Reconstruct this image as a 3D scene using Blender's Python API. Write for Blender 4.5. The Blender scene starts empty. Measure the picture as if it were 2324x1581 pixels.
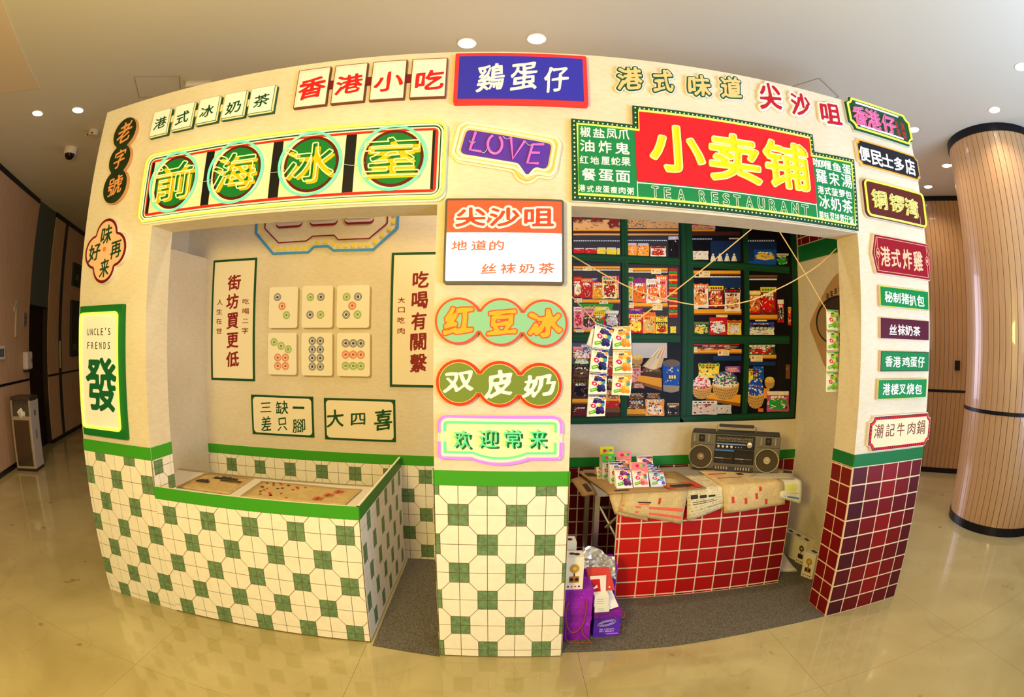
import bpy, bmesh, math, random
import numpy as np
from mathutils import Matrix, Vector

PI = math.pi
sc = bpy.context.scene
COL = sc.collection

# ------------------------------------------------------------ camera (fisheye lens, eye height, in front of the stall)
def poly_fit(f, k, k2):
    th = np.linspace(0.005, 1.35, 600)
    r = f * 2 * np.sin(th / 2) * (1 + k * th ** 2 + k2 * th ** 4) * 36 / 2324
    c = np.linalg.lstsq(np.stack([r, r ** 2, r ** 3, r ** 4], 1), th, rcond=None)[0]
    return [float(v) for v in c]
cd = bpy.data.cameras.new('camera')
cam = bpy.data.objects.new('camera', cd)
COL.objects.link(cam)
sc.camera = cam
cd.type = 'PANO'
cd.panorama_type = 'FISHEYE_LENS_POLYNOMIAL'
cd.sensor_width = 36
cd.sensor_fit = 'HORIZONTAL'
cd.fisheye_fov = 2 * PI
cd.fisheye_polynomial_k0 = 0
for _i, _c in enumerate(poly_fit(1118.0607, 0.072885, -0.027501)):
    setattr(cd, 'fisheye_polynomial_k%d' % (_i + 1), -_c)
cd.shift_y = 0.012388
_R = Matrix.Rotation(-0.014415, 3, 'Z') @ Matrix.Rotation(-0.029948, 3, 'X') @ Matrix.Rotation(-0.010668, 3, 'Y')
_M = Matrix((_R.col[0], _R.col[2], -_R.col[1])).transposed().to_4x4()
_M.translation = Vector((0.0000, -1.9846, 1.4358))
cam.matrix_world = _M

# ------------------------------------------------------------ light and exposure
sc.view_settings.view_transform = 'Standard'
sc.view_settings.look = 'None'
sc.view_settings.gamma = 1
sc.view_settings.use_curve_mapping = False
sc.view_settings.exposure = 0.24
w = bpy.data.worlds.new('world')
sc.world = w
w.use_nodes = True
bg = w.node_tree.nodes['Background']
bg.inputs[0].default_value = (0.92, 0.88, 0.86, 1)
bg.inputs[1].default_value = 0.10

def aim(o, p):
    o.rotation_euler = (Vector(p) - Vector(o.location)).to_track_quat('-Z', 'Y').to_euler()
def area(name, loc, tgt, size, power, col, sy=None):
    l = bpy.data.lights.new(name, 'AREA')
    l.energy = power
    l.color = col
    l.size = size
    if sy:
        l.shape = 'RECTANGLE'
        l.size_y = sy
    o = bpy.data.objects.new(name, l)
    o.location = loc
    COL.objects.link(o)
    aim(o, tgt)
    return o
# warm lamp standing beside the camera, a softer neutral one to the right, daylight from a rear window
_l = bpy.data.lights.new('warm_lamp', 'POINT')
_l.energy = 180
_l.color = (1.0, 0.735, 0.20)
_l.shadow_soft_size = 0.22
_o = bpy.data.objects.new('warm_lamp', _l)
_o.location = (-0.85, -2.35, 1.78)
COL.objects.link(_o)
area('neutral_fill_lamp', (1.1, -2.9, 1.9), (0.9, 0.3, 1.3), 0.9, 15, (1.0, 0.90, 0.80))
area('cool_ceiling_fill', (3.3, -3.0, 0.9), (3.0, -2.2, 3.28), 2.0, 200, (0.46, 0.66, 1.0))  # unseen cool fill aimed upwards, added to tint the ceiling at right
area('rear_window_light', (1.6, 5.8, 1.7), (3.8, 0.6, 1.6), 1.8, 130, (0.86, 0.80, 1.0), 2.2)
LAMPS = [(-0.258, 0.694), (0.166, 0.637), (-3.783, 0.372), (-3.417, 0.591), (3.649, 0.07), (3.363, 0.884), (4.328, 1.302), (4.703, 1.95), (3.246, -0.559)]

# ------------------------------------------------------------ measured lettering and mural layout (metres)
PAL={'R': (200, 30, 35), 'r': (130, 20, 30), 'O': (235, 110, 40), 'o': (245, 160, 60), 'Y': (240, 215, 60), 'y': (250, 235, 150), 'G': (50, 150, 60), 'g': (30, 80, 50), 'W': (240, 235, 225), 'w': (205, 200, 200), 'P': (235, 150, 160), 'p': (190, 80, 130), 'V': (90, 50, 150), 'B': (20, 80, 190), 'b': (25, 50, 100), 'K': (22, 20, 24), 'k': (55, 55, 62), 'N': (120, 75, 45), 'n': (75, 40, 30), 'T': (215, 165, 110), 'S': (240, 165, 40), 'L': (240, 220, 170), 'D': (15, 15, 22), 'C': (70, 90, 110)}
CH={
'lao':[('老', -2.062, 2.561, 0.108, 0.125), ('字', -2.059, 2.406, 0.087, 0.108), ('號', -2.058, 2.252, 0.115, 0.106)],
'flower':[('味', -2.073, 1.988, 0.088, 0.099), ('好', -2.162, 1.903, 0.098, 0.093), ('再', -1.984, 1.901, 0.084, 0.09), ('来', -2.066, 1.813, 0.078, 0.096)],
'uncle':[('發', -2.066, 1.216, 0.261, 0.277)],
'ice':[('港', -1.792, 2.561, 0.085, 0.065), ('式', -1.637, 2.56, 0.083, 0.07), ('冰', -1.48, 2.567, 0.084, 0.066), ('奶', -1.318, 2.559, 0.085, 0.067), ('茶', -1.161, 2.569, 0.085, 0.066)],
'snack':[('香', -0.901, 2.597, 0.14, 0.111), ('港', -0.718, 2.596, 0.132, 0.101), ('小', -0.531, 2.594, 0.138, 0.103), ('吃', -0.346, 2.588, 0.13, 0.106)],
'egg':[('鷄', -0.079, 2.59, 0.118, 0.14), ('蛋', 0.065, 2.596, 0.118, 0.144), ('仔', 0.207, 2.59, 0.108, 0.133)],
'jian':[('尖', -0.144, 1.939, 0.121, 0.08), ('沙', -0.009, 1.939, 0.121, 0.08), ('咀', 0.131, 1.94, 0.121, 0.076)],
'jian2':[('地', -0.187, 1.82, 0.062, 0.041), ('道', -0.108, 1.82, 0.062, 0.041), ('的', -0.038, 1.82, 0.058, 0.041), ('丝', -0.068, 1.726, 0.061, 0.04), ('袜', 0.009, 1.727, 0.061, 0.042), ('奶', 0.082, 1.728, 0.061, 0.04), ('茶', 0.16, 1.73, 0.065, 0.044)],
'hong':[('红', -0.184, 1.523, 0.119, 0.112), ('豆', -0.013, 1.513, 0.115, 0.094), ('冰', 0.156, 1.512, 0.134, 0.112)],
'shuang':[('双', -0.182, 1.277, 0.12, 0.08), ('皮', -0.022, 1.272, 0.108, 0.105), ('奶', 0.134, 1.266, 0.127, 0.091)],
'huan':[('欢', -0.169, 1.044, 0.07, 0.075), ('迎', -0.064, 1.05, 0.077, 0.074), ('常', 0.033, 1.051, 0.069, 0.074), ('来', 0.133, 1.05, 0.073, 0.078)],
'qian':[('前', -1.58, 2.187, 0.26, 0.186), ('海', -1.22, 2.192, 0.237, 0.177), ('冰', -0.853, 2.2, 0.243, 0.179), ('室', -0.481, 2.197, 0.242, 0.173)],
'shop':[('小', 0.733, 2.284, 0.255, 0.224), ('卖', 1.012, 2.274, 0.261, 0.237), ('铺', 1.292, 2.279, 0.256, 0.239)],
'menu_a':[('椒', 0.329, 2.335, 0.046, 0.051), ('盐', 0.387, 2.333, 0.052, 0.044), ('凤', 0.443, 2.334, 0.047, 0.048), ('爪', 0.496, 2.335, 0.05, 0.048), ('油', 0.335, 2.27, 0.062, 0.056), ('炸', 0.412, 2.269, 0.057, 0.059), ('鬼', 0.487, 2.268, 0.064, 0.056), ('红', 0.32, 2.205, 0.037, 0.036), ('地', 0.365, 2.204, 0.037, 0.036), ('厘', 0.412, 2.205, 0.037, 0.037), ('蛇', 0.456, 2.206, 0.04, 0.037), ('果', 0.5, 2.207, 0.041, 0.04), ('餐', 0.339, 2.139, 0.059, 0.056), ('蛋', 0.412, 2.139, 0.065, 0.054), ('面', 0.485, 2.138, 0.063, 0.054), ('港', 0.309, 2.077, 0.029, 0.03), ('式', 0.344, 2.075, 0.029, 0.03), ('皮', 0.379, 2.076, 0.029, 0.03), ('蛋', 0.411, 2.076, 0.029, 0.03), ('瘦', 0.444, 2.076, 0.029, 0.03), ('肉', 0.479, 2.076, 0.03, 0.031), ('粥', 0.515, 2.075, 0.03, 0.031)],
'menu_b':[('咖', 1.487, 2.326, 0.056, 0.047), ('喱', 1.546, 2.324, 0.057, 0.047), ('鱼', 1.611, 2.325, 0.059, 0.047), ('蛋', 1.678, 2.324, 0.061, 0.052), ('羅', 1.502, 2.258, 0.068, 0.07), ('宋', 1.583, 2.257, 0.067, 0.071), ('湯', 1.668, 2.261, 0.074, 0.072), ('港', 1.488, 2.188, 0.039, 0.041), ('式', 1.532, 2.188, 0.04, 0.041), ('菠', 1.577, 2.188, 0.041, 0.042), ('萝', 1.624, 2.189, 0.042, 0.042), ('包', 1.668, 2.189, 0.043, 0.042), ('冰', 1.504, 2.129, 0.068, 0.068), ('奶', 1.576, 2.127, 0.066, 0.068), ('茶', 1.652, 2.127, 0.069, 0.069), ('腊', 1.477, 2.062, 0.028, 0.036), ('味', 1.51, 2.061, 0.029, 0.037), ('双', 1.544, 2.062, 0.029, 0.037), ('拼', 1.576, 2.062, 0.03, 0.037), ('煲', 1.608, 2.062, 0.03, 0.037), ('仔', 1.639, 2.062, 0.031, 0.037), ('饭', 1.671, 2.061, 0.031, 0.038)],
'tea':[('T', 0.624, 2.08, 0.03, 0.051), ('E', 0.679, 2.077, 0.03, 0.051), ('A', 0.741, 2.076, 0.031, 0.051), ('R', 0.841, 2.077, 0.032, 0.052), ('E', 0.9, 2.076, 0.032, 0.052), ('S', 0.956, 2.076, 0.033, 0.052), ('T', 1.011, 2.075, 0.034, 0.053), ('A', 1.073, 2.075, 0.035, 0.053), ('U', 1.135, 2.074, 0.036, 0.054), ('R', 1.196, 2.073, 0.037, 0.054), ('A', 1.257, 2.072, 0.038, 0.054), ('N', 1.321, 2.072, 0.039, 0.055), ('T', 1.381, 2.07, 0.04, 0.056)],
'gang':[('港', 0.54, 2.628, 0.117, 0.12), ('式', 0.699, 2.634, 0.097, 0.121), ('味', 0.877, 2.635, 0.113, 0.116), ('道', 1.044, 2.656, 0.113, 0.119)],
'jsz':[('尖', 1.26, 2.65, 0.127, 0.149), ('沙', 1.44, 2.641, 0.121, 0.128), ('咀', 1.637, 2.63, 0.142, 0.119)],
'xgz':[('香', 1.842, 2.66, 0.093, 0.114), ('港', 1.943, 2.663, 0.108, 0.116), ('仔', 2.07, 2.665, 0.11, 0.11)],
'xgz2':[('香', 2.149, 2.691, 0.032, 0.046), ('港', 2.198, 2.686, 0.041, 0.055), ('美', 2.152, 2.641, 0.034, 0.053), ('食', 2.203, 2.639, 0.041, 0.058)],
'bm':[('便', 1.831, 2.44, 0.081, 0.083), ('民', 1.922, 2.434, 0.09, 0.088), ('士', 2.008, 2.438, 0.088, 0.078), ('多', 2.101, 2.436, 0.085, 0.083), ('店', 2.199, 2.442, 0.09, 0.096)],
'tlw':[('铜', 1.888, 2.198, 0.11, 0.098), ('锣', 2.026, 2.197, 0.112, 0.096), ('湾', 2.149, 2.193, 0.108, 0.103)],
'zj':[('港', 1.901, 1.903, 0.076, 0.102), ('式', 1.983, 1.902, 0.075, 0.097), ('炸', 2.077, 1.906, 0.078, 0.108), ('雞', 2.169, 1.906, 0.082, 0.11)],
's1':[('秘', 1.915, 1.699, 0.062, 0.056), ('制', 1.979, 1.698, 0.059, 0.053), ('猪', 2.047, 1.698, 0.063, 0.057), ('扒', 2.111, 1.693, 0.061, 0.058), ('包', 2.179, 1.695, 0.066, 0.059)],
's2':[('丝', 1.946, 1.535, 0.058, 0.052), ('袜', 2.013, 1.536, 0.06, 0.056), ('奶', 2.074, 1.535, 0.062, 0.054), ('茶', 2.141, 1.534, 0.062, 0.051)],
's3':[('香', 1.917, 1.375, 0.057, 0.055), ('港', 1.98, 1.373, 0.061, 0.056), ('鸡', 2.053, 1.373, 0.063, 0.053), ('蛋', 2.118, 1.373, 0.058, 0.054), ('仔', 2.185, 1.373, 0.06, 0.058)],
's4':[('港', 1.907, 1.235, 0.057, 0.059), ('楼', 1.972, 1.234, 0.061, 0.056), ('叉', 2.034, 1.232, 0.056, 0.051), ('烧', 2.101, 1.233, 0.063, 0.058), ('包', 2.17, 1.231, 0.063, 0.055)],
'nr':[('潮', 1.868, 1.025, 0.065, 0.072), ('記', 1.957, 1.026, 0.068, 0.067), ('牛', 2.042, 1.024, 0.061, 0.071), ('肉', 2.132, 1.025, 0.064, 0.066), ('鍋', 2.216, 1.026, 0.073, 0.077)],
'pl':[('街', -1.848, 1.833, 0.108, 0.105), ('坊', -1.857, 1.704, 0.101, 0.105), ('買', -1.851, 1.572, 0.097, 0.11), ('更', -1.85, 1.44, 0.097, 0.104), ('低', -1.851, 1.312, 0.108, 0.104)],
'pl2':[('吃', -1.747, 1.701, 0.052, 0.035), ('喝', -1.745, 1.635, 0.052, 0.038), ('二', -1.746, 1.57, 0.05, 0.028), ('字', -1.748, 1.505, 0.052, 0.041), ('人', -1.962, 1.701, 0.05, 0.04), ('生', -1.964, 1.636, 0.053, 0.038), ('在', -1.965, 1.57, 0.05, 0.038), ('世', -1.964, 1.505, 0.05, 0.038)],
'pr':[('吃', -0.527, 1.82, 0.102, 0.106), ('喝', -0.53, 1.691, 0.102, 0.106), ('有', -0.534, 1.562, 0.097, 0.11), ('關', -0.535, 1.434, 0.102, 0.105), ('繫', -0.534, 1.304, 0.107, 0.115)],
'pr2':[('大', -0.646, 1.692, 0.046, 0.036), ('口', -0.645, 1.631, 0.043, 0.034), ('吃', -0.646, 1.567, 0.046, 0.038), ('肉', -0.645, 1.501, 0.046, 0.038)],
'sg':[('三', -1.592, 0.994, 0.085, 0.065), ('缺', -1.469, 0.997, 0.095, 0.091), ('一', -1.346, 1.001, 0.085, 0.015), ('差', -1.595, 0.885, 0.078, 0.099), ('只', -1.471, 0.886, 0.073, 0.087), ('腳', -1.348, 0.881, 0.093, 0.092)],
'sg2':[('大', -1.088, 0.941, 0.118, 0.116), ('四', -0.93, 0.941, 0.098, 0.078), ('喜', -0.764, 0.942, 0.119, 0.134)],
'mur':[('时', 0.451, 2.226, 0.064, 0.059), ('到', 0.567, 2.227, 0.079, 0.055), ('夜', 0.679, 2.208, 0.085, 0.076)],
}
NEON={'loveL': [[(-0.134, 2.32), (-0.156, 2.238), (-0.109, 2.229)]], 'loveO': [[(-0.077, 2.278), (-0.084, 2.238), (-0.059, 2.22), (-0.029, 2.235), (-0.019, 2.281), (-0.033, 2.306), (-0.061, 2.303)]], 'loveV': [[(0.014, 2.297), (0.023, 2.197), (0.072, 2.28)]], 'loveE': [[(0.153, 2.267), (0.105, 2.265), (0.083, 2.18), (0.13, 2.179)], [(0.097, 2.227), (0.135, 2.227)]], 'love_out': [[(-0.179, 2.366), (0.205, 2.3), (0.22, 2.273), (0.198, 2.148), (0.176, 2.127), (0.124, 2.137), (0.081, 2.121), (0.034, 2.156), (-0.201, 2.197), (-0.227, 2.227), (-0.204, 2.347)]], 'love_in': [[(-0.167, 2.347), (0.182, 2.286), (0.196, 2.265), (0.179, 2.165), (0.16, 2.147), (0.117, 2.158), (0.081, 2.113), (0.042, 2.174), (-0.19, 2.211), (-0.209, 2.233), (-0.186, 2.331)]]}
MURAL=[
('pane',[(0.415,2.263),(0.718,2.267),(0.721,1.994),(0.415,1.997)],'k',0),
('pane',[(0.768,2.266),(1.125,2.265),(1.116,1.996),(0.763,1.994)],'k',0),
('pane',[(1.201,2.251),(1.578,2.253),(1.569,1.991),(1.197,1.984)],'D',0),
('pane',[(1.618,2.257),(1.97,2.25),(1.958,1.996),(1.607,1.991)],'D',0),
('pane',[(0.415,1.942),(0.719,1.943),(0.718,1.501),(0.416,1.5)],'k',0),
('pane',[(0.763,1.94),(1.115,1.945),(1.115,1.504),(0.765,1.5)],'k',0),
('pane',[(1.198,1.937),(1.569,1.939),(1.57,1.507),(1.199,1.503)],'D',0),
('pane',[(1.608,1.937),(1.955,1.942),(1.949,1.516),(1.607,1.508)],'D',0),
('pane',[(0.416,1.442),(0.719,1.445),(0.728,0.978),(0.42,0.979)],'n',0),
('pane',[(0.765,1.445),(1.119,1.448),(1.13,0.978),(0.772,0.978)],'K',0),
('pane',[(1.199,1.445),(1.568,1.449),(1.578,0.988),(1.207,0.984)],'D',0),
('pane',[(1.608,1.447),(1.95,1.454),(1.968,0.988),(1.62,0.987)],'D',0),
('poster',[(0.419,2.212),(0.72,2.225),(0.719,2.161),(0.418,2.148)],'T',12),
('poster',[(0.766,2.228),(0.896,2.235),(0.894,2.18),(0.765,2.173)],'TKKK',60),
('poster',[(0.898,2.228),(1.117,2.243),(1.115,2.192),(0.896,2.178)],'TT',12),
('shelf_board',[(0.418,2.149),(0.719,2.162),(0.719,2.149),(0.418,2.137)],'S',12),
('shelf_board',[(0.418,2.137),(0.719,2.149),(0.718,2.134),(0.418,2.121)],'n',12),
('shelf_board',[(0.418,2.121),(0.718,2.134),(0.718,2.122),(0.418,2.11)],'T',12),
('shelf_board',[(0.765,2.164),(1.115,2.185),(1.114,2.172),(0.765,2.151)],'S',12),
('shelf_board',[(0.765,2.151),(1.114,2.172),(1.114,2.156),(0.764,2.136)],'n',12),
('shelf_board',[(0.764,2.136),(1.114,2.156),(1.113,2.145),(0.764,2.124)],'T',12),
('light_strip',[(0.419,2.079),(0.718,2.09),(0.717,2.082),(0.419,2.07)],'Cw',26),
('light_strip',[(0.765,2.096),(1.035,2.111),(1.034,2.101),(0.765,2.087)],'Cw',22),
('jar',[(0.419,2.028),(0.489,2.03),(0.489,1.998),(0.419,1.995)],'RRW',12),
('jar',[(0.492,2.03),(0.568,2.033),(0.567,1.998),(0.492,1.995)],'RRW',12),
('jar',[(0.568,2.037),(0.626,2.04),(0.625,1.995),(0.567,1.993)],'YwoW',12),
('jar',[(0.628,2.04),(0.693,2.042),(0.693,1.997),(0.628,1.994)],'YwoY',12),
('jar',[(0.696,2.038),(0.717,2.039),(0.716,1.998),(0.695,1.997)],'Yw',12),
('jar',[(0.765,2.075),(0.829,2.078),(0.828,1.997),(0.763,1.994)],'oOTVW',30),
('jar',[(0.831,2.077),(0.911,2.081),(0.909,1.996),(0.83,1.992)],'oOTVW',30),
('packet',[(0.918,2.06),(1.026,2.066),(1.024,2.0),(0.917,1.994)],'WRRWr',22),
('jar',[(1.04,2.134),(1.116,2.139),(1.112,1.999),(1.037,1.995)],'KkK',12),
('shelf_board',[(0.418,1.912),(0.716,1.922),(0.716,1.903),(0.418,1.894)],'S',12),
('shelf_board',[(0.765,1.914),(1.033,1.926),(1.033,1.904),(0.765,1.892)],'S',12),
('shelf_board',[(0.476,1.706),(0.715,1.712),(0.715,1.687),(0.476,1.682)],'S',12),
('shelf_board',[(0.767,1.692),(1.031,1.7),(1.031,1.671),(0.767,1.664)],'S',12),
('shelf_board',[(0.42,1.522),(0.534,1.523),(0.534,1.503),(0.42,1.501)],'S',12),
('light_strip',[(0.418,1.893),(0.715,1.902),(0.715,1.894),(0.418,1.885)],'w',12),
('light_strip',[(0.767,1.891),(1.033,1.903),(1.032,1.895),(0.767,1.884)],'w',12),
('price_tag',[(0.48,1.91),(0.533,1.912),(0.533,1.887),(0.48,1.885)],'LR',12),
('price_tag',[(0.424,1.712),(0.473,1.713),(0.474,1.686),(0.424,1.685)],'LR',12),
('price_tag',[(0.581,1.702),(0.637,1.703),(0.637,1.675),(0.581,1.674)],'LR',12),
('price_tag',[(0.765,1.913),(0.798,1.914),(0.798,1.887),(0.765,1.885)],'LR',12),
('price_tag',[(0.922,1.913),(0.988,1.916),(0.988,1.885),(0.921,1.882)],'LR',12),
('price_tag',[(0.767,1.695),(0.804,1.696),(0.804,1.662),(0.767,1.661)],'LR',12),
('price_tag',[(0.928,1.689),(0.995,1.691),(0.995,1.652),(0.929,1.65)],'LR',12),
('price_tag',[(0.433,1.517),(0.483,1.518),(0.483,1.502),(0.433,1.502)],'LR',12),
('packet',[(0.418,1.849),(0.469,1.851),(0.47,1.72),(0.418,1.719)],'RRWYgO',26),
('packet',[(0.516,1.838),(0.569,1.84),(0.569,1.817),(0.516,1.816)],'Vw',26),
('packet',[(0.464,1.839),(0.539,1.841),(0.539,1.714),(0.464,1.713)],'RORnWT',26),
('packet',[(0.537,1.816),(0.615,1.818),(0.615,1.712),(0.537,1.71)],'oOSRW',26),
('packet',[(0.634,1.858),(0.708,1.86),(0.708,1.721),(0.634,1.719)],'PRYR',26),
('packet',[(0.599,1.857),(0.694,1.86),(0.694,1.716),(0.599,1.714)],'yPRGTWG',26),
('packet',[(0.767,1.858),(0.8,1.859),(0.8,1.703),(0.767,1.702)],'wGYn',26),
('packet',[(0.798,1.852),(0.886,1.855),(0.885,1.697),(0.797,1.694)],'OVORnWR',26),
('packet',[(0.951,1.877),(1.031,1.88),(1.03,1.703),(0.95,1.701)],'POOPW',26),
('packet',[(0.886,1.851),(0.983,1.855),(0.982,1.695),(0.885,1.692)],'WWOOw',26),
('packet',[(0.455,1.679),(0.671,1.684),(0.671,1.634),(0.456,1.63)],'GGYG',26),
('packet',[(0.418,1.66),(0.474,1.661),(0.475,1.527),(0.42,1.526)],'PWRTp',26),
('packet',[(0.469,1.657),(0.553,1.658),(0.555,1.519),(0.47,1.518)],'PTnWVp',26),
('packet',[(0.685,1.614),(0.714,1.615),(0.714,1.536),(0.686,1.535)],'RR',26),
('packet',[(0.542,1.636),(0.62,1.637),(0.621,1.516),(0.543,1.515)],'RYGOWR',26),
('packet',[(0.618,1.642),(0.708,1.644),(0.709,1.535),(0.619,1.534)],'kWwTGW',26),
('packet',[(0.765,1.659),(0.866,1.662),(0.866,1.621),(0.765,1.618)],'VRVp',26),
('packet',[(0.767,1.623),(0.864,1.625),(0.865,1.503),(0.768,1.501)],'RYYOR',26),
('packet',[(0.864,1.638),(0.948,1.64),(0.949,1.504),(0.865,1.502)],'oOTYO',26),
('packet',[(0.948,1.619),(1.031,1.621),(1.031,1.579),(0.948,1.577)],'YKYR',26),
('packet',[(0.948,1.577),(1.031,1.579),(1.032,1.505),(0.949,1.504)],'YKRGY',26),
('sachet',[(1.039,1.923),(1.101,1.926),(1.101,1.911),(1.039,1.908)],'RW',4),
('sachet',[(1.039,1.906),(1.101,1.909),(1.1,1.894),(1.039,1.891)],'GW',4),
('sachet',[(1.039,1.889),(1.1,1.892),(1.1,1.877),(1.039,1.874)],'OY',4),
('sachet',[(1.038,1.872),(1.1,1.875),(1.1,1.86),(1.038,1.857)],'RR',4),
('sachet',[(1.038,1.855),(1.1,1.858),(1.1,1.843),(1.038,1.841)],'SW',4),
('sachet',[(1.038,1.838),(1.1,1.841),(1.1,1.826),(1.038,1.824)],'RW',4),
('sachet',[(1.038,1.822),(1.099,1.824),(1.099,1.81),(1.038,1.807)],'GW',4),
('sachet',[(1.038,1.805),(1.099,1.807),(1.099,1.793),(1.038,1.79)],'OY',4),
('sachet',[(1.038,1.788),(1.099,1.79),(1.099,1.776),(1.038,1.774)],'RR',4),
('sachet',[(1.037,1.771),(1.099,1.774),(1.099,1.759),(1.037,1.757)],'SW',4),
('sachet',[(1.037,1.755),(1.099,1.757),(1.099,1.742),(1.037,1.74)],'RW',4),
('sachet',[(1.037,1.738),(1.099,1.74),(1.099,1.726),(1.037,1.724)],'GW',4),
('sachet',[(1.037,1.721),(1.099,1.723),(1.099,1.709),(1.037,1.707)],'OY',4),
('sachet',[(1.037,1.705),(1.099,1.707),(1.099,1.692),(1.037,1.69)],'RR',4),
('sachet',[(1.037,1.688),(1.099,1.69),(1.099,1.676),(1.037,1.674)],'SW',4),
('sachet',[(1.037,1.671),(1.099,1.673),(1.099,1.659),(1.037,1.657)],'RW',4),
('sachet',[(1.037,1.655),(1.099,1.657),(1.099,1.642),(1.037,1.64)],'GW',4),
('sachet',[(1.037,1.638),(1.099,1.64),(1.099,1.626),(1.037,1.624)],'OY',4),
('sachet',[(1.037,1.621),(1.099,1.623),(1.099,1.609),(1.037,1.607)],'RR',4),
('packet',[(1.048,1.552),(1.089,1.553),(1.089,1.509),(1.049,1.508)],'YRB',8),
('packet',[(1.201,2.225),(1.386,2.239),(1.384,2.209),(1.2,2.194)],'PRTG',26),
('shelf_board',[(1.2,2.191),(1.379,2.205),(1.378,2.189),(1.199,2.176)],'S',12),
('shelf_board',[(1.199,2.176),(1.568,2.205),(1.566,2.177),(1.198,2.149)],'n',12),
('light_strip',[(1.197,2.132),(1.355,2.143),(1.354,2.132),(1.197,2.121)],'Cw',14),
('light_strip',[(1.479,2.155),(1.568,2.162),(1.568,2.152),(1.479,2.145)],'w',12),
('light_strip',[(1.622,2.153),(1.846,2.173),(1.845,2.158),(1.621,2.138)],'Cw',12),
('pane',[(1.343,2.125),(1.569,2.142),(1.562,2.001),(1.338,1.986)],'b',12),
('pane',[(1.621,2.134),(1.86,2.155),(1.852,2.022),(1.615,2.004)],'b',12),
('packet',[(1.205,2.048),(1.325,2.056),(1.323,1.995),(1.203,1.988)],'WWVYrV',12),
('bottle',[(1.332,2.04),(1.382,2.043),(1.38,1.989),(1.33,1.986)],'Ww',0),
('bottle',[(1.384,2.044),(1.434,2.047),(1.432,1.992),(1.382,1.989)],'Ww',0),
('bottle',[(1.436,2.047),(1.487,2.051),(1.485,1.996),(1.434,1.992)],'Ww',0),
('bottle',[(1.489,2.051),(1.541,2.054),(1.538,1.999),(1.487,1.996)],'Ww',0),
('box',[(1.668,2.09),(1.857,2.106),(1.852,2.022),(1.664,2.008)],'BBYGB',22),
('box',[(1.612,2.006),(1.854,2.024),(1.853,1.997),(1.611,1.98)],'BB',12),
('packet',[(1.852,2.078),(1.96,2.087),(1.955,1.997),(1.848,1.989)],'KYGKw',22),
('shelf_board',[(1.203,1.917),(1.56,1.937),(1.559,1.91),(1.202,1.89)],'S',12),
('light_strip',[(1.216,1.882),(1.561,1.9),(1.56,1.891),(1.216,1.872)],'w',12),
('pane',[(1.333,1.876),(1.562,1.888),(1.561,1.82),(1.332,1.809)],'b',12),
('shelf_board',[(1.613,1.91),(1.854,1.925),(1.854,1.909),(1.613,1.894)],'N',12),
('light_strip',[(1.612,1.886),(1.85,1.901),(1.85,1.89),(1.612,1.876)],'w',12),
('price_tag',[(1.25,1.914),(1.331,1.919),(1.33,1.88),(1.25,1.876)],'LR',12),
('price_tag',[(1.204,1.674),(1.242,1.676),(1.242,1.633),(1.204,1.632)],'LR',12),
('price_tag',[(1.373,1.659),(1.457,1.662),(1.457,1.621),(1.373,1.619)],'LR',12),
('price_tag',[(1.67,1.643),(1.763,1.647),(1.763,1.605),(1.669,1.602)],'LR',12),
('shelf_board',[(1.204,1.666),(1.563,1.679),(1.562,1.642),(1.204,1.63)],'S',12),
('shelf_board',[(1.613,1.644),(1.848,1.653),(1.848,1.617),(1.613,1.609)],'S',12),
('packet',[(1.205,1.832),(1.319,1.837),(1.318,1.676),(1.204,1.672)],'WOoKTW',30),
('packet',[(1.319,1.825),(1.431,1.83),(1.429,1.678),(1.318,1.674)],'rYOWRr',30),
('packet',[(1.436,1.814),(1.556,1.82),(1.554,1.663),(1.434,1.659)],'WKTOWR',30),
('packet',[(1.612,1.808),(1.729,1.815),(1.727,1.653),(1.61,1.648)],'RYOORW',30),
('packet',[(1.71,1.838),(1.846,1.846),(1.842,1.652),(1.707,1.647)],'rYRWRG',30),
('packet',[(1.85,1.759),(1.904,1.762),(1.903,1.6),(1.848,1.598)],'RWKW',30),
('packet',[(1.937,1.711),(1.966,1.712),(1.966,1.582),(1.937,1.581)],'RYR',30),
('packet',[(1.204,1.586),(1.324,1.589),(1.325,1.502),(1.205,1.5)],'gGYKR',30),
('packet',[(1.453,1.604),(1.562,1.607),(1.563,1.507),(1.454,1.505)],'YRWSG',30),
('packet',[(1.323,1.62),(1.453,1.624),(1.454,1.505),(1.323,1.502)],'RRWWR',30),
('packet',[(1.616,1.595),(1.824,1.602),(1.824,1.558),(1.616,1.552)],'VBK',30),
('packet',[(1.616,1.562),(1.824,1.568),(1.825,1.514),(1.616,1.509)],'WGWBVW',30),
('pane',[(0.794,1.443),(1.027,1.446),(1.029,1.35),(0.796,1.348)],'w',12),
('pane',[(0.412,1.437),(0.663,1.441),(0.665,1.31),(0.414,1.308)],'C',12),
('packet',[(0.415,1.415),(0.533,1.417),(0.534,1.322),(0.416,1.321)],'RPWRYP',40),
('packet',[(0.469,1.427),(0.53,1.428),(0.531,1.372),(0.47,1.371)],'wWC',16),
('basket',[(0.454,1.331),(0.518,1.331),(0.519,1.242),(0.456,1.241)],'ngTW',20),
('packet',[(0.627,1.359),(0.676,1.36),(0.679,1.22),(0.63,1.22)],'oTRN',26),
('packet',[(0.414,1.308),(0.523,1.309),(0.525,1.215),(0.415,1.214)],'nKN',20),
('packet',[(0.415,1.214),(0.525,1.215),(0.527,1.097),(0.418,1.097)],'nNK',20),
('packet',[(0.62,1.238),(0.723,1.238),(0.725,1.147),(0.623,1.147)],'nKN',20),
('shelf_board',[(0.418,1.092),(0.726,1.092),(0.727,1.06),(0.418,1.061)],'S',12),
('packet',[(0.624,1.079),(0.717,1.079),(0.719,1.035),(0.625,1.036)],'RR',12),
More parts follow.
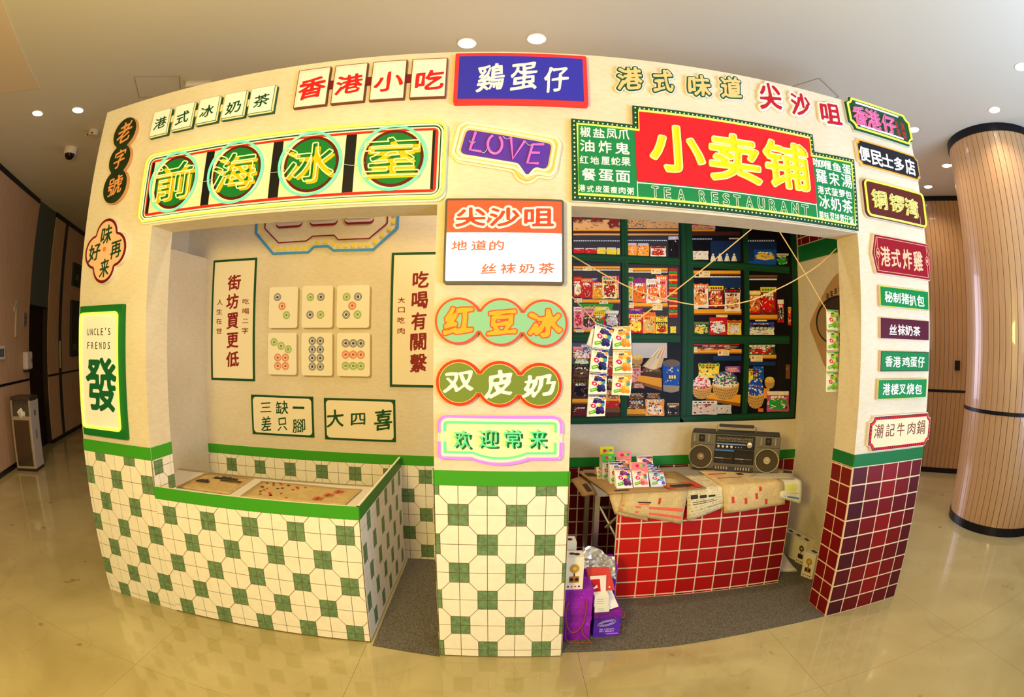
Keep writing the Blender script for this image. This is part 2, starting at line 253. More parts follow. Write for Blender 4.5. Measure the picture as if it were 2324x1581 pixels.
('packet',[(0.632,1.147),(0.721,1.147),(0.723,1.086),(0.633,1.086)],'oTN',20),
('packet',[(0.419,1.056),(0.523,1.056),(0.525,0.983),(0.42,0.983)],'nKr',16),
('shelf_board',[(0.625,1.038),(0.726,1.037),(0.727,1.005),(0.626,1.006)],'N',12),
('basket',[(0.788,1.37),(0.867,1.371),(0.869,1.305),(0.789,1.304)],'TYT',16),
('packet',[(0.789,1.304),(0.853,1.305),(0.856,1.193),(0.792,1.193)],'PTPN',24),
('basket',[(0.854,1.293),(0.994,1.294),(0.996,1.202),(0.856,1.202)],'nN',20),
('sticks',[(0.861,1.416),(1.023,1.419),(1.026,1.274),(0.864,1.273)],'WTw',9),
('shelf_board',[(0.85,1.239),(0.995,1.221),(1.0,1.14),(0.82,1.191)],'S',0),
('candy_tub',[(0.996,1.343),(1.121,1.344),(1.127,1.128),(1.002,1.128)],'BYWWBW',22),
('packet',[(0.771,1.083),(0.891,1.083),(0.893,1.018),(0.774,1.019)],'nKNW',20),
('shelf_board',[(0.769,1.027),(0.89,1.026),(0.892,0.98),(0.77,0.981)],'S',12),
('packet',[(0.888,1.09),(1.019,1.089),(1.024,0.978),(0.892,0.98)],'oTWNOW',50),
('packet',[(1.038,1.063),(1.122,1.062),(1.126,0.98),(1.041,0.981)],'kTK',18),
('packet',[(0.771,1.165),(0.857,1.166),(0.859,1.087),(0.774,1.088)],'KnN',12),
('packet',[(0.772,1.129),(0.887,1.129),(0.888,1.083),(0.774,1.083)],'nKNT',24),
('packet',[(0.525,1.434),(0.626,1.436),(0.627,1.364),(0.526,1.363)],'wCPW',24),
('packet',[(0.526,1.363),(0.627,1.364),(0.628,1.301),(0.528,1.3)],'ONTR',24),
('packet',[(0.418,1.344),(0.527,1.345),(0.527,1.304),(0.418,1.304)],'gNWY',24),
('packet',[(0.887,1.129),(0.998,1.128),(1.0,1.089),(0.888,1.09)],'KnNo',24),
('packet',[(0.523,1.309),(0.619,1.31),(0.62,1.238),(0.524,1.237)],'NnKT',24),
('packet',[(0.525,1.21),(0.621,1.211),(0.623,1.147),(0.526,1.147)],'rNKn',24),
('packet',[(0.799,1.193),(0.885,1.193),(0.886,1.156),(0.8,1.156)],'NnT',24),
('packet',[(1.205,1.441),(1.557,1.448),(1.558,1.403),(1.206,1.398)],'KRrWg',30),
('shelf_board',[(1.203,1.41),(1.565,1.415),(1.566,1.383),(1.204,1.378)],'S',12),
('price_tag',[(1.205,1.424),(1.239,1.424),(1.24,1.389),(1.206,1.388)],'LR',12),
('price_tag',[(1.386,1.403),(1.471,1.404),(1.472,1.358),(1.387,1.357)],'LR',12),
('shelf_board',[(1.353,1.368),(1.564,1.371),(1.565,1.338),(1.354,1.336)],'b',12),
('packet',[(1.614,1.444),(1.835,1.449),(1.837,1.378),(1.616,1.375)],'gWRWG',36),
('shelf_board',[(1.615,1.377),(1.842,1.38),(1.843,1.351),(1.615,1.349)],'S',12),
('price_tag',[(1.636,1.372),(1.73,1.373),(1.732,1.327),(1.637,1.326)],'LR',12),
('shelf_board',[(1.616,1.332),(1.838,1.334),(1.839,1.307),(1.617,1.306)],'b',12),
('shelf_board',[(1.317,1.129),(1.569,1.11),(1.568,1.032),(1.31,1.076)],'S',0),
('packet',[(1.247,1.32),(1.402,1.321),(1.405,1.22),(1.249,1.221)],'YGYLY',36),
('basket',[(1.201,1.24),(1.348,1.241),(1.354,1.084),(1.207,1.086)],'RWPR',50),
('packet',[(1.441,1.301),(1.563,1.302),(1.565,1.257),(1.442,1.257)],'VVP',14),
('basket',[(1.346,1.272),(1.55,1.273),(1.559,1.075),(1.354,1.078)],'WCWGPW',60),
('packet',[(1.205,1.076),(1.395,1.073),(1.4,0.98),(1.209,0.984)],'wWwk',14),
('packet',[(1.392,1.047),(1.502,1.045),(1.506,0.984),(1.395,0.986)],'wWk',8),
('packet',[(1.614,1.285),(1.73,1.286),(1.734,1.187),(1.617,1.187)],'YSYn',20),
('packet',[(1.656,1.302),(1.744,1.302),(1.748,1.207),(1.66,1.208)],'BGBW',10),
('basket',[(1.752,1.232),(1.834,1.232),(1.838,1.15),(1.755,1.151)],'TYV',12),
('basket',[(1.609,1.22),(1.752,1.22),(1.763,1.013),(1.619,1.016)],'BBWVB',46),
('packet',[(1.711,1.016),(1.753,1.015),(1.755,0.99),(1.713,0.991)],'OO',2),
('packet',[(1.75,1.153),(1.795,1.153),(1.799,1.082),(1.754,1.082)],'oN',6),
('packet',[(1.771,1.134),(1.961,1.132),(1.971,0.984),(1.78,0.989)],'pWGVTpW',34),
('packet',[(1.921,1.316),(1.96,1.316),(1.964,1.214),(1.925,1.215)],'NKw',6),
('pane',[(1.843,1.449),(1.917,1.45),(1.929,1.139),(1.854,1.139)],'K',12),
]
FRAME=[('v', [(0.723, 2.277), (0.768, 2.28), (0.771, 0.973), (0.728, 0.973)]), ('v', [(1.123, 2.275), (1.209, 2.276), (1.215, 0.948), (1.133, 0.949)]), ('v', [(1.583, 2.284), (1.625, 2.288), (1.624, 0.957), (1.58, 0.959)]), ('v', [(1.975, 2.292), (2.03, 2.288), (2.012, 0.946), (1.97, 0.947)]), ('h', [(0.415, 1.995), (1.116, 1.996), (1.115, 1.945), (0.415, 1.944)]), ('h', [(1.199, 1.984), (1.958, 1.994), (1.955, 1.942), (1.198, 1.939)]), ('h', [(0.416, 1.498), (1.117, 1.502), (1.118, 1.45), (0.414, 1.444)]), ('h', [(1.198, 1.503), (1.949, 1.513), (1.95, 1.455), (1.199, 1.445)]), ('h', [(0.415, 0.979), (1.132, 0.976), (1.161, 0.937), (0.416, 0.933)]), ('h', [(1.131, 0.978), (1.969, 0.988), (2.012, 0.946), (1.133, 0.937)])]

# ------------------------------------------------------------ helpers
def lin(c):
    r = []
    for v in c[:3]:
        v = v / 255.0
        r.append(v / 12.92 if v <= 0.04045 else ((v + 0.055) / 1.055) ** 2.4)
    return tuple(r) + (1.0,)
MAT = {}
def mat(name, c, rough=0.6, metal=0.0, emit=0.0, ecol=None, noise=0.0, nscale=40, spec=0.22, bump=0.0, coat=0.0, alpha=1.0, trans=0.0, stretch=None):
    if name in MAT:
        return MAT[name]
    m = bpy.data.materials.new(name)
    m.use_nodes = True
    nt = m.node_tree
    p = nt.nodes['Principled BSDF']
    p.inputs['Base Color'].default_value = lin(c)
    p.inputs['Roughness'].default_value = rough
    p.inputs['Metallic'].default_value = metal
    p.inputs['Specular IOR Level'].default_value = spec
    p.inputs['Coat Weight'].default_value = coat
    p.inputs['Alpha'].default_value = alpha
    p.inputs['Transmission Weight'].default_value = trans
    if emit:
        p.inputs['Emission Color'].default_value = lin(ecol or c)
        p.inputs['Emission Strength'].default_value = emit
    if noise or bump:
        tc = nt.nodes.new('ShaderNodeTexCoord')
        mp = nt.nodes.new('ShaderNodeMapping')
        nt.links.new(tc.outputs['Object'], mp.inputs[0])
        if stretch:
            mp.inputs['Scale'].default_value = stretch
        n = nt.nodes.new('ShaderNodeTexNoise')
        n.inputs['Scale'].default_value = nscale
        n.inputs['Detail'].default_value = 6
        nt.links.new(mp.outputs[0], n.inputs['Vector'])
        if noise:
            r = nt.nodes.new('ShaderNodeValToRGB')
            a = lin([max(0, v * (1 - noise)) for v in c[:3]])
            b = lin([min(255, v * (1 + noise * 0.6)) for v in c[:3]])
            r.color_ramp.elements[0].position = 0.3
            r.color_ramp.elements[0].color = a
            r.color_ramp.elements[1].position = 0.7
            r.color_ramp.elements[1].color = b
            nt.links.new(n.outputs['Fac'], r.inputs[0])
            nt.links.new(r.outputs[0], p.inputs['Base Color'])
        if bump:
            bp = nt.nodes.new('ShaderNodeBump')
            bp.inputs['Strength'].default_value = bump
            bp.inputs['Distance'].default_value = 0.004
            nt.links.new(n.outputs['Fac'], bp.inputs['Height'])
            nt.links.new(bp.outputs[0], p.inputs['Normal'])
    MAT[name] = m
    return m

def glow(name, c, s):
    if name in MAT:
        return MAT[name]
    m = bpy.data.materials.new(name)
    m.use_nodes = True
    nt = m.node_tree
    p = nt.nodes['Principled BSDF']
    p.inputs['Base Color'].default_value = lin([v * 0.45 for v in c])
    p.inputs['Roughness'].default_value = 0.3
    p.inputs['Emission Color'].default_value = lin(c)
    p.inputs['Emission Strength'].default_value = s
    MAT[name] = m
    return m

class Frame:
    """a plane to work on: origin, direction of s, direction of t, outward direction of d"""
    def __init__(s, o, u, v=(0, 0, 1), n=None):
        s.o = Vector(o); s.u = Vector(u).normalized(); s.v = Vector(v).normalized()
        s.n = Vector(n).normalized() if n is not None else s.u.cross(s.v)
    def __call__(s, a, b, d=0.0):
        return s.o + s.u * a + s.v * b + s.n * d
FRONT = Frame((0, -0.0012, 0), (1, 0, 0))            # the facade plane, d towards the viewer
BACK = Frame((0, 1.0388, 0), (1, 0, 0))
WORLD = None
ORG = {}

class MB:
    def __init__(s):
        s.v = []; s.f = []; s.m = []; s.c = []
    def add(s, vs, fs, m=0, col=None):
        k = len(s.v)
        s.v += [tuple(p) for p in vs]
        for f in fs:
            s.f.append([i + k for i in f]); s.m.append(m); s.c.append(col)
    def box(s, x0, y0, z0, x1, y1, z1, m=0, fr=None, col=None):
        P = [(x, y, z) for x in (x0, x1) for y in (y0, y1) for z in (z0, z1)]
        if fr:
            P = [fr(x, z, y) for x, y, z in P]
        s.add(P, [(0, 1, 3, 2), (4, 6, 7, 5), (0, 4, 5, 1), (2, 3, 7, 6), (0, 2, 6, 4), (1, 5, 7, 3)], m, col)
        return s
    def prism(s, poly, d0, d1, fr=FRONT, m=0, col=None, cap=True):
        """poly in (s,t) extruded between depths d0 (back) and d1 (front)"""
        n = len(poly)
        P = [fr(a, b, d0) for a, b in poly] + [fr(a, b, d1) for a, b in poly]
        F = [tuple(range(n, 2 * n))]
        if cap:
            F.append(tuple(range(n - 1, -1, -1)))
        for i in range(n):
            j = (i + 1) % n
            F.append((i, j, n + j, n + i))
        s.add(P, F, m, col)
        return s
    def flat(s, poly, d, fr=FRONT, m=0, col=None):
        s.add([fr(a, b, d) for a, b in poly], [tuple(range(len(poly)))], m, col)
        return s
    def tube(s, pts, r, n=6, closed=False, m=0, r2=None):
        pts = [Vector(p) for p in pts]
        k = len(s.v); N = len(pts); up = None
        for i, p in enumerate(pts):
            a = pts[(i - 1) % N] if (closed or i) else p
            b = pts[(i + 1) % N] if (closed or i < N - 1) else p
            t = (b - a)
            t = t.normalized() if t.length > 1e-9 else Vector((0, 0, 1))
            if up is None:
                up = Vector((0, 0, 1)) if abs(t.z) < 0.9 else Vector((1, 0, 0))
            x = t.cross(up)
            x = x.normalized() if x.length > 1e-6 else t.orthogonal().normalized()
            y = x.cross(t).normalized(); up = y
            rr = r if r2 is None else r + (r2 - r) * i / max(1, N - 1)
            for q in range(n):
                g = 2 * PI * q / n
                s.v.append(tuple(p + (x * math.cos(g) + y * math.sin(g)) * rr))
        for i in range(N if closed else N - 1):
            j = (i + 1) % N
            for q in range(n):
                w_ = (q + 1) % n
                s.f.append([k + i * n + q, k + i * n + w_, k + j * n + w_, k + j * n + q]); s.m.append(m); s.c.append(None)
        if not closed:
            s.f.append([k + q for q in range(n)][::-1]); s.m.append(m); s.c.append(None)
            s.f.append([k + (N - 1) * n + q for q in range(n)]); s.m.append(m); s.c.append(None)
        return s
    def lathe(s, prof, c, n=24, m=0, ax='z', fr=None):
        """prof: (radius, height) pairs about an axis; ax z = vertical, d = along frame normal"""
        k = len(s.v)
        for r, h in prof:
            for q in range(n):
                g = 2 * PI * q / n
                a, b = r * math.cos(g), r * math.sin(g)
                s.v.append((c[0] + a, c[1] + b, c[2] + h) if ax == 'z' else tuple(fr(c[0] + a, c[1] + b, (c[2] if len(c) > 2 else 0) + h)))
        for i in range(len(prof) - 1):
            for q in range(n):
                w_ = (q + 1) % n
                s.f.append([k + i * n + q, k + i * n + w_, k + (i + 1) * n + w_, k + (i + 1) * n + q]); s.m.append(m); s.c.append(None)
        s.f.append([k + q for q in range(n)][::-1]); s.m.append(m); s.c.append(None)
        s.f.append([k + (len(prof) - 1) * n + q for q in range(n)]); s.m.append(m); s.c.append(None)
        return s
    def build(s, name, mats, parent=None, smooth=False, bevel=0.0):
        me = bpy.data.meshes.new(name)
        o_ = ORG.get(parent.name, Vector()) if parent else Vector()
        me.from_pydata([tuple(Vector(p) - o_) for p in s.v], [], s.f)
        if not isinstance(mats, (list, tuple)):
            mats = [mats]
        for q in mats:
            me.materials.append(q)
        if len(mats) > 1:
            me.polygons.foreach_set('material_index', s.m)
        if any(c is not None for c in s.c):
            ca = me.color_attributes.new('Col', 'FLOAT_COLOR', 'CORNER')
            buf = []
            for f, c in zip(s.f, s.c):
                buf += list(lin(c or (200, 200, 200))) * len(f)
            ca.data.foreach_set('color', buf)
        bm = bmesh.new(); bm.from_mesh(me)
        bmesh.ops.recalc_face_normals(bm, faces=bm.faces)
        if smooth:
            for f in bm.faces:
                f.smooth = True
            for e in bm.edges:
                if len(e.link_faces) == 2 and e.calc_face_angle(0) > 0.7:
                    e.smooth = False
        bm.to_mesh(me); bm.free()
        o = bpy.data.objects.new(name, me)
        COL.objects.link(o)
        if parent:
            o.parent = parent
            ORG[o.name] = o_
        if bevel:
            b = o.modifiers.new('bevel', 'BEVEL'); b.width = bevel; b.segments = 2; b.limit_method = 'ANGLE'
        return o
def thing(name, label, cat, loc=(0, 0, 0), group=None):
    o = bpy.data.objects.new(name, None)
    o.empty_display_size = 0.05
    o.location = loc
    COL.objects.link(o)
    ORG[o.name] = Vector(loc)
    o['label'] = label; o['category'] = cat
    if group: o['group'] = group
    return o
def tag(o, label, cat, group=None):
    o['label'] = label; o['category'] = cat
    if group: o['group'] = group
    return o
def lab(o, t):
    o['label'] = t
    return o
def struct(o, label=None):
    o['kind'] = 'structure'
    if label: o['label'] = label
    return o

# ------------------------------------------------------------ lettering: glyph outlines thickened by a distance field
GL = {}
def glyph_raw(ch):
    if ch in GL:
        return GL[ch]
    c = bpy.data.curves.new('glyph', 'FONT')
    c.body = ch; c.size = 1; c.fill_mode = 'NONE'; c.resolution_u = 3
    o = bpy.data.objects.new('glyph', c)
    me = bpy.data.meshes.new_from_object(o)
    V = np.array([v.co[:2] for v in me.vertices]); E = np.array([e.vertices[:] for e in me.edges])
    bpy.data.objects.remove(o); bpy.data.curves.remove(c); bpy.data.meshes.remove(me)
    A, B = V[E[:, 0]], V[E[:, 1]]
    mn, mx = V.min(0), V.max(0)
    GL[ch] = (A, B, mn, mx)
    return GL[ch]
def contours(ch, w, h, bold=0.02, brush=0.0, grow=0.0, N=54):
    """closed outlines (centred on 0,0) of a character filling a w x h box; bold is relative to the box"""
    A, B, mn, mx = glyph_raw(ch)
    size = mx - mn
    m = min(w, h) if min(size) > 0.25 else max(w, h)
    r = bold * m
    thin = size[1] < 0.2
    hh = max(h - 2 * r, h * 0.25)
    ww = max(w - 2 * r, w * 0.25)
    S = np.array([ww / max(size[0], 1e-6), hh / max(size[1], 1e-6)])
    A = (A - (mn + mx) / 2) * S; B = (B - (mn + mx) / 2) * S
    if brush:
        for Q in (A, B):
            Q[:, 1] += Q[:, 0] * 0.10 * brush * h / w + 0.02 * h * brush * np.sin(Q[:, 0] / w * 5)
            Q[:, 0] += 0.03 * w * brush * np.sin(Q[:, 1] / h * 4 + 1)
    R = r + grow
    L = max(w, h) * 1.1 + 2 * R + 0.1 * max(w, h)
    xs = np.linspace(-L / 2, L / 2, N); st = xs[1] - xs[0]
    X, Y = np.meshgrid(xs, xs)
    P = np.stack([X.ravel(), Y.ravel()], 1)
    D = B - A
    LL = (D ** 2).sum(1) + 1e-12
    d2 = np.full(len(P), 1e9); inside = np.zeros(len(P), int)
    for k in range(0, len(P), 600):
        p = P[k:k + 600]
        ap = p[:, None, :] - A[None]
        t = np.clip((ap * D[None]).sum(2) / LL, 0, 1)
        q = ap - t[..., None] * D[None]
        d2[k:k + 600] = ((q ** 2).sum(2)).min(1)
        c = ((A[None, :, 1] > p[:, 1:2]) != (B[None, :, 1] > p[:, 1:2]))
        xi = A[None, :, 0] + (p[:, 1:2] - A[None, :, 1]) * D[None, :, 0] / np.where(np.abs(D[None, :, 1]) < 1e-12, 1e-12, D[None, :, 1])
        inside[k:k + 600] = (c & (xi > p[:, 0:1])).sum(1) % 2
    d = np.sqrt(d2) * np.where(inside == 1, -1, 1)
    rr = R
    if brush:
        rr = R + r * 0.55 * brush * np.sin(P[:, 0] / w * 9 + ord(ch[0]) % 7) * np.cos(P[:, 1] / h * 8 + ord(ch[0]) % 5)
    F = (d - rr).reshape(N, N)
    seg = {}
    sg = F < 0
    for i in range(N - 1):
        mix = np.nonzero((sg[i, :-1] != sg[i, 1:]) | (sg[i + 1, :-1] != sg[i + 1, 1:]) | (sg[i, :-1] != sg[i + 1, :-1]))[0]
        for j in mix:
            v = (F[i, j], F[i, j + 1], F[i + 1, j + 1], F[i + 1, j])
            cr = []
            ids = (('h', i, j), ('v', i, j + 1), ('h', i + 1, j), ('v', i, j))
            for e, (a, b) in enumerate(((0, 1), (1, 2), (2, 3), (3, 0))):
                if (v[a] < 0) != (v[b] < 0):
                    cr.append(ids[e])
            if len(cr) == 2:
                prs = [(cr[0], cr[1])]
            elif len(cr) == 4:
                prs = [(cr[0], cr[1]), (cr[2], cr[3])] if (v[0] < 0) != (sum(v) < 0) or v[1] < 0 else [(cr[0], cr[3]), (cr[1], cr[2])]
            else:
                continue
            for a, b in prs:
                seg.setdefault(a, []).append(b); seg.setdefault(b, []).append(a)
    def pt(k):
        t_, i, j = k
        if t_ == 'h':
            a, b = F[i, j], F[i, j + 1]; f = a / (a - b)
            return (xs[j] + f * st, xs[i])
        a, b = F[i, j], F[i + 1, j]; f = a / (a - b)
        return (xs[j], xs[i] + f * st)
    loops = []
    left = set(seg)
    while left:
        s0 = left.pop(); loop = [s0]; cur = s0
        while True:
            nx = [q for q in seg[cur] if q in left]
            if not nx:
                break
            cur = nx[0]; left.discard(cur); loop.append(cur)
        if len(loop) > 5:
            p = np.array([pt(k) for k in loop])
            for _ in range(2):
                p = 0.5 * p + 0.25 * (np.roll(p, 1, 0) + np.roll(p, -1, 0))
            keep = []
            last = None
            for i in range(len(p)):
                a, b, c = p[i - 1] if last is None else last, p[i], p[(i + 1) % len(p)]
                cross = abs((b[0] - a[0]) * (c[1] - b[1]) - (b[1] - a[1]) * (c[0] - b[0]))
                if cross > 0.02 * st * st or np.hypot(*(b - a)) > 4 * st:
                    keep.append(tuple(b)); last = b
            if len(keep) > 3:
                loops.append(keep)
    return loops
def fill_mesh(loops, depth):
    c = bpy.data.curves.new('fill', 'CURVE')
    c.dimensions = '2D'; c.fill_mode = 'BOTH'; c.extrude = depth / 2
    for L in loops:
        s = c.splines.new('POLY'); s.points.add(len(L) - 1)
        buf = []
        for x, y in L:
            buf += [x, y, 0, 1]
        s.points.foreach_set('co', buf); s.use_cyclic_u = True
    o = bpy.data.objects.new('fill', c)
    me = bpy.data.meshes.new_from_object(o)
    V = [v.co[:] for v in me.vertices]; Fc = [list(p.vertices) for p in me.polygons]
    bpy.data.objects.remove(o); bpy.data.curves.remove(c); bpy.data.meshes.remove(me)
    return V, Fc
def char(ch, cx, cz, w, h, d0, d1, material, parent, fr=FRONT, bold=0.03, brush=0.0, grow=0.0, name='character', N=54):
    V, Fc = fill_mesh(contours(ch, w, h, bold, brush, grow, N), 1.0)
    mb = MB()
    mb.add([fr(cx + x, cz + y, (d0 + d1) / 2 + z * (d1 - d0)) for x, y, z in V], Fc)
    return mb.build(name, material, parent)
def neon_char(ch, cx, cz, w, h, d, r, material, parent, fr=FRONT, bold=0.05, brush=0.0, N=60):
    mb = MB()
    for L in contours(ch, w, h, bold, brush, 0, N):
        mb.tube([fr(cx + x, cz + y, d) for x, y in L], r, 6, True)
    return mb.build('neon_tube', material, parent, smooth=True)
def word(key, d0, d1, material, parent, **k):
    return [char(c[0], c[1], c[2], c[3], c[4], d0, d1, material, parent, **k) for c in CH[key]]
def rrect(x0, z0, x1, z1, r=0.02, n=5):
    P = []
    for cx, cz, a in ((x1 - r, z1 - r, 0), (x0 + r, z1 - r, 90), (x0 + r, z0 + r, 180), (x1 - r, z0 + r, 270)):
        for k in range(n + 1):
            g = math.radians(a + 90 * k / n)
            P.append((cx + r * math.cos(g), cz + r * math.sin(g)))
    return P
def ring_poly(poly, off):
    """offset a closed polygon inwards (off > 0) or outwards (off < 0)"""
    n = len(poly)
    ar = sum(poly[i][0] * poly[(i + 1) % n][1] - poly[(i + 1) % n][0] * poly[i][1] for i in range(n))
    sg = 1 if ar > 0 else -1
    out = []
    for i in range(n):
        a = Vector(poly[i - 1]); b = Vector(poly[i]); c = Vector(poly[(i + 1) % n])
        e1 = (b - a); e2 = (c - b)
        if e1.length < 1e-7: e1 = e2
        if e2.length < 1e-7: e2 = e1
        e1.normalize(); e2.normalize()
        n1 = Vector((-e1.y, e1.x)) * sg; n2 = Vector((-e2.y, e2.x)) * sg
        k = n1 + n2
        k = k / max(0.3, k.dot(n1)) if k.length > 1e-5 else n1
        out.append((b.x + k.x * off, b.y + k.y * off))
    return out
def circ(cx, cz, r, n=40, rz=None):
    rz = rz or r
    return [(cx + r * math.cos(2 * PI * k / n), cz + rz * math.sin(2 * PI * k / n)) for k in range(n)]
def chain(cs, n=26):
    """outline of touching round plates: (cx, cz, r) in a row, either across or down"""
    P = []
    N = len(cs)
    def arc(cx, cz, r, a0, a1):
        for k in range(n + 1):
            g = a0 + (a1 - a0) * k / n
            P.append((cx + r * math.cos(g), cz + r * math.sin(g)))
    half = []
    for a, b in zip(cs, cs[1:]):
        d = math.hypot(b[0] - a[0], b[1] - a[1])
        ca = max(-1, min(1, (a[2] ** 2 + d * d - b[2] ** 2) / (2 * a[2] * d)))
        cb = max(-1, min(1, (b[2] ** 2 + d * d - a[2] ** 2) / (2 * b[2] * d)))
        half.append((math.atan2(b[1] - a[1], b[0] - a[0]), math.acos(ca), math.acos(cb)))
    for i in range(N):                                   # along one side
        st = half[i - 1][0] + PI + half[i - 1][2] if i else None
        en = half[i][0] - half[i][1] if i < N - 1 else None
        if i == 0:
            continue
        if en is not None:
            while en < st: en += 2 * PI
            arc(*cs[i], st, en)
        else:
            arc(*cs[i], st, st + 2 * PI - 2 * half[i - 1][2])
    for i in range(N - 2, -1, -1):
        st = half[i][0] + half[i][1]
        if i:
            en = half[i - 1][0] + PI - half[i - 1][2]
            while en < st: en += 2 * PI
            arc(*cs[i], st, en)
        else:
            arc(*cs[i], st, st + 2 * PI - 2 * half[0][1])
    return P

# ------------------------------------------------------------ tiles
def clip(poly, x0, z0, x1, z1):
    for ax, val, sg in ((0, x0, 1), (0, x1, -1), (1, z0, 1), (1, z1, -1)):
        out = []
        for i in range(len(poly)):
            a, b = poly[i - 1], poly[i]
            ia, ib = sg * (a[ax] - val) >= 0, sg * (b[ax] - val) >= 0
            if ia != ib:
                t = (val - a[ax]) / (b[ax] - a[ax])
                q = (a[0] + t * (b[0] - a[0]), a[1] + t * (b[1] - a[1]))
                out.append(q)
            if ib:
                out.append(b)
        poly = out
        if len(poly) < 3:
            return []
    return poly
def parea(p):
    return abs(sum(p[i - 1][0] * p[i][1] - p[i][0] * p[i - 1][1] for i in range(len(p)))) / 2
QW = [(0, 0), (.65, 0), (.65, .35), (.35, .65), (0, .65)]
QG = [(0, 0), (.35, 0), (.35, .35), (0, .35)]
def octagon_tiles(parent, fr, x0, z0, x1, z1, gx, gz, tx, tz, gap=0.0014, d=0.0012):
    """green squares at even lattice nodes counted from (gx, gz), cream octagons at odd nodes, each in four quarters"""
    i0, i1 = math.floor((x0 - gx) / tx) - 1, math.ceil((x1 - gx) / tx) + 1
    k0, k1 = math.floor((z0 - gz) / tz) - 1, math.ceil((z1 - gz) / tz) + 1
    for i in range(i0, i1 + 1):
        for k in range(k0, k1 + 1):
            g = (i + k) % 2 == 0
            mb = MB(); tot = 0
            for sx in (1, -1):
                for sz in (1, -1):
                    p = [(gx + (i + sx * a) * tx, gz + (k + sz * b) * tz) for a, b in (QG if g else QW)]
                    p = clip(p, x0, z0, x1, z1)
                    if len(p) < 3 or parea(p) < 2e-5:
                        continue
                    q = ring_poly(p, gap)
                    if parea(q) < 1e-5 or parea(q) > parea(p):
                        continue
                    tot += 1
                    mb.prism(q, 0.0, d, fr, cap=False)
            if tot:
                mb.build('green_tile' if g else 'octagon_tile', M_GT if g else M_WT, parent)
def red_tiles(parent, fr, x0, z0, x1, z1, gx, gz, tx, tz, dark=None, gap=0.0042, d=0.0015, mats=None):
    for i in range(math.floor((x0 - gx) / tx), math.ceil((x1 - gx) / tx)):
        for k in range(math.floor((z0 - gz) / tz), math.ceil((z1 - gz) / tz)):
            p = clip([(gx + i * tx, gz + k * tz), (gx + (i + 1) * tx, gz + k * tz), (gx + (i + 1) * tx, gz + (k + 1) * tz), (gx + i * tx, gz + (k + 1) * tz)], x0, z0, x1, z1)
            if len(p) < 3 or parea(p) < 2e-4:
                continue
            q = ring_poly(p, gap)
            cx = sum(a for a, b in q) / len(q)
            m = (mats(cx, k) if mats else M_RT[1])
            MB().prism(q, 0.0, d, fr, cap=False).build('red_tile', m, parent)

# ------------------------------------------------------------ materials
M_PAPER = mat('kraft_paper_print', (233, 216, 178), 0.75, noise=0.07, nscale=9, stretch=(1, 1, 3), bump=0.05)
def paper_material():
    m = bpy.data.materials.new('printed_paper_wall'); m.use_nodes = True
    nt = m.node_tree; p = nt.nodes['Principled BSDF']; p.inputs['Roughness'].default_value = 0.7; p.inputs['Specular IOR Level'].default_value = 0.2
    tc = nt.nodes.new('ShaderNodeTexCoord')
    def noise(sc_, st, det=5):
        mp = nt.nodes.new('ShaderNodeMapping'); mp.inputs['Scale'].default_value = st
        n = nt.nodes.new('ShaderNodeTexNoise'); n.inputs['Scale'].default_value = sc_; n.inputs['Detail'].default_value = det
        nt.links.new(tc.outputs['Object'], mp.inputs[0]); nt.links.new(mp.outputs[0], n.inputs['Vector'])
        return n.outputs['Fac']
    def ramp(src, stops):
        r = nt.nodes.new('ShaderNodeValToRGB')
        r.color_ramp.elements[0].position, r.color_ramp.elements[0].color = stops[0][0], lin(stops[0][1])
        r.color_ramp.elements[1].position, r.color_ramp.elements[1].color = stops[-1][0], lin(stops[-1][1])
        for q in stops[1:-1]:
            e = r.color_ramp.elements.new(q[0]); e.color = lin(q[1])
        nt.links.new(src, r.inputs[0]); return r.outputs[0]
    def mul(a, b, f=1.0):
        x = nt.nodes.new('ShaderNodeMix'); x.data_type = 'RGBA'; x.blend_type = 'MULTIPLY'; x.inputs[0].default_value = f
        nt.links.new(a, x.inputs[6]); nt.links.new(b, x.inputs[7]); return x.outputs[2]
    base = ramp(noise(2.5, (1, 1, 1)), [(0.3, (222, 208, 180)), (0.7, (231, 219, 194))])
    fib = ramp(noise(22, (1, 1, 4)), [(0.35, (249, 246, 240)), (0.6, (255, 255, 255))])
    blot = ramp(noise(60, (1, 1, 1), 2), [(0.20, (150, 125, 90)), (0.235, (255, 255, 255))])
    scr = ramp(noise(7, (6, 6, 1), 3), [(0.20, (165, 140, 105)), (0.225, (255, 255, 255))])
    nt.links.new(mul(mul(mul(base, fib), blot, 0.6), scr, 0.6), p.inputs['Base Color'])
    return m
M_PAPER = paper_material()
M_LINE = mat('tile_line_brown', (110, 92, 52), 0.7)
M_WT = mat('cream_tile_print', (246, 238, 220), 0.45, noise=0.02, nscale=30)
M_GT = mat('green_tile_print', (112, 142, 100), 0.45, noise=0.16, nscale=55)
M_RT = [mat('red_tile_dark', (92, 18, 20), 0.4), mat('red_tile_mid', (150, 22, 20), 0.4), mat('red_tile_bright', (205, 28, 18), 0.4)]
M_GROUT = mat('cream_grout', (236, 214, 176), 0.7)
M_BAND = mat('green_band_bright', (66, 160, 38), 0.45)
M_BAND2 = mat('green_band_deep', (22, 112, 52), 0.45)
M_WHITE = mat('white_board', (240, 236, 226), 0.5)
M_EDGE = mat('foam_board_edge', (232, 222, 205), 0.7)
M_STEEL = mat('brushed_steel', (190, 182, 160), 0.3, metal=1.0)
M_BLACK = mat('black_plastic', (22, 21, 22), 0.45)

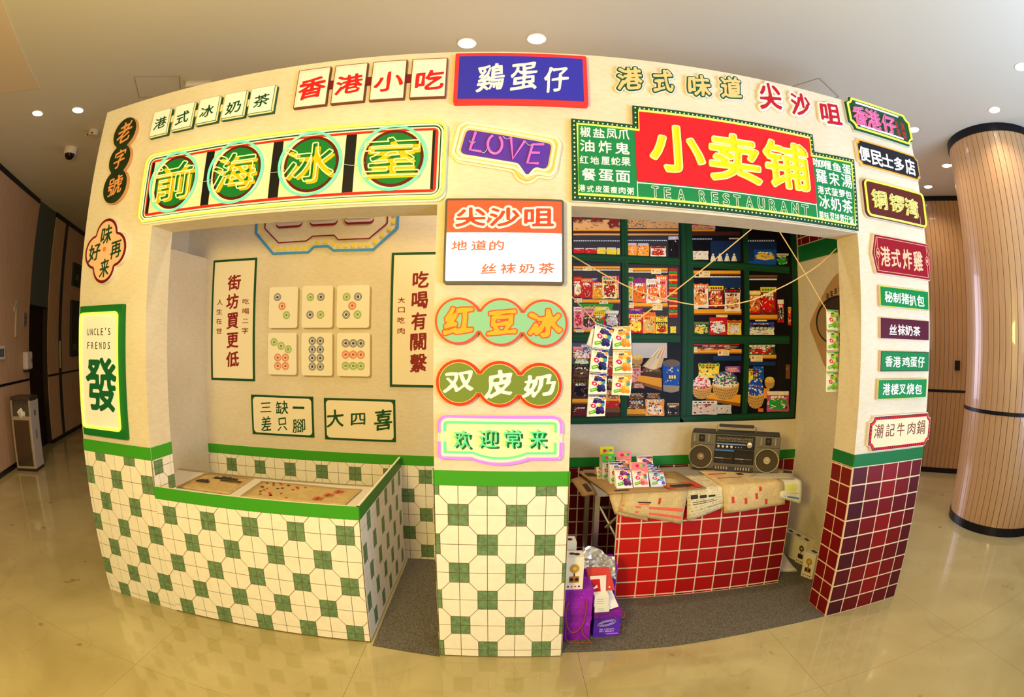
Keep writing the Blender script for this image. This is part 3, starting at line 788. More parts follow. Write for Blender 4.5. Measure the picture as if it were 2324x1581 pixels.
# ------------------------------------------------------------ the setting
def floor_material():
    m = bpy.data.materials.new('polished_marble'); m.use_nodes = True
    nt = m.node_tree; p = nt.nodes['Principled BSDF']
    tc = nt.nodes.new('ShaderNodeNewGeometry')
    n = nt.nodes.new('ShaderNodeTexNoise'); n.inputs['Scale'].default_value = 1.3; n.inputs['Detail'].default_value = 9; n.inputs['Distortion'].default_value = 1.2
    nt.links.new(tc.outputs['Position'], n.inputs['Vector'])
    r = nt.nodes.new('ShaderNodeValToRGB')
    r.color_ramp.elements[0].position = 0.3; r.color_ramp.elements[0].color = lin((170, 154, 106))
    r.color_ramp.elements[1].position = 0.7; r.color_ramp.elements[1].color = lin((190, 176, 128))
    nt.links.new(n.outputs['Fac'], r.inputs[0])
    v = nt.nodes.new('ShaderNodeTexVoronoi'); v.feature = 'DISTANCE_TO_EDGE'; v.inputs['Scale'].default_value = 2.2
    mx = nt.nodes.new('ShaderNodeMix'); mx.data_type = 'VECTOR'; mx.inputs[0].default_value = 0.25
    nt.links.new(tc.outputs['Position'], mx.inputs[4]); nt.links.new(n.outputs['Color'], mx.inputs[5]); nt.links.new(mx.outputs[1], v.inputs['Vector'])
    r2 = nt.nodes.new('ShaderNodeValToRGB'); r2.color_ramp.elements[0].position = 0.0; r2.color_ramp.elements[0].color = lin((236, 230, 218)); r2.color_ramp.elements[1].position = 0.006; r2.color_ramp.elements[1].color = (1, 1, 1, 1)
    nt.links.new(v.outputs['Distance'], r2.inputs[0])
    n2 = nt.nodes.new('ShaderNodeTexNoise'); n2.inputs['Scale'].default_value = 6; n2.inputs['Detail'].default_value = 2
    nt.links.new(tc.outputs['Position'], n2.inputs['Vector'])
    r3 = nt.nodes.new('ShaderNodeValToRGB'); r3.color_ramp.elements[0].position = 0.26; r3.color_ramp.elements[0].color = lin((215, 180, 130)); r3.color_ramp.elements[1].position = 0.3; r3.color_ramp.elements[1].color = (1, 1, 1, 1)
    nt.links.new(n2.outputs['Fac'], r3.inputs[0])
    a = nt.nodes.new('ShaderNodeMix'); a.data_type = 'RGBA'; a.blend_type = 'MULTIPLY'; a.inputs[0].default_value = 0.5
    nt.links.new(r.outputs[0], a.inputs[6]); nt.links.new(r2.outputs[0], a.inputs[7])
    b = nt.nodes.new('ShaderNodeMix'); b.data_type = 'RGBA'; b.blend_type = 'MULTIPLY'; b.inputs[0].default_value = 0.7
    nt.links.new(a.outputs[2], b.inputs[6]); nt.links.new(r3.outputs[0], b.inputs[7])
    nt.links.new(b.outputs[2], p.inputs['Base Color'])
    p.inputs['Roughness'].default_value = 0.05
    p.inputs['IOR'].default_value = 1.62
    return m
CEIL = 3.28
FX0, FX1, FY0, FY1 = -9.0, 8.0, -6.0, 7.0
FLOOR_MAT = floor_material()
fl = MB().box(FX0, FY0, -0.1, FX1, FY1, -0.0012).build('floor', mat('floor_joint', (112, 96, 66), 0.5))
struct(fl, 'polished beige marble floor of the lobby')
slab0 = None
for i in range(-8, 8):
    for k in range(-4, 6):
        if slab0 is None:
            slab0 = MB().box(0.0008, 0.0008, -0.0012, 0.9992, 0.9992, 0.0).build('floor_slab', FLOOR_MAT, fl)
            slab0.location = (i + 0.35, k - 0.55, 0); sm0 = slab0.data
        else:
            c_ = bpy.data.objects.new('floor_slab', sm0); COL.objects.link(c_); c_.parent = fl; c_.location = (i + 0.35, k - 0.55, 0)
ce = MB().box(FX0, FY0, CEIL, FX1, FY1, CEIL + 0.1).build('ceiling', mat('ceiling_paint', (206, 198, 180), 0.85))
struct(ce, 'smooth plain ceiling of the lobby')
# dropped soffit corner at the far left of the ceiling
MB().prism([(-3.39, 0.065), (-2.3, -1.6), (-2.3, -4.0), (-9.0, -4.0), (-9.0, -3.3)], 0.0, 0.008, Frame((0, 0, CEIL), (1, 0, 0), (0, 1, 0), (0, 0, -1))).build('soffit_panel', mat('soffit_paint', (214, 194, 166), 0.85), ce)
CF = Frame((0, 0, CEIL), (1, 0, 0), (0, 1, 0), (0, 0, -1))
M_HATCH = mat('hatch_joint', (150, 140, 124), 0.8)
for q in ([(-2.604, 0.44), (-2.281, 0.606), (-2.46, 0.90), (-2.789, 0.741)], [(1.994, 0.794), (2.105, 0.597), (2.407, 0.768), (2.29, 0.97)]):
    mb = MB()
    inn = ring_poly(q, 0.004)
    for i in range(4):
        j = (i + 1) % 4
        mb.prism([q[i], q[j], inn[j], inn[i]], 0.0, 0.003, CF)
    mb.build('access_hatch', M_HATCH, ce)
M_WOOD = mat('oak_slat', (190, 148, 104), 0.3, spec=0.5, coat=0.25, noise=0.05, nscale=6, stretch=(8, 8, 0.6))
M_WOODL = mat('oak_slat_left', (198, 160, 128), 0.5, noise=0.05, nscale=6, stretch=(8, 8, 0.6))
M_GAP = mat('slat_gap_dark', (60, 44, 32), 0.8)
M_TRIM = mat('black_metal_trim', (38, 36, 40), 0.35, metal=0.6)
# left wall, dark doorway recess, and the return wall beyond it
def wall_frame(a, b):
    a = Vector((a[0], a[1], 0)); b = Vector((b[0], b[1], 0))
    u = (b - a).normalized()
    n = Vector((u.y, -u.x, 0))
    return Frame(a, u, (0, 0, 1), n), (b - a).length
wf, wl = wall_frame((-4.0, -1.12), (-6.04, 2.21))
wlft = MB().box(0, -0.12, 0, wl, -0.012, CEIL, 0, wf).build('wall_left', M_GAP)
struct(wlft, 'left lobby wall clad in fine vertical oak slats')
mb = MB()
k = 0.0
while k < wl - 0.01:
    mb.box(k, -0.012, 0.0, k + 0.043, 0, 0.955, 0, wf); mb.box(k, -0.012, 0.975, k + 0.043, 0, CEIL - 0.05, 0, wf)
    k += 0.048
o = mb.build('slat_cladding', M_WOODL, wlft); o['kind'] = 'stuff'
MB().box(0, -0.012, 0.952, wl, 0.004, 0.98, 0, wf).build('mid_strip', M_TRIM, wlft)
MB().box(0, -0.012, CEIL - 0.06, wl, 0.006, CEIL, 0, wf).build('cornice_strip', M_TRIM, wlft)
MB().box(0, -0.012, 0, wl, 0.006, 0.06, 0, wf).build('skirting_strip', M_TRIM, wlft)
df, dl = wall_frame((-6.04, 2.21), (-6.41, 2.87))
dr = MB().box(0, -0.16, 1.92, dl, -0.02, CEIL, 0, df).build('wall_doorway', mat('grey_green_panel', (86, 92, 90), 0.5))
struct(dr, 'grey panel wall over the dark doorway')
dd = MB().box(0, -0.16, 0, dl, -0.10, 1.92, 0, df).build('door_1', mat('dark_door_leaf', (38, 26, 22), 0.5))
struct(dd, 'dark door leaf set back in the left wall')
MB().box(0.0, -0.10, 1.895, dl, -0.02, 1.92, 0, df).build('door_frame', M_TRIM, dd)
bf, bl = wall_frame((-6.41, 2.87), (-8.2, 6.02))
wb = MB().box(0, -0.16, 0, bl, -0.012, CEIL, 0, bf).build('wall_far_left', M_GAP)
struct(wb, 'far left lobby wall with oak slats beyond the doorway')
mb = MB(); k = 0.0
while k < bl - 0.01:
    if not (0.44 < k < 0.58):
        mb.box(k, -0.012, 0.0, k + 0.043, 0, 0.955, 0, bf); mb.box(k, -0.012, 0.975, k + 0.043, 0, CEIL - 0.05, 0, bf)
    k += 0.048
o = mb.build('slat_cladding', M_WOODL, wb); o['kind'] = 'stuff'
MB().box(0.47, -0.012, 0, 0.60, 0.006, CEIL - 0.05, 0, bf).build('metal_post_strip', mat('grey_strip', (70, 72, 76), 0.4, metal=0.5), wb)
MB().box(0, -0.012, 0.948, bl, 0.004, 0.976, 0, bf).build('mid_strip', M_TRIM, wb)
MB().box(-0.01, -0.012, CEIL - 0.07, bl, 0.008, CEIL, 0, bf).build('cornice_strip', M_TRIM, wb)
MB().box(-0.01, -0.012, 0, bl, 0.008, 0.06, 0, bf).build('skirting_strip', M_TRIM, wb)
MB().box(0.52, 0.006, 1.05, 0.56, 0.03, 1.45, 0, bf).build('door_pull', M_STEEL, wb)
# far right wall behind the stall, with real slats
rf, rl = wall_frame((3.8, 3.37), (6.6, 0.72))
wr = MB().box(0, -0.14, 0, rl, -0.012, CEIL, 0, rf).build('wall_right', M_GAP)
struct(wr, 'right lobby wall clad in vertical oak slats')
k = 0.9
def share(o, mesh_src, parent, loc):
    c = bpy.data.objects.new(o, mesh_src); COL.objects.link(c); c.parent = parent; c.location = loc
    return c
first = MB().box(0, -0.012, 0.06, 0.057, 0, CEIL - 0.05, 0, rf).build('slat', M_WOOD, wr)
sm = first.data
first.location = rf.u * k
k += 0.061
while k < 3.3:
    share('slat', sm, wr, rf.u * k)
    k += 0.061
MB().box(0, -0.012, 0.06, 0.9, 0, CEIL - 0.05, 0, rf).build('plain_panel', M_WOOD, wr)
MB().box(3.3, -0.012, 0.06, rl, 0, CEIL - 0.05, 0, rf).build('plain_panel', M_WOOD, wr)
MB().box(0, -0.012, 0.955, rl, 0.005, 0.985, 0, rf).build('mid_strip', M_TRIM, wr)
MB().box(0, -0.012, CEIL - 0.06, rl, 0.006, CEIL, 0, rf).build('cornice_strip', M_TRIM, wr)
MB().box(0, -0.012, 0, rl, 0.006, 0.06, 0, rf).build('skirting_strip', M_TRIM, wr)
MB().box(FX0, FY1, 0, FX1, FY1 + 0.1, CEIL).build('wall_back', mat('back_wall_paint', (150, 132, 112), 0.8))
struct(bpy.data.objects['wall_back'], 'plain far lobby wall behind the stall')
# big rounded column on the right
CX, CY, CR = 4.25, 0.55, 0.5
def capsule(r, x1=6.2, n=40):
    P = [(x1, CY + r)]
    for q in range(n + 1):
        g = PI / 2 + PI * q / n
        P.append((CX + r * math.cos(g), CY + r * math.sin(g)))
    P.append((x1, CY - r))
    return P
GF = Frame((0, 0, 0), (1, 0, 0), (0, 1, 0), (0, 0, 1))
cl = MB().prism(capsule(CR - 0.012), 0, CEIL, GF).build('column_1', M_GAP)
struct(cl, 'round-ended lobby column clad in oak slats')
for nm, z0, z1, rr in (('cornice_strip', CEIL - 0.07, CEIL, 0.008), ('mid_strip', 0.955, 0.985, 0.004), ('skirting_strip', 0, 0.07, 0.008)):
    MB().prism(capsule(CR + rr), z0, z1, GF).build(nm, M_TRIM, cl)
nsl = 26
sl = MB()
da = PI / nsl
def arcslat(g0, g1):
    P = [(CR * math.cos(g), CR * math.sin(g)) for g in (g0, (g0 + g1) / 2, g1)]
    Q = [((CR - 0.02) * math.cos(g), (CR - 0.02) * math.sin(g)) for g in (g1, (g0 + g1) / 2, g0)]
    return P + Q
sl.prism(arcslat(-da * 0.465, da * 0.465), 0.03, CEIL - 0.03, GF)
s0 = sl.build('slat', M_WOOD, cl)
s0.location = (CX, CY, 0); s0.rotation_euler = (0, 0, PI / 2 + da / 2)
for q in range(1, nsl):
    c = share('slat', s0.data, cl, (CX, CY, 0)); c.rotation_euler = (0, 0, PI / 2 + da / 2 + q * da)
s1 = MB().box(0, -0.01, 0.03, 0.056, 0.01, CEIL - 0.03).build('slat', M_WOOD, cl)
s1.location = (CX + 0.003, CY - CR + 0.01, 0)
for q in range(0, 32):
    if q: share('slat', s1.data, cl, (CX + 0.003 + q * 0.0605, CY - CR + 0.01, 0))
    share('slat', s1.data, cl, (CX + 0.003 + q * 0.0605, CY + CR - 0.01, 0))

# downlights
M_LAMP = glow('lamp_disc', (255, 250, 238), 14)
M_LRING = mat('lamp_ring', (235, 225, 210), 0.5)
where = ['above the middle of the stall, the one on the left', 'above the middle of the stall, the one on the right', 'at far left of the ceiling, the outer one', 'at far left of the ceiling, nearer the stall', 'above the rounded column', 'beside the top corner of the stall', 'between stall and column, the nearer one', 'low over the far slatted wall', 'at the right edge of the picture']
for i, (x, y) in enumerate(LAMPS):
    t = thing('ceiling_downlight', 'round recessed white downlight ' + where[i], 'lamp', (x, y, CEIL), 'recessed ceiling downlights')
    r = 0.05
    MB().lathe([(r, -0.001), (r + 0.010, -0.001), (r + 0.010, -0.006), (r, -0.006)], (x, y, CEIL), 28).build('trim_ring', M_LRING, t)
    MB().lathe([(r, -0.0065), (r, -0.008), (r * 0.9, -0.009)], (x, y, CEIL), 28).build('lens', M_LAMP, t)
    l = bpy.data.lights.new('downlight', 'SPOT'); l.energy = 38 if abs(x) < 1 else (32 if x < 0 else 20); l.color = (1.0, 0.80, 0.58); l.spot_size = 2.4; l.spot_blend = 0.8; l.shadow_soft_size = 0.05
    lo = bpy.data.objects.new('downlight', l); COL.objects.link(lo); lo.parent = t; lo.location = (0, 0, -0.03)

# ------------------------------------------------------------ the stall
X0, X1, X2, X3, X4, X5 = -2.297, -1.751, -0.287, 0.268, 1.729, 2.279
ZT, ZL, ZB, ZC, DP = 2.75, 2.005, 0.910, 0.847, 0.18
st = thing('market_stall', 'cream paper-covered stall front with two open bays and tiled pillars', 'stall', (0, 0, 0))
MB().box(X0, 0, ZL, X5, DP, ZT).build('header_beam', M_PAPER, st)
def pillar(x0, x1, yb=0.0):
    mb = MB()
    P = [(x0, yb, 0.001), (x1, yb, 0.001), (x1, DP, 0.001), (x0, DP, 0.001), (x0, 0, ZL), (x1, 0, ZL), (x1, DP, ZL), (x0, DP, ZL)]
    mb.add(P, [(0, 1, 2, 3), (4, 5, 6, 7), (0, 1, 5, 4), (1, 2, 6, 5), (2, 3, 7, 6), (3, 0, 4, 7)])
    return mb.build('pillar', M_PAPER, st)
p1 = pillar(X0, X1); p2 = pillar(X2, X3, -0.031); p3 = pillar(X4, X5)
tilt = Vector((0, 0.031, ZL))
PF2 = Frame((0, -0.031, 0), (1, 0, 0), tilt)
def facing(pl, fr, a0, a1, z0, band, line, base):
    """thin printed facing board with its green band"""
    MB().box(a0, 0, z0, a1, 0.003, ZC, 0, fr).build('facing_board', line, pl)
    MB().box(a0, 0, ZC, a1, 0.0045, ZB, 0, fr).build('green_band', band, pl)
def off(fr, d):
    return Frame(fr.o + fr.n * d, fr.u, fr.v, fr.n)
# left pillar
facing(p1, FRONT, X0, X1, 0, M_BAND, M_LINE, None)
octagon_tiles(p1, off(FRONT, 0.003), X0, 0, X1, ZC, -2.035, 0.714, 0.1190, 0.1365)
R1 = Frame((X1, 0, 0), (0, 1, 0), (0, 0, 1), (1, 0, 0))
facing(p1, R1, 0.002, DP, 0, M_BAND, M_LINE, None)
octagon_tiles(p1, off(R1, 0.003), 0, 0.62, DP, ZC, 0.048, 0.803, 0.106, 0.102)
# middle pillar
facing(p2, PF2, X2, X3, 0, M_BAND, M_LINE, None)
octagon_tiles(p2, off(PF2, 0.003), X2, 0.004, X3, ZC, -0.189, 0.7176, 0.1216, 0.1352)
for xx, nn in ((X2, -1), (X3, 1)):
    R_ = Frame((xx, -0.028, 0), (0, 1, 0), (0, 0, 1), (nn, 0, 0))
    facing(p2, R_, 0, DP + 0.02, 0, M_BAND, M_LINE, None)
    octagon_tiles(p2, off(R_, 0.003), 0, 0.0, DP + 0.02, ZC, 0.03, 0.7176, 0.106, 0.1352)
# right pillar
facing(p3, FRONT, X4, X5, 0, M_BAND2, M_GROUT, None)
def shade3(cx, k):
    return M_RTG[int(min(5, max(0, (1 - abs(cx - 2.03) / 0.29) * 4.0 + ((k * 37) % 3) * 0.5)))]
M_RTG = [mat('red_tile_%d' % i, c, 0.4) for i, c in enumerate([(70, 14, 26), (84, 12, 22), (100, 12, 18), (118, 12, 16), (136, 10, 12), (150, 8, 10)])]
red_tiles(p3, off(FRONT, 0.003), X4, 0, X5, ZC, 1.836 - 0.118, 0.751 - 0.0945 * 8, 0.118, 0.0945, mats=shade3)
R3 = Frame((X4, 0, 0), (0, 1, 0), (0, 0, 1), (-1, 0, 0))
facing(p3, R3, 0, DP, 0, M_BAND2, M_GROUT, None)
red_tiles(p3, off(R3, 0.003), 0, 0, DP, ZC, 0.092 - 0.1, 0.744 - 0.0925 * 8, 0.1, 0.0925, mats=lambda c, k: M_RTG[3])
# back boards
b1 = MB().box(X0, 1.04, 0, 0.0, 1.06, ZT).build('back_board', M_PAPER, st)
b2 = MB().box(0.0, 1.04, 0, X5, 1.06, ZT).build('back_board', M_PAPER, st)
MB().box(-2.09, 0, 0, -0.02, 0.003, 0.654, 0, BACK).build('facing_board', M_LINE, b1)
MB().box(-2.09, 0, 0.654, -0.02, 0.0045, 0.7174, 0, BACK).build('green_band', M_BAND, b1)
octagon_tiles(b1, off(BACK, 0.003), -2.09, 0, -0.25, 0.654, -1.896, 0.580, 0.1165, 0.129)
MB().box(0.0, 0, 0, 2.05, 0.003, 0.654, 0, BACK).build('facing_board', M_GROUT, b2)
MB().box(0.0, 0, 0.654, 2.05, 0.0045, 0.7174, 0, BACK).build('green_band', mat('green_band_mid', (34, 130, 44), 0.45), b2)
red_tiles(b2, off(BACK, 0.003), 0.3, 0, 2.05, 0.654, 0.473 - 0.106 * 2, 0.652 - 0.092 * 8, 0.106, 0.092, mats=lambda c, k: M_RTG[2 if c < 1.2 else 3])
# side boards
MB().box(-2.11, DP, 0, -2.09, 1.04, 2.01).build('side_board', M_PAPER, st)
MB().box(X0, DP, 0, X0 + 0.02, 1.04, ZT).build('side_board', M_PAPER, st)
sb = MB().box(2.05, DP, 0, 2.07, 1.04, ZT).build('side_board', M_PAPER, st)
SR = Frame((2.0488, 0, 0), (0, 1, 0), (0, 0, 1), (-1, 0, 0))
MB().box(DP, 0, 2.14, 1.04, 0.003, 2.5, 0, SR).build('facing_board', M_GROUT, sb)
MB().box(DP, 0, 2.03, 1.04, 0.004, 2.14, 0, SR).build('green_band', M_BAND2, sb)
red_tiles(sb, off(SR, 0.003), DP, 2.142, 1.04, 2.5, 0.994 - 0.106 * 9, 2.142 + 0.055 - 0.092, 0.106, 0.092, mats=lambda c, k: M_RTG[3])
# carpet
cp = MB().prism([(-0.618, 0.002), (-0.29, -0.045), (-0.29, 0.185), (0.272, 0.185), (0.272, -0.004), (0.8, -0.022), (1.3, -0.002), (1.722, -0.002), (1.722, 0.185), (2.045, 0.185), (2.045, 1.035), (-0.63, 1.035)], 0.0, 0.004, GF)
def carpet_material():
    return mat('grey_felt_carpet', (104, 98, 86), 0.95, noise=0.35, nscale=160, bump=0.6)
tag(cp.build('carpet', carpet_material()), 'thin grey felt carpet on the floor inside the stall', 'carpet')

# counter in the left bay
ct = thing('serving_counter', 'octagon-tiled counter with green top band in the left bay', 'counter', (-1.2, 0.3, 0))
ca, cb = Vector((X1, -0.006, 0)), Vector((-0.635, 0.030, 0))
CFR = Frame(ca, cb - ca, (0, 0, 1)); cw = (cb - ca).length
cx = lambda x: (x - X1)
fp = MB().box(0, -0.012, 0, cw, 0, 0.714, 0, CFR).build('front_panel', [M_EDGE], ct)
MB().box(0, 0, 0, cw, 0.002, 0.652, 0, CFR).build('facing_board', M_LINE, fp)
MB().box(0, 0, 0.652, cw, 0.0035, 0.714, 0, CFR).build('green_band', M_BAND, fp)
octagon_tiles(fp, off(CFR, 0.002), 0.0, 0.006, cw, 0.652, cx(-1.665), 0.572, 0.1200, 0.1315)
sa, sb_ = Vector((-0.635, 0.030, 0)), Vector((-0.648, 1.0, 0))
SFR = Frame(sa, sb_ - sa, (0, 0, 1), (1, 0, 0)); sw = (sb_ - sa).length
sp = MB().box(0, -0.012, 0, sw, 0, 0.714, 0, SFR).build('side_panel', M_EDGE, ct)
MB().box(0, 0, 0, sw, 0.002, 0.652, 0, SFR).build('facing_board', M_LINE, sp)
MB().box(0, 0, 0.652, sw, 0.0035, 0.714, 0, SFR).build('green_band', mat('green_band_side', (50, 125, 34), 0.45), sp)
octagon_tiles(sp, off(SFR, 0.002), 0.0, 0.006, sw, 0.652, 0.174 - 0.03, 0.598, 0.0935, 0.130)
MB().prism([(-1.742, 0.036), (-0.652, 0.048), (-0.662, 0.66), (-2.085, 0.66), (-2.085, 0.186), (-1.742, 0.186)], 0.59, 0.617, GF).build('worktop', mat('white_laminate', (222, 214, 200), 0.35), ct)
MB().box(-2.08, 0.645, 0.617, -0.665, 0.66, 0.622).build('worktop_edge', M_STEEL, ct)

# newspapers: printed sheets that lie or bend over an edge
def news_material(name, base, ink, red=0.0, sx=60, sy=14):
    m = bpy.data.materials.new(name); m.use_nodes = True
    nt = m.node_tree; p = nt.nodes['Principled BSDF']; p.inputs['Roughness'].default_value = 0.85
    uv = nt.nodes.new('ShaderNodeTexCoord')
    mp = nt.nodes.new('ShaderNodeMapping'); mp.inputs['Scale'].default_value = (sx, sy, 1)
    nt.links.new(uv.outputs['UV'], mp.inputs[0])
    br = nt.nodes.new('ShaderNodeTexBrick'); br.inputs['Scale'].default_value = 1; br.inputs['Mortar Size'].default_value = 0.11; br.inputs['Brick Width'].default_value = 0.55; br.inputs['Row Height'].default_value = 0.5
    br.offset = 0.3
    br.inputs['Color1'].default_value = lin(ink); br.inputs['Color2'].default_value = lin(base); br.inputs['Mortar'].default_value = lin(base)
    nt.links.new(mp.outputs[0], br.inputs['Vector'])
    n = nt.nodes.new('ShaderNodeTexNoise'); n.inputs['Scale'].default_value = 170; n.inputs['Detail'].default_value = 1
    nt.links.new(uv.outputs['UV'], n.inputs['Vector'])
    r = nt.nodes.new('ShaderNodeValToRGB'); r.color_ramp.elements[0].position = 0.40; r.color_ramp.elements[1].position = 0.47
    nt.links.new(n.outputs['Fac'], r.inputs[0])
    mx = nt.nodes.new('ShaderNodeMix'); mx.data_type = 'RGBA'
    nt.links.new(r.outputs[0], mx.inputs[0]); mx.inputs[6].default_value = lin(base); nt.links.new(br.outputs[0], mx.inputs[7])
    # blank margins and gutters
    n2 = nt.nodes.new('ShaderNodeTexNoise'); n2.inputs['Scale'].default_value = 5
    nt.links.new(uv.outputs['UV'], n2.inputs['Vector'])
    r2 = nt.nodes.new('ShaderNodeValToRGB'); r2.color_ramp.elements[0].position = 0.42; r2.color_ramp.elements[1].position = 0.46
    nt.links.new(n2.outputs['Fac'], r2.inputs[0])
    mx2 = nt.nodes.new('ShaderNodeMix'); mx2.data_type = 'RGBA'
    nt.links.new(r2.outputs[0], mx2.inputs[0]); mx2.inputs[6].default_value = lin(base); nt.links.new(mx.outputs[2], mx2.inputs[7])
    nt.links.new(mx2.outputs[2], p.inputs['Base Color'])
    return m
def sheet(name, rows, material, parent=None, th=0.0012):
    """rows of 3-D points; a thin solid sheet with UVs"""
    nr, nc = len(rows), len(rows[0])
    me = bpy.data.meshes.new(name)
    o_ = ORG.get(parent.name, Vector()) if parent else Vector()
    V = [tuple(Vector(p) - o_) for r in rows for p in r]
    F = [(i * nc + j, i * nc + j + 1, (i + 1) * nc + j + 1, (i + 1) * nc + j) for i in range(nr - 1) for j in range(nc - 1)]
    me.from_pydata(V, [], F)
    uv = me.uv_layers.new(name='UVMap')
    for p in me.polygons:
        for li, vi in zip(p.loop_indices, p.vertices):
            uv.data[li].uv = ((vi % nc) / (nc - 1), (vi // nc) / (nr - 1))
    for p in me.polygons: p.use_smooth = True
    me.materials.append(material)
    o = bpy.data.objects.new(name, me); COL.objects.link(o)
    if parent:
        o.parent = parent; ORG[o.name] = o_
    s = o.modifiers.new('solid', 'SOLIDIFY'); s.thickness = th
    return o
def lerp(a, b, t): return Vector(a) * (1 - t) + Vector(b) * t
def quad_sheet(q, nr, nc, fz=None):
    rows = []
    for i in range(nr):
        t = i / (nr - 1); r = []
        for j in range(nc):
            s_ = j / (nc - 1)
            p = lerp(lerp(q[0], q[1], s_), lerp(q[3], q[2], s_), t)
            if fz: p = p + Vector((0, 0, fz(s_, t)))
            r.append(p)
        rows.append(r)
    return rows
NEWS1 = news_material('newsprint_tan', (200, 172, 112), (92, 74, 48), sx=54, sy=30)
NEWS2 = news_material('newsprint_yellow', (222, 192, 132), (112, 90, 50), sx=60, sy=34)
NEWS3 = news_material('newsprint_cream', (226, 210, 164), (110, 100, 80), sx=30, sy=10)
NEWS4 = news_material('newsprint_brown', (170, 132, 76), (104, 76, 40), sx=80, sy=34)
M_INKR = mat('red_ink', (205, 70, 50), 0.8)
M_INKK = mat('black_ink', (60, 52, 44), 0.8)
def onsheet(t, q, z, L, parent_name='ink_block'):
    """printed blocks laid on a flat sheet; L of (s0,t0,s1,t1,material)"""
    for s0, t0, s1, t1, m in L:
        pts = [lerp(lerp(q[0], q[1], a), lerp(q[3], q[2], a), b) + Vector((0, 0, z)) for a, b in ((s0, t0), (s1, t0), (s1, t1), (s0, t1))]
        mb = MB(); mb.add(pts, [(0, 1, 2, 3)])
        mb.build(parent_name, m, t)
z_ = 0.620
n1 = thing('newspaper', 'tan newspaper with a skyline picture lying on the counter, by the left pillar', 'newspaper', (-1.65, 0.45, z_), 'newspapers on the counter')
q = [(-1.84, 0.30, z_), (-1.467, 0.294, z_), (-1.49, 0.635, z_), (-1.852, 0.622, z_)]
sheet('page', quad_sheet(q, 8, 8, lambda s, t: 0.002 + 0.003 * math.sin(s * 5) * t), NEWS1, n1)
onsheet(n1, q, 0.0085, [(0.06, 0.955, 0.95, 0.965, M_INKR), (0.06, 0.5, 0.065, 0.96, M_INKR), (0.95, 0.1, 0.955, 0.96, M_INKR), (0.52, 0.60, 0.92, 0.66, M_INKK), (0.30, 0.70, 0.52, 0.715, M_INKK), (0.05, 0.30, 0.40, 0.312, M_INKR), (0.86, 0.62, 0.93, 0.68, M_INKR)])
def skyline(t, q, z, s0, t0, s1, t1, seed):
    """halftone picture: a ragged dark block of small towers"""
    r_ = random.Random(seed); mb = MB(); N_ = 16
    for k in range(N_):
        a = s0 + (s1 - s0) * k / N_; b_ = s0 + (s1 - s0) * (k + 1) / N_
        top = t0 + (t1 - t0) * (0.45 + 0.55 * r_.random()) * math.sin(PI * (k + 1) / (N_ + 1)) ** 0.4
        pts = [lerp(lerp(q[0], q[1], s_), lerp(q[3], q[2], s_), t_) + Vector((0, 0, z)) for s_, t_ in ((a, t0), (b_, t0), (b_, top), (a, top))]
        mb.add(pts, [(0, 1, 2, 3)])
    mb.build('picture_block', M_INKK, t)
skyline(n1, q, 0.0085, 0.34, 0.70, 0.80, 0.90, 2)
skyline(n1, q, 0.0085, 0.14, 0.40, 0.40, 0.62, 5)
n2 = thing('newspaper', 'tan newspaper with red headlines lying on the counter, near the side panel', 'newspaper', (-1.1, 0.43, z_), 'newspapers on the counter')
q2 = [(-1.39, 0.27, z_), (-0.79, 0.29, z_), (-0.778, 0.57, z_), (-1.416, 0.592, z_)]
sheet('page', quad_sheet(q2, 8, 12, lambda s, t: 0.002 + 0.004 * abs(math.sin(s * 4))), NEWS1, n2)
mb = MB()
rr = random.Random(4)
for k in range(26):
    s0 = rr.uniform(0.05, 0.5); t0 = rr.uniform(0.1, 0.9)
    pts = [lerp(lerp(q2[0], q2[1], a), lerp(q2[3], q2[2], a), b) + Vector((0, 0, 0.0085)) for a, b in ((s0, t0), (s0 + 0.025, t0), (s0 + 0.025, t0 + 0.05), (s0, t0 + 0.05))]
    mb.add(pts, [(0, 1, 2, 3)], rr.choice([0, 0, 1]))
mb.build('small_ink_marks', [M_INKR, M_INKK], n2)['kind'] = 'stuff'
for i in range(3):
    mk = Frame((-0.985 + 0.035 * i, 0.33 + 0.07 * i, z_ + 0.0088), (1, 0, 0), (0, 1, 0), (0, 0, 1))
    mb = MB()
    for a in range(4):
        mb.box(0, 0, a * 0.013, 0.055, 0.0004, a * 0.013 + 0.006, 0, mk)
    mb.box(0.02, 0, 0, 0.028, 0.0004, 0.045, 0, mk)
    mb.build('headline_block', M_INKR, n2)

# ------------------------------------------------------------ wall prints in the left bay
Bf = off(BACK, 0.0)
M_CREAM = mat('pale_cream_print', (244, 230, 196), 0.6)
M_DKG = mat('dark_green_print', (28, 78, 36), 0.6)
M_DKR = mat('dark_red_print', (140, 36, 30), 0.6)
def framed(t, x0, z0, x1, z1, b=0.018, fr=Bf, rad=0.0):
    MB().box(x0, 0.0, z0, x1, 0.003, z1, 0, fr).build('frame_print', M_DKG, t)
    if rad:
        MB().prism(rrect(x0 + b, z0 + b, x1 - b, z1 - b, rad), 0.003, 0.0042, fr).build('panel_print', M_CREAM, t)
    else:
        MB().box(x0 + b, 0.003, z0 + b, x1 - b, 0.0042, z1 - b, 0, fr).build('panel_print', M_CREAM, t)
t = thing('wall_poster', 'tall narrow cream poster with dark red characters, on the side by the left pillar', 'poster', (-1.85, 1.04, 1.165), 'posters on the back board of the left bay')
framed(t, -2.034, 1.166, -1.672, 1.995, 0.016)
word('pl', 0.0042, 0.0052, M_DKR, t, fr=Bf, bold=0.026, brush=0.5, N=54); word('pl2', 0.0042, 0.0052, M_DKR, t, fr=Bf, bold=0.01, N=36)
t = thing('wall_poster', 'tall cream poster half hidden behind the middle pillar', 'poster', (-0.5, 1.04, 1.152), 'posters on the back board of the left bay')
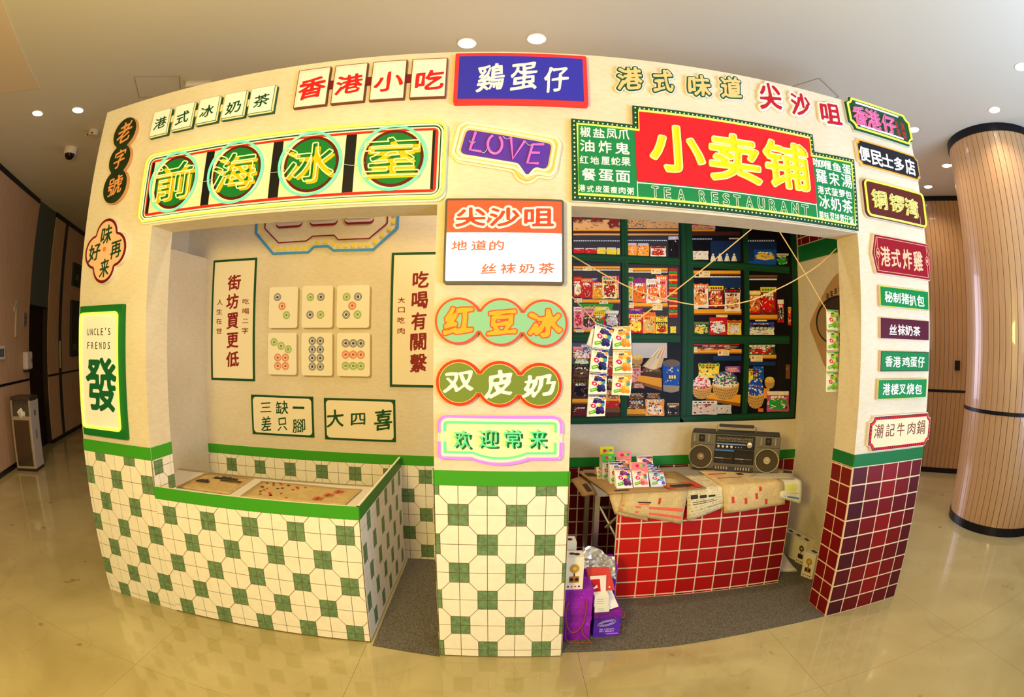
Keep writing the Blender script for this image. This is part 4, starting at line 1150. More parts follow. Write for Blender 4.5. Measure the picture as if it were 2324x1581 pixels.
framed(t, -0.717, 1.152, -0.30, 1.993, 0.016)
word('pr', 0.0042, 0.0052, M_DKR, t, fr=Bf, bold=0.026, brush=0.5, N=54); word('pr2', 0.0042, 0.0052, M_DKR, t, fr=Bf, bold=0.01, N=36)
t = thing('wall_poster', 'low cream sign with six small green characters in two rows', 'poster', (-1.47, 1.04, 0.8), 'small green-framed signs above the tiles')
framed(t, -1.706, 0.807, -1.239, 1.076, 0.014, rad=0.025)
word('sg', 0.0042, 0.0052, M_DKG, t, fr=Bf, bold=0.008, brush=0.8, N=56)
t = thing('wall_poster', 'low cream sign with three large green characters', 'poster', (-0.92, 1.04, 0.8), 'small green-framed signs above the tiles')
framed(t, -1.163, 0.80, -0.683, 1.072, 0.014, rad=0.025)
word('sg2', 0.0042, 0.0052, M_DKG, t, fr=Bf, bold=0.018, brush=0.8, N=56)
# mahjong tile pictures
M_MJ = mat('mahjong_face', (246, 236, 210), 0.45)
M_MJS = mat('mahjong_shadow_print', (176, 152, 104), 0.7)
CIR = {'b': mat('dot_navy', (64, 78, 118), 0.6), 'r': mat('dot_orange', (214, 84, 34), 0.6), 'g': mat('dot_green', (120, 168, 50), 0.6)}
def dot(t, cx, cz, r, c):
    mb = MB()
    for a, b in ((r, r * 0.86), (r * 0.74, r * 0.6), (r * 0.36, 0)):
        if b:
            P = circ(cx, cz, a, 20); Q = circ(cx, cz, b, 20)
            for i in range(20):
                j = (i + 1) % 20
                mb.prism([P[i], P[j], Q[j], Q[i]], 0.007, 0.0078, Bf)
        else:
            mb.prism(circ(cx, cz, a, 14), 0.007, 0.0078, Bf)
    mb.build('dot_mark', CIR[c], t)
MJ = [((-1.563, 1.521, -1.351, 1.790), 'three diagonal dots', [(.30, .75, 'b'), (.47, .53, 'r'), (.63, .31, 'g')]),
      ((-1.319, 1.521, -1.102, 1.791), 'four dots in the corners', [(.28, .73, 'g'), (.62, .73, 'b'), (.28, .31, 'b'), (.62, .31, 'g')]),
      ((-1.073, 1.520, -0.854, 1.789), 'five dots', [(.30, .73, 'g'), (.65, .73, 'b'), (.48, .52, 'r'), (.30, .31, 'b'), (.65, .31, 'g')]),
      ((-1.566, 1.215, -1.355, 1.488), 'three green and four orange dots', [(.22, .78, 'g'), (.47, .69, 'g'), (.72, .61, 'g'), (.35, .41, 'r'), (.62, .41, 'r'), (.35, .21, 'r'), (.62, .21, 'r')]),
      ((-1.318, 1.214, -1.101, 1.489), 'eight navy dots', [(x, z, 'b') for x in (.36, .62) for z in (.81, .61, .41, .21)]),
      ((-1.068, 1.214, -0.847, 1.488), 'nine dots in three rows', [(x, z, c) for z, c in ((.76, 'b'), (.5, 'r'), (.24, 'g')) for x in (.27, .5, .73)])]
for (x0, z0, x1, z1), nm, ds in MJ:
    t = thing('mahjong_tile_picture', 'cream mahjong tile picture with ' + nm, 'picture', (x0, 1.04, z0), 'mahjong tile pictures on the back board')
    MB().prism(rrect(x0 + 0.012, z0 - 0.010, x1 + 0.012, z1 - 0.008, 0.016), 0.0, 0.0015, Bf).build('side_print', M_MJS, t)
    MB().prism(rrect(x0, z0, x1, z1, 0.016), 0.0015, 0.007, Bf).build('tile_face', M_MJ, t)
    w_, h_ = x1 - x0, z1 - z0
    for a, b, c in ds:
        dot(t, x0 + a * w_, z0 + b * h_, 0.026, c)
# printed marquee with three tiles, cut by the header
t = thing('marquee_print', 'blue-edged marquee print with a yellow bulb line high on the back board', 'picture', (-1.19, 1.04, 2.0))
OUT = [(-1.707, 2.60), (-1.703, 2.163), (-1.553, 2.007), (-1.287, 2.005), (-1.246, 2.040), (-1.155, 2.041), (-1.112, 2.010), (-0.838, 2.008), (-0.679, 2.152), (-0.678, 2.60)]
INN = [(-1.633, 2.60), (-1.631, 2.192), (-1.515, 2.084), (-1.307, 2.086), (-1.263, 2.116), (-1.114, 2.116), (-1.084, 2.085), (-0.870, 2.086), (-0.752, 2.185), (-0.750, 2.60)]
def polyline(P, wd, d0, d1, m, nm, fr=Bf):
    mb = MB()
    Q = ring_poly(P, wd)
    for i in range(len(P) - 1):
        mb.prism([P[i], P[i + 1], Q[i + 1], Q[i]], d0, d1, fr)
    return mb.build(nm, m, t)
polyline(OUT, 0.016, 0.001, 0.006, mat('sky_blue_print', (70, 150, 215), 0.5), 'blue_edge')
polyline(INN, 0.007, 0.001, 0.005, mat('maroon_print', (130, 24, 40), 0.5), 'maroon_line')
M_YD = mat('yellow_bulb_print', (240, 214, 40), 0.5)
MID = [((a[0] + b[0]) / 2, (a[1] + b[1]) / 2) for a, b in zip(OUT, INN)]
for i in range(len(MID) - 1):
    a, b = Vector(MID[i]), Vector(MID[i + 1]); L = (b - a).length; n = max(1, int(L / 0.047))
    for k in range(n):
        p = a + (b - a) * ((k + 0.5) / n)
        if p.y < 2.32:
            MB().prism(circ(p.x, p.y, 0.0125, 10), 0.001, 0.004, Bf).build('bulb_mark', M_YD, t)
for x0, x1 in ((-1.542, -1.345), (-1.290, -1.093), (-1.046, -0.845)):
    mb = MB()
    tl = MB().prism(rrect(x0, 2.186, x1, 2.46, 0.03), 0.001, 0.003, Bf).build('tile_back_print', mat('maroon_base', (150, 28, 44), 0.5), t)
    MB().prism(rrect(x0, 2.200, x1, 2.46, 0.03), 0.003, 0.006, Bf).build('tile_side_print', mat('pale_violet_print', (206, 196, 196), 0.5), t)
    MB().prism(rrect(x0 + 0.003, 2.225, x1 - 0.003, 2.46, 0.03), 0.006, 0.009, Bf).build('tile_face_print', M_WHITE, t)

# ------------------------------------------------------------ signs on the facade
YEL = glow('neon_yellow', (246, 250, 140), 0.92)
YELB = glow('neon_lemon', (232, 246, 84), 1.0)
YEL2 = glow('neon_warm', (252, 240, 176), 0.95)
GRN = glow('neon_mint', (128, 240, 176), 0.85)
GRN2 = glow('neon_green', (110, 240, 140), 0.85)
PNK = glow('neon_pink', (246, 130, 222), 0.9)
ROS = glow('neon_rose', (250, 110, 176), 0.95)
WHN = glow('neon_white', (250, 240, 255), 1.3)
M_SWH = mat('sign_white', (250, 246, 236), 0.45)
M_SGR = mat('sign_green', (24, 128, 70), 0.45)
M_SRED = mat('sign_red', (214, 26, 36), 0.45)
M_SDG = mat('sign_deep_green', (18, 72, 46), 0.5)
M_CLR = mat('sign_cream', (246, 230, 190), 0.5)
def board(t, poly, d0, d1, m, name='board', fr=FRONT):
    return MB().prism(poly, d0, d1, fr).build(name, m, t)
def rim(t, poly, wd, d0, d1, m, name='border', fr=FRONT):
    mb = MB(); Q = ring_poly(poly, wd); n = len(poly)
    for i in range(n):
        j = (i + 1) % n
        mb.prism([poly[i], poly[j], Q[j], Q[i]], d0, d1, fr)
    return mb.build(name, m, t)
def neon(t, poly, d, r, m, closed=True, fr=FRONT, nm='neon_tube'):
    return MB().tube([fr(a, b, d) for a, b in poly], r, 8, closed).build(nm, m, t, smooth=True)
def wire(t, pts, d=0.03, fr=FRONT):
    P = []
    for (a, b), (c, e) in zip(pts, pts[1:]):
        for k in range(6):
            f = k / 6
            P.append(fr(a + (c - a) * f, b + (e - b) * f - 0.012 * math.sin(PI * f), d))
    P.append(fr(pts[-1][0], pts[-1][1], d))
    return MB().tube(P, 0.0012, 5).build('wire', mat('clear_wire', (215, 215, 205), 0.3), t, smooth=True)

# three dark discs down the left pillar
t = thing('plate_sign', 'dark green sign of three stacked discs with orange characters', 'sign', (-2.06, 0, 2.16))
CS = [(-2.062, 2.560, 0.093), (-2.060, 2.403, 0.088), (-2.060, 2.250, 0.098)]
board(t, chain(CS), 0.0, 0.022, mat('tan_edge', (206, 150, 96), 0.6), 'backing')
board(t, ring_poly(chain(CS), 0.004), 0.022, 0.025, mat('bottle_green', (32, 50, 24), 0.5, noise=0.2, nscale=18), 'face')
word('lao', 0.025, 0.027, mat('orange_tan_ink', (226, 150, 84), 0.6), t, bold=0.012, brush=1.2)
# four-lobed flower sign
t = thing('flower_sign', 'four-lobed salmon flower sign with a brown rim and orange centre', 'sign', (-2.07, 0, 1.73))
def flower(cx, cz, a, r):
    P = []
    for k in range(4):
        g0 = math.radians(90 * k)
        for q in range(13):
            g = g0 - 1.45 + 2.9 * q / 12
            P.append((cx + a * math.cos(g0) + r * math.cos(g), cz + a * math.sin(g0) + r * math.sin(g)))
    return P
board(t, flower(-2.073, 1.905, 0.082, 0.092), 0.0, 0.022, M_EDGE, 'backing')
board(t, flower(-2.076, 1.905, 0.081, 0.090), 0.022, 0.024, mat('maroon_rim', (110, 24, 28), 0.5), 'rim')
board(t, flower(-2.076, 1.905, 0.078, 0.078), 0.024, 0.0255, mat('salmon_face', (246, 190, 146), 0.5), 'face')
word('flower', 0.0255, 0.027, mat('flower_green_ink', (28, 70, 40), 0.6), t, bold=0.018, brush=1.0)
board(t, circ(-2.078, 1.912, 0.013, 20), 0.0255, 0.027, mat('orange_dot', (240, 120, 40), 0.5), 'centre_dot')
# tall white lit sign
t = thing('lit_sign', 'tall white sign framed in green with a yellow light tube, on the left pillar', 'sign', (-2.07, 0, 0.94))
MB().box(-2.256, 0, 0.942, -1.897, 0.03, 1.621, 0, FRONT).build('frame', mat('frame_green', (22, 110, 40), 0.45), t, bevel=0.003)
board(t, rrect(-2.240, 0.988, -1.926, 1.580, 0.018), 0.03, 0.034, M_SWH, 'face')
neon(t, rrect(-2.240, 0.988, -1.926, 1.580, 0.02), 0.040, 0.0065, YELB)
for i, (s_, z0) in enumerate((("UNCLE'S", 1.485), ('FRENDS', 1.415))):
    x = -2.185; n = len(s_)
    stp = 0.207 / n
    for k, ch in enumerate(s_):
        wch = 0.018 if ch not in "'" else 0.006
        hch = 0.036 if ch != "'" else 0.012
        char(ch, x + stp * (k + 0.5), z0 + (0.014 if ch == "'" else 0), wch, hch, 0.034, 0.0355, mat('thin_ink', (70, 70, 60), 0.6), t, bold=0.0, N=30)
word('uncle', 0.034, 0.036, mat('uncle_green_ink', (20, 96, 52), 0.5), t, bold=0.022, N=72)
# row of five white drawn tiles
t = thing('tile_row_sign', 'row of five small white green-edged boards linked across the header', 'sign', (-1.48, 0, 2.49))
M_T5G = mat('tile_outline_green', (24, 84, 66), 0.5)
M_T5Y = mat('tile_side_cream', (238, 226, 170), 0.5)
T5 = [(-1.855, -1.735, 2.493, 2.637), (-1.697, -1.573, 2.500, 2.640), (-1.538, -1.415, 2.505, 2.643), (-1.381, -1.256, 2.506, 2.643), (-1.228, -1.098, 2.506, 2.645)]
for i, (x0, x1, z0, z1) in enumerate(T5):
    b_ = MB().prism([(x0, z0), (x0 + 0.006, z0 - 0.012), (x1 + 0.014, z0 - 0.012), (x1 + 0.014, z1 - 0.008), (x1, z1), (x0, z1)], 0.0, 0.018, FRONT).build('small_board', M_T5G, t)
    mb = MB()
    mb.prism([(x0 + 0.004, z0 - 0.002), (x0 + 0.008, z0 - 0.010), (x1 + 0.008, z0 - 0.010), (x1 + 0.001, z0 - 0.002)], 0.018, 0.0185)
    mb.prism([(x1 + 0.002, z0), (x1 + 0.012, z0 - 0.008), (x1 + 0.012, z1 - 0.009), (x1 + 0.002, z1 - 0.003)], 0.018, 0.0185)
    mb.build('side_print', M_T5Y, b_)
    MB().box(x0 + 0.0015, 0.018, z0 + 0.0015, x1 - 0.0015, 0.019, z1 - 0.0015, 0, FRONT).build('face', M_SWH, b_)
    c = CH['ice'][i]
    char(c[0], c[1], c[2], c[3], c[4], 0.019, 0.0205, M_SDG, b_, bold=0.012, brush=1.0)
    if i < 4:
        xm0, xm1 = x1 + 0.014, T5[i + 1][0]
        MB().box(xm0, 0.0, 2.553, xm1, 0.014, 2.59, 0, FRONT).build('link', M_T5Y, t)
# row of four pale pink boards
t = thing('tile_row_sign', 'row of four larger pale pink boards with red characters', 'sign', (-0.62, 0, 2.5))
M_BRN = mat('brown_frame', (120, 66, 44), 0.5)
for i, (x0, x1) in enumerate(((-0.981, -0.818), (-0.796, -0.638), (-0.614, -0.455), (-0.431, -0.272))):
    b_ = MB().box(x0, 0.0, 2.499, x1, 0.02, 2.706, 0, FRONT).build('small_board', M_BRN, t)
    MB().box(x0 + 0.004, 0.02, 2.503, x1 - 0.004, 0.021, 2.702, 0, FRONT).build('face', mat('pale_pink', (250, 222, 208), 0.5), b_)
    MB().box(x0 + 0.016, 0.021, 2.508, x1 - 0.006, 0.0215, 2.688, 0, FRONT).build('inner_print', mat('paler_pink', (252, 230, 218), 0.5), b_)
    c = CH['snack'][i]
    char(c[0], c[1], c[2], c[3] * 0.97, c[4], 0.0215, 0.023, mat('bright_red_ink', (228, 30, 34), 0.5), b_, bold=0.025, brush=0.8, N=64)
    if i < 3:
        MB().box(x1, 0.0, 2.59, x1 + 0.024, 0.012, 2.63, 0, FRONT).build('link', mat('maroon_link', (120, 22, 36), 0.5), t)
# blue sign
t = thing('blue_sign', 'blue sign with a red border and white brush characters, top centre', 'sign', (0.05, 0, 2.46))
board(t, rrect(-0.236, 2.462, 0.346, 2.724, 0.008), 0.0, 0.028, mat('sign_coral_red', (236, 56, 58), 0.45), 'border_board')
board(t, [(-0.218, 2.482), (0.327, 2.482), (0.327, 2.706), (-0.218, 2.706)], 0.028, 0.030, mat('sign_blue', (52, 50, 178), 0.45), 'face')
word('egg', 0.030, 0.032, M_SWH, t, bold=0.018, brush=1.0, N=72)
# speech-bubble neon sign
t = thing('neon_bubble_sign', 'tilted purple speech-bubble neon sign reading LOVE', 'sign', (0.0, 0, 2.11))
LV = NEON['love_out'][0]; LI = NEON['love_in'][0]
def smooth_poly(P, rad=0.012):
    out = []
    n = len(P)
    for i in range(n):
        a, b, c = Vector(P[i - 1]), Vector(P[i]), Vector(P[(i + 1) % n])
        r1 = min(rad, (a - b).length * 0.45); r2 = min(rad, (c - b).length * 0.45)
        p, q = b + (a - b).normalized() * r1, b + (c - b).normalized() * r2
        for k in range(5):
            u = k / 4
            out.append(tuple(p * (1 - u) ** 2 + b * 2 * u * (1 - u) + q * u * u))
    return out
tail = [(-0.179, 2.366), (0.205, 2.300), (0.220, 2.273), (0.198, 2.148), (0.176, 2.127), (0.128, 2.134), (0.100, 2.108), (0.074, 2.104), (0.05, 2.118), (0.030, 2.156), (-0.201, 2.197), (-0.227, 2.227), (-0.204, 2.347)]
board(t, smooth_poly(ring_poly(tail, -0.012)), 0.0, 0.008, mat('clear_acrylic_cream', (244, 226, 190), 0.3), 'acrylic_backing')
board(t, smooth_poly(ring_poly(tail, 0.0)), 0.008, 0.018, mat('bubble_orange', (245, 196, 110), 0.5), 'border_board')
board(t, smooth_poly(ring_poly([(-0.167, 2.347), (0.182, 2.286), (0.196, 2.265), (0.179, 2.165), (0.160, 2.147), (0.120, 2.150), (0.096, 2.114), (0.074, 2.112), (0.054, 2.125), (0.040, 2.170), (-0.190, 2.211), (-0.209, 2.233), (-0.186, 2.331)], 0.012)), 0.018, 0.020, mat('bubble_purple', (86, 52, 168), 0.45), 'face')
neon(t, smooth_poly(LV), 0.026, 0.006, YEL2)
neon(t, smooth_poly(LI), 0.026, 0.0055, YEL2)
for k in ('loveL', 'loveO', 'loveV', 'loveE'):
    for L in NEON[k]:
        if k == 'loveO':
            n_ = 16; L = [(-0.052 + 0.030 * math.cos(g), 2.263 + 0.043 * math.sin(g)) for g in [1.9 + 5.3 * q / n_ for q in range(n_ + 1)]]
        neon(t, L, 0.028, 0.0055, ROS, closed=False, nm='letter_tube')
wire(t, [(-0.16, 2.28), (-0.134, 2.275)]); wire(t, [(-0.109, 2.229), (-0.084, 2.24)]); wire(t, [(-0.02, 2.30), (0.014, 2.297)]); wire(t, [(0.072, 2.28), (0.105, 2.265)])
# big ice-room neon sign
t = thing('neon_shop_sign', 'long neon sign over the left bay with four green discs', 'sign', (-1.04, 0, 2.02))
qx0, qz0, qx1, qz1 = -1.822, 2.025, -0.262, 2.371
board(t, rrect(qx0 - 0.012, qz0 - 0.010, qx1 + 0.010, qz1 + 0.008, 0.04), 0.0, 0.010, mat('clear_acrylic_pale', (236, 232, 216), 0.25), 'acrylic_backing')
board(t, rrect(qx0 + 0.006, qz0 + 0.006, qx1 - 0.006, qz1 - 0.006, 0.035), 0.010, 0.022, M_SDG, 'border_board')
board(t, rrect(qx0 + 0.022, qz0 + 0.020, qx1 - 0.022, qz1 - 0.020, 0.028), 0.022, 0.0235, mat('pale_line', (238, 226, 200), 0.5), 'white_line')
board(t, rrect(qx0 + 0.030, qz0 + 0.027, qx1 - 0.030, qz1 - 0.027, 0.02), 0.0235, 0.025, mat('line_red', (226, 40, 30), 0.45), 'red_line')
board(t, rrect(qx0 + 0.040, qz0 + 0.039, qx1 - 0.042, qz1 - 0.039, 0.008), 0.025, 0.0265, M_CLR, 'face')
for x0, x1 in ((qx0 + 0.040, qx0 + 0.058), (-1.425, -1.378), (-1.052, -1.002), (-0.698, -0.650), (-0.316, qx1 - 0.042)):
    MB().box(x0, 0.0265, qz0 + 0.039, x1, 0.0275, qz1 - 0.039, 0, FRONT).build('black_bar', M_BLACK, t)
DISC = [(-1.612, 2.204, .150), (-1.240, 2.206, .148), (-0.858, 2.207, .146), (-0.484, 2.209, .145)]
M_DG = mat('disc_green', (20, 118, 48), 0.4)
M_DR = mat('disc_maroon', (96, 26, 18), 0.4)
M_YF = mat('acrylic_yellow', (240, 186, 20), 0.4)
for i, (x, z, r) in enumerate(DISC):
    board(t, circ(x + 0.004, z, r * 0.90), 0.0275, 0.029, M_DR, 'maroon_disc')
    board(t, circ(x + 0.004, z, r * 0.81), 0.029, 0.030, M_DG, 'green_disc')
    neon(t, circ(x, z, r, 48), 0.040, 0.0062, GRN, nm='ring_tube')
    c = CH['qian'][i]
    char(c[0], x + 0.008, z - 0.008, c[3] * 0.97, c[4] * 0.97, 0.030, 0.034, M_YF, t, bold=0.022, N=80)
    neon_char(c[0], x, z + 0.002, c[3], c[4], 0.048, 0.0030, YEL, t, bold=0.022, N=90)
neon(t, rrect(qx0, qz0, qx1, qz1, 0.045), 0.034, 0.0062, YELB)
neon(t, rrect(qx0 + 0.012, qz0 + 0.011, qx1 - 0.012, qz1 - 0.011, 0.038), 0.028, 0.004, YEL2)
for i in range(3):
    a, b = DISC[i], DISC[i + 1]
    wire(t, [(a[0] + a[2], a[1] - 0.01), (b[0] - b[2] * 0.8, b[1] - 0.02)], 0.038)
# white and orange lightbox
t = thing('lightbox_sign', 'white lightbox with an orange top on the middle pillar', 'sign', (-0.008, 0, 1.665))
MB().prism(rrect(-0.249, 1.665, 0.232, 2.019, 0.012), 0.0, 0.035).build('frame', mat('grey_frame', (92, 84, 68), 0.45), t)
MB().prism(rrect(-0.240, 1.676, 0.223, 1.876, 0.006), 0.035, 0.037).build('white_face', glow('lightbox_white', (255, 253, 246), 0.8), t)
MB().prism(rrect(-0.240, 1.874, 0.223, 2.010, 0.004), 0.035, 0.037).build('orange_face', glow('lightbox_orange', (238, 98, 48), 0.75), t)
for c in CH['jian']:
    char(*c, 0.037, 0.0375, M_SWH, t, bold=0.035, grow=0.009, name='outline', brush=0.4, N=64)
    char(*c, 0.0375, 0.0382, mat('jian_orange', (222, 72, 44), 0.5), t, bold=0.035, brush=0.4, N=64)
word('jian2', 0.037, 0.038, mat('jian_orange_small', (226, 110, 76), 0.5), t, bold=0.014, brush=0.6, N=54)
# mint and olive three-disc signs
t = thing('disc_sign', 'mint three-disc sign with orange characters on the middle pillar', 'sign', (-0.02, 0, 1.42))
CS = [(-0.186, 1.518, .094), (-0.017, 1.515, .095), (0.153, 1.512, .095)]
board(t, chain(CS), 0.0, 0.020, mat('coral_rim', (222, 78, 44), 0.5), 'rim_board')
board(t, ring_poly(chain(CS), 0.009), 0.020, 0.0215, mat('mint_face', (138, 196, 156), 0.5), 'face')
for c in CH['hong']:
    char(*c, 0.0215, 0.0222, mat('hong_red', (216, 84, 40), 0.5), t, bold=0.04, grow=0.005, name='outline', brush=0.9, N=64)
    char(*c, 0.0222, 0.023, mat('hong_orange', (246, 168, 44), 0.5), t, bold=0.04, brush=0.9, N=64)
t = thing('disc_sign', 'olive three-disc sign with white characters on the middle pillar', 'sign', (-0.02, 0, 1.18))
CS = [(-0.181, 1.274, .092), (-0.020, 1.270, .091), (0.137, 1.265, .090)]
board(t, chain(CS), 0.0, 0.020, mat('red_rim', (216, 54, 24), 0.5), 'rim_board')
def chain_neck(CS, dr, neck):
    return chain([(x, z, r - dr) for x, z, r in CS])
board(t, ring_poly(chain(CS), 0.011), 0.020, 0.0212, mat('yellow_line', (244, 220, 110), 0.5), 'yellow_line')
board(t, ring_poly(chain(CS), 0.0135), 0.0212, 0.0225, mat('olive_face', (116, 136, 54), 0.5), 'face')
word('shuang', 0.0225, 0.024, M_SWH, t, bold=0.035, brush=1.2, N=64)
# welcome neon sign
t = thing('welcome_neon_sign', 'pink, yellow and green neon welcome sign low on the middle pillar', 'sign', (-0.02, 0, 0.945))
def ticket(x0, z0, x1, z1, r, sag):
    top = [(x0 + r + (x1 - x0 - 2 * r) * k / 8, z1) for k in range(9)]
    P = []
    for cx_, cz_, a in ((x1 - r, z1 - r, 0),):
        for k in range(6): g = math.radians(90 * k / 5); P.append((cx_ + r * math.cos(g), cz_ + r * math.sin(g)))
    for k in range(6): g = math.radians(90 + 90 * k / 5); P.append((x0 + r + r * math.cos(g), z1 - r + r * math.sin(g)))
    P.append((x0, z0 + 0.012)); P.append((x0 + 0.008, z0))
    m0, m1 = x0 + (x1 - x0) * 0.27, x0 + (x1 - x0) * 0.73
    for k in range(13):
        u = k / 12; P.append((m0 + (m1 - m0) * u, z0 - sag * (math.sin(PI * u) ** 0.8)))
    P.append((x1 - 0.008, z0)); P.append((x1, z0 + 0.012))
    return P
T0 = ticket(-0.262, 0.968, 0.230, 1.139, 0.034, 0.022)
board(t, ring_poly(T0, -0.006), 0.0, 0.010, mat('welcome_backing', (250, 224, 214), 0.3), 'acrylic_backing')
board(t, ring_poly(T0, 0.004), 0.010, 0.014, M_CLR, 'face')
def cut_neon(P, d, r, m, zc=1.055, gap=0.018):
    segs = []; cur = []
    n = len(P)
    R_ = []
    for i in range(n):
        a, b = P[i], P[(i + 1) % n]
        L = max(1, int(math.hypot(b[0] - a[0], b[1] - a[1]) / 0.006))
        for k in range(L): R_.append((a[0] + (b[0] - a[0]) * k / L, a[1] + (b[1] - a[1]) * k / L))
    xs_ = [p[0] for p in P]; mnx, mxx = min(xs_), max(xs_)
    ok = [not (abs(p[1] - zc) < gap and (p[0] < mnx + 0.02 or p[0] > mxx - 0.02)) for p in R_]
    st_ = next(i for i in range(len(R_)) if not ok[i])
    for i in range(len(R_)):
        j = (st_ + i) % len(R_)
        if ok[j]: cur.append(R_[j])
        elif cur: segs.append(cur); cur = []
    if cur: segs.append(cur)
    for s_ in segs:
        if len(s_) > 3: neon(t, s_, d, r, m, closed=False)
cut_neon(T0, 0.022, 0.0058, PNK)
cut_neon(ring_poly(T0, 0.013), 0.022, 0.0048, YEL2)
cut_neon(ring_poly(T0, 0.024), 0.022, 0.0048, GRN2)
for c in CH['huan']:
    char(c[0], c[1] + 0.009, c[2] - 0.006, c[3], c[4], 0.014, 0.0145, mat('welcome_letter_shadow', (30, 110, 70), 0.5), t, bold=0.02)  # offset dark green copy painted as the shadow of the tube characters
    char(c[0], c[1], c[2] + 0.003, c[3] * 0.97, c[4], 0.022, 0.030, GRN2, t, bold=0.0, name='character_tube', N=64)
# the large red and green shop sign
t = thing('neon_shop_sign', 'large red and green tea-restaurant neon sign over the right bay', 'sign', (1.0, 0, 2.02))
BP = [(0.268, 2.024), (1.716, 2.012), (1.742, 2.392), (1.478, 2.384), (1.483, 2.478), (0.544, 2.484), (0.541, 2.387), (0.270, 2.397)]
board(t, ring_poly(BP, -0.004), 0.0, 0.014, M_EDGE, 'backing')
board(t, BP, 0.014, 0.024, M_SDG, 'border_board')
IN = ring_poly(BP, 0.026)
board(t, IN, 0.024, 0.0255, M_SGR, 'green_face')
board(t, [(0.546, 2.122), (1.454, 2.114), (1.462, 2.452), (0.566, 2.457), (0.562, 2.36), (0.546, 2.36)], 0.0255, 0.027, M_SRED, 'red_face')
neon(t, ring_poly(BP, 0.025), 0.030, 0.0052, YELB)
MB().box(0.545, 0.0255, 2.118, 1.453, 0.0275, 2.1225, 0, Frame((0, 0, 0), (1, 0, -0.0088))).build('white_line', M_SWH, t)
MB().box(0.545, 0.0255, 2.04, 0.548, 0.0275, 2.122, 0, FRONT).build('white_line', M_SWH, t)
MB().box(1.449, 0.0255, 2.036, 1.452, 0.0275, 2.114, 0, FRONT).build('white_line', M_SWH, t)
MD = ring_poly(BP, 0.0115)
M_BULB = glow('bulb_dot', (250, 240, 160), 0.9)
mbd = MB(); cnt = 0
for i in range(len(MD)):
    a, b = Vector(MD[i]), Vector(MD[(i + 1) % len(MD)]); n = max(1, int((b - a).length / 0.0205))
    for k in range(n):
        p = a + (b - a) * (k / n)
        mbd.prism(circ(p.x, p.y, 0.0036, 8), 0.024, 0.026)
o = mbd.build('bulb_dots', M_BULB, t); o['kind'] = 'stuff'
for c in CH['shop']:
    char(*c, 0.027, 0.031, mat('shop_yellow', (244, 214, 20), 0.4), t, bold=0.028, N=80)
    neon_char(*c, 0.040, 0.0036, YEL, t, bold=0.028, N=90)
word('menu_a', 0.0255, 0.027, M_SWH, t, bold=0.016, N=50)
word('menu_b', 0.0255, 0.027, M_SWH, t, bold=0.016, N=50)
for c in CH['tea']:
    mb = MB()
    for L in contours(c[0], c[3], c[4], 0.05, 0, 0, 44):
        mb.tube([FRONT(c[1] + x, c[2] + y, 0.0268) for x, y in L], 0.0015, 4, True)
    mb.build('outline_letter', M_SWH, t)
for o_ in list(COL.objects):                      # the middle pillar leans back a little; its signs lean with it
    if o_.name.split('.')[0] in ('lightbox_sign', 'disc_sign', 'welcome_neon_sign'):
        o_.location.y = -0.031 * (1 - o_.location.z / ZL) - 0.0012
        o_.rotation_euler.x = -math.atan(0.031 / ZL)
# free letters on the header
for key, cat_, mt, om, nm, gr in (('gang', 'tan', (232, 196, 128), (30, 84, 60), 'tan character cut-out with a dark green edge', 'tan cut-out characters on the header'),
                              ('jsz', 'red', (188, 22, 40), (238, 226, 214), 'red character cut-out with a white edge', 'red cut-out characters on the header')):
    pos = {'gang': ['next to the blue sign', 'second from the blue sign', 'third from the blue sign', 'nearest the red characters'],
           'jsz': ['nearest the tan ones', 'in the middle of the three', 'nearest the pink neon sign']}[key]
    for i, c in enumerate(CH[key]):
        t = thing('cut_out_character', nm + ', ' + pos[i], 'sign', (c[1], 0, c[2] - c[4] / 2), gr)
        char(*c, 0.0, 0.016, mat(key + '_side', (240, 232, 214), 0.6), t, bold=0.03, grow=0.011, name='backing', brush=1.0, N=64)
        char(*c, 0.016, 0.018, mat(key + '_edge', om, 0.5), t, bold=0.03, grow=0.0065, name='edge', brush=1.0, N=64)
        char(*c, 0.018, 0.020, mat(key + '_face', mt, 0.5), t, bold=0.027, brush=1.0, N=64)
# right pillar signs
def notch(x0, z0, x1, z1, c=0.03, concave=True):
    P = []
    for cx_, cz_, a in ((x1, z1, 270), (x0, z1, 360), (x0, z0, 90), (x1, z0, 180)):
        for k in range(6):
            g = math.radians(a - 90 * k / 5)
            P.append((cx_ + c * math.cos(g), cz_ + c * math.sin(g)))
    return P
t = thing('small_neon_sign', 'dark green neon sign with pink characters, top of the right pillar', 'sign', (2.01, 0, 2.575))
N0 = notch(1.758, 2.576, 2.268, 2.770, 0.036)
board(t, ring_poly(N0, -0.006), 0.0, 0.01, mat('xgz_backing', (200, 206, 190), 0.3), 'acrylic_backing')
board(t, N0, 0.01, 0.020, M_SDG, 'face')
neon(t, ring_poly(N0, 0.010), 0.028, 0.006, YELB)
word('xgz', 0.020, 0.026, mat('pale_pink_acrylic', (244, 150, 190), 0.4), t, bold=0.0, N=64)
for c in CH['xgz']: neon_char(*c, 0.034, 0.0022, ROS, t, bold=0.005, N=80)
neon(t, [(1.832, 2.742), (2.170, 2.742)], 0.028, 0.005, WHN, closed=False); neon(t, [(1.836, 2.604), (2.175, 2.604)], 0.028, 0.005, WHN, closed=False)
word('xgz2', 0.020, 0.022, mat('xgz_red', (176, 50, 50), 0.5), t, bold=0.01, N=44)
t = thing('black_sign', 'black sign with a yellow notched border and white characters', 'sign', (2.03, 0, 2.37))
N1 = notch(1.782, 2.373, 2.282, 2.521, 0.022)
board(t, ring_poly(N1, -0.003), 0.0, 0.018, M_EDGE, 'backing')
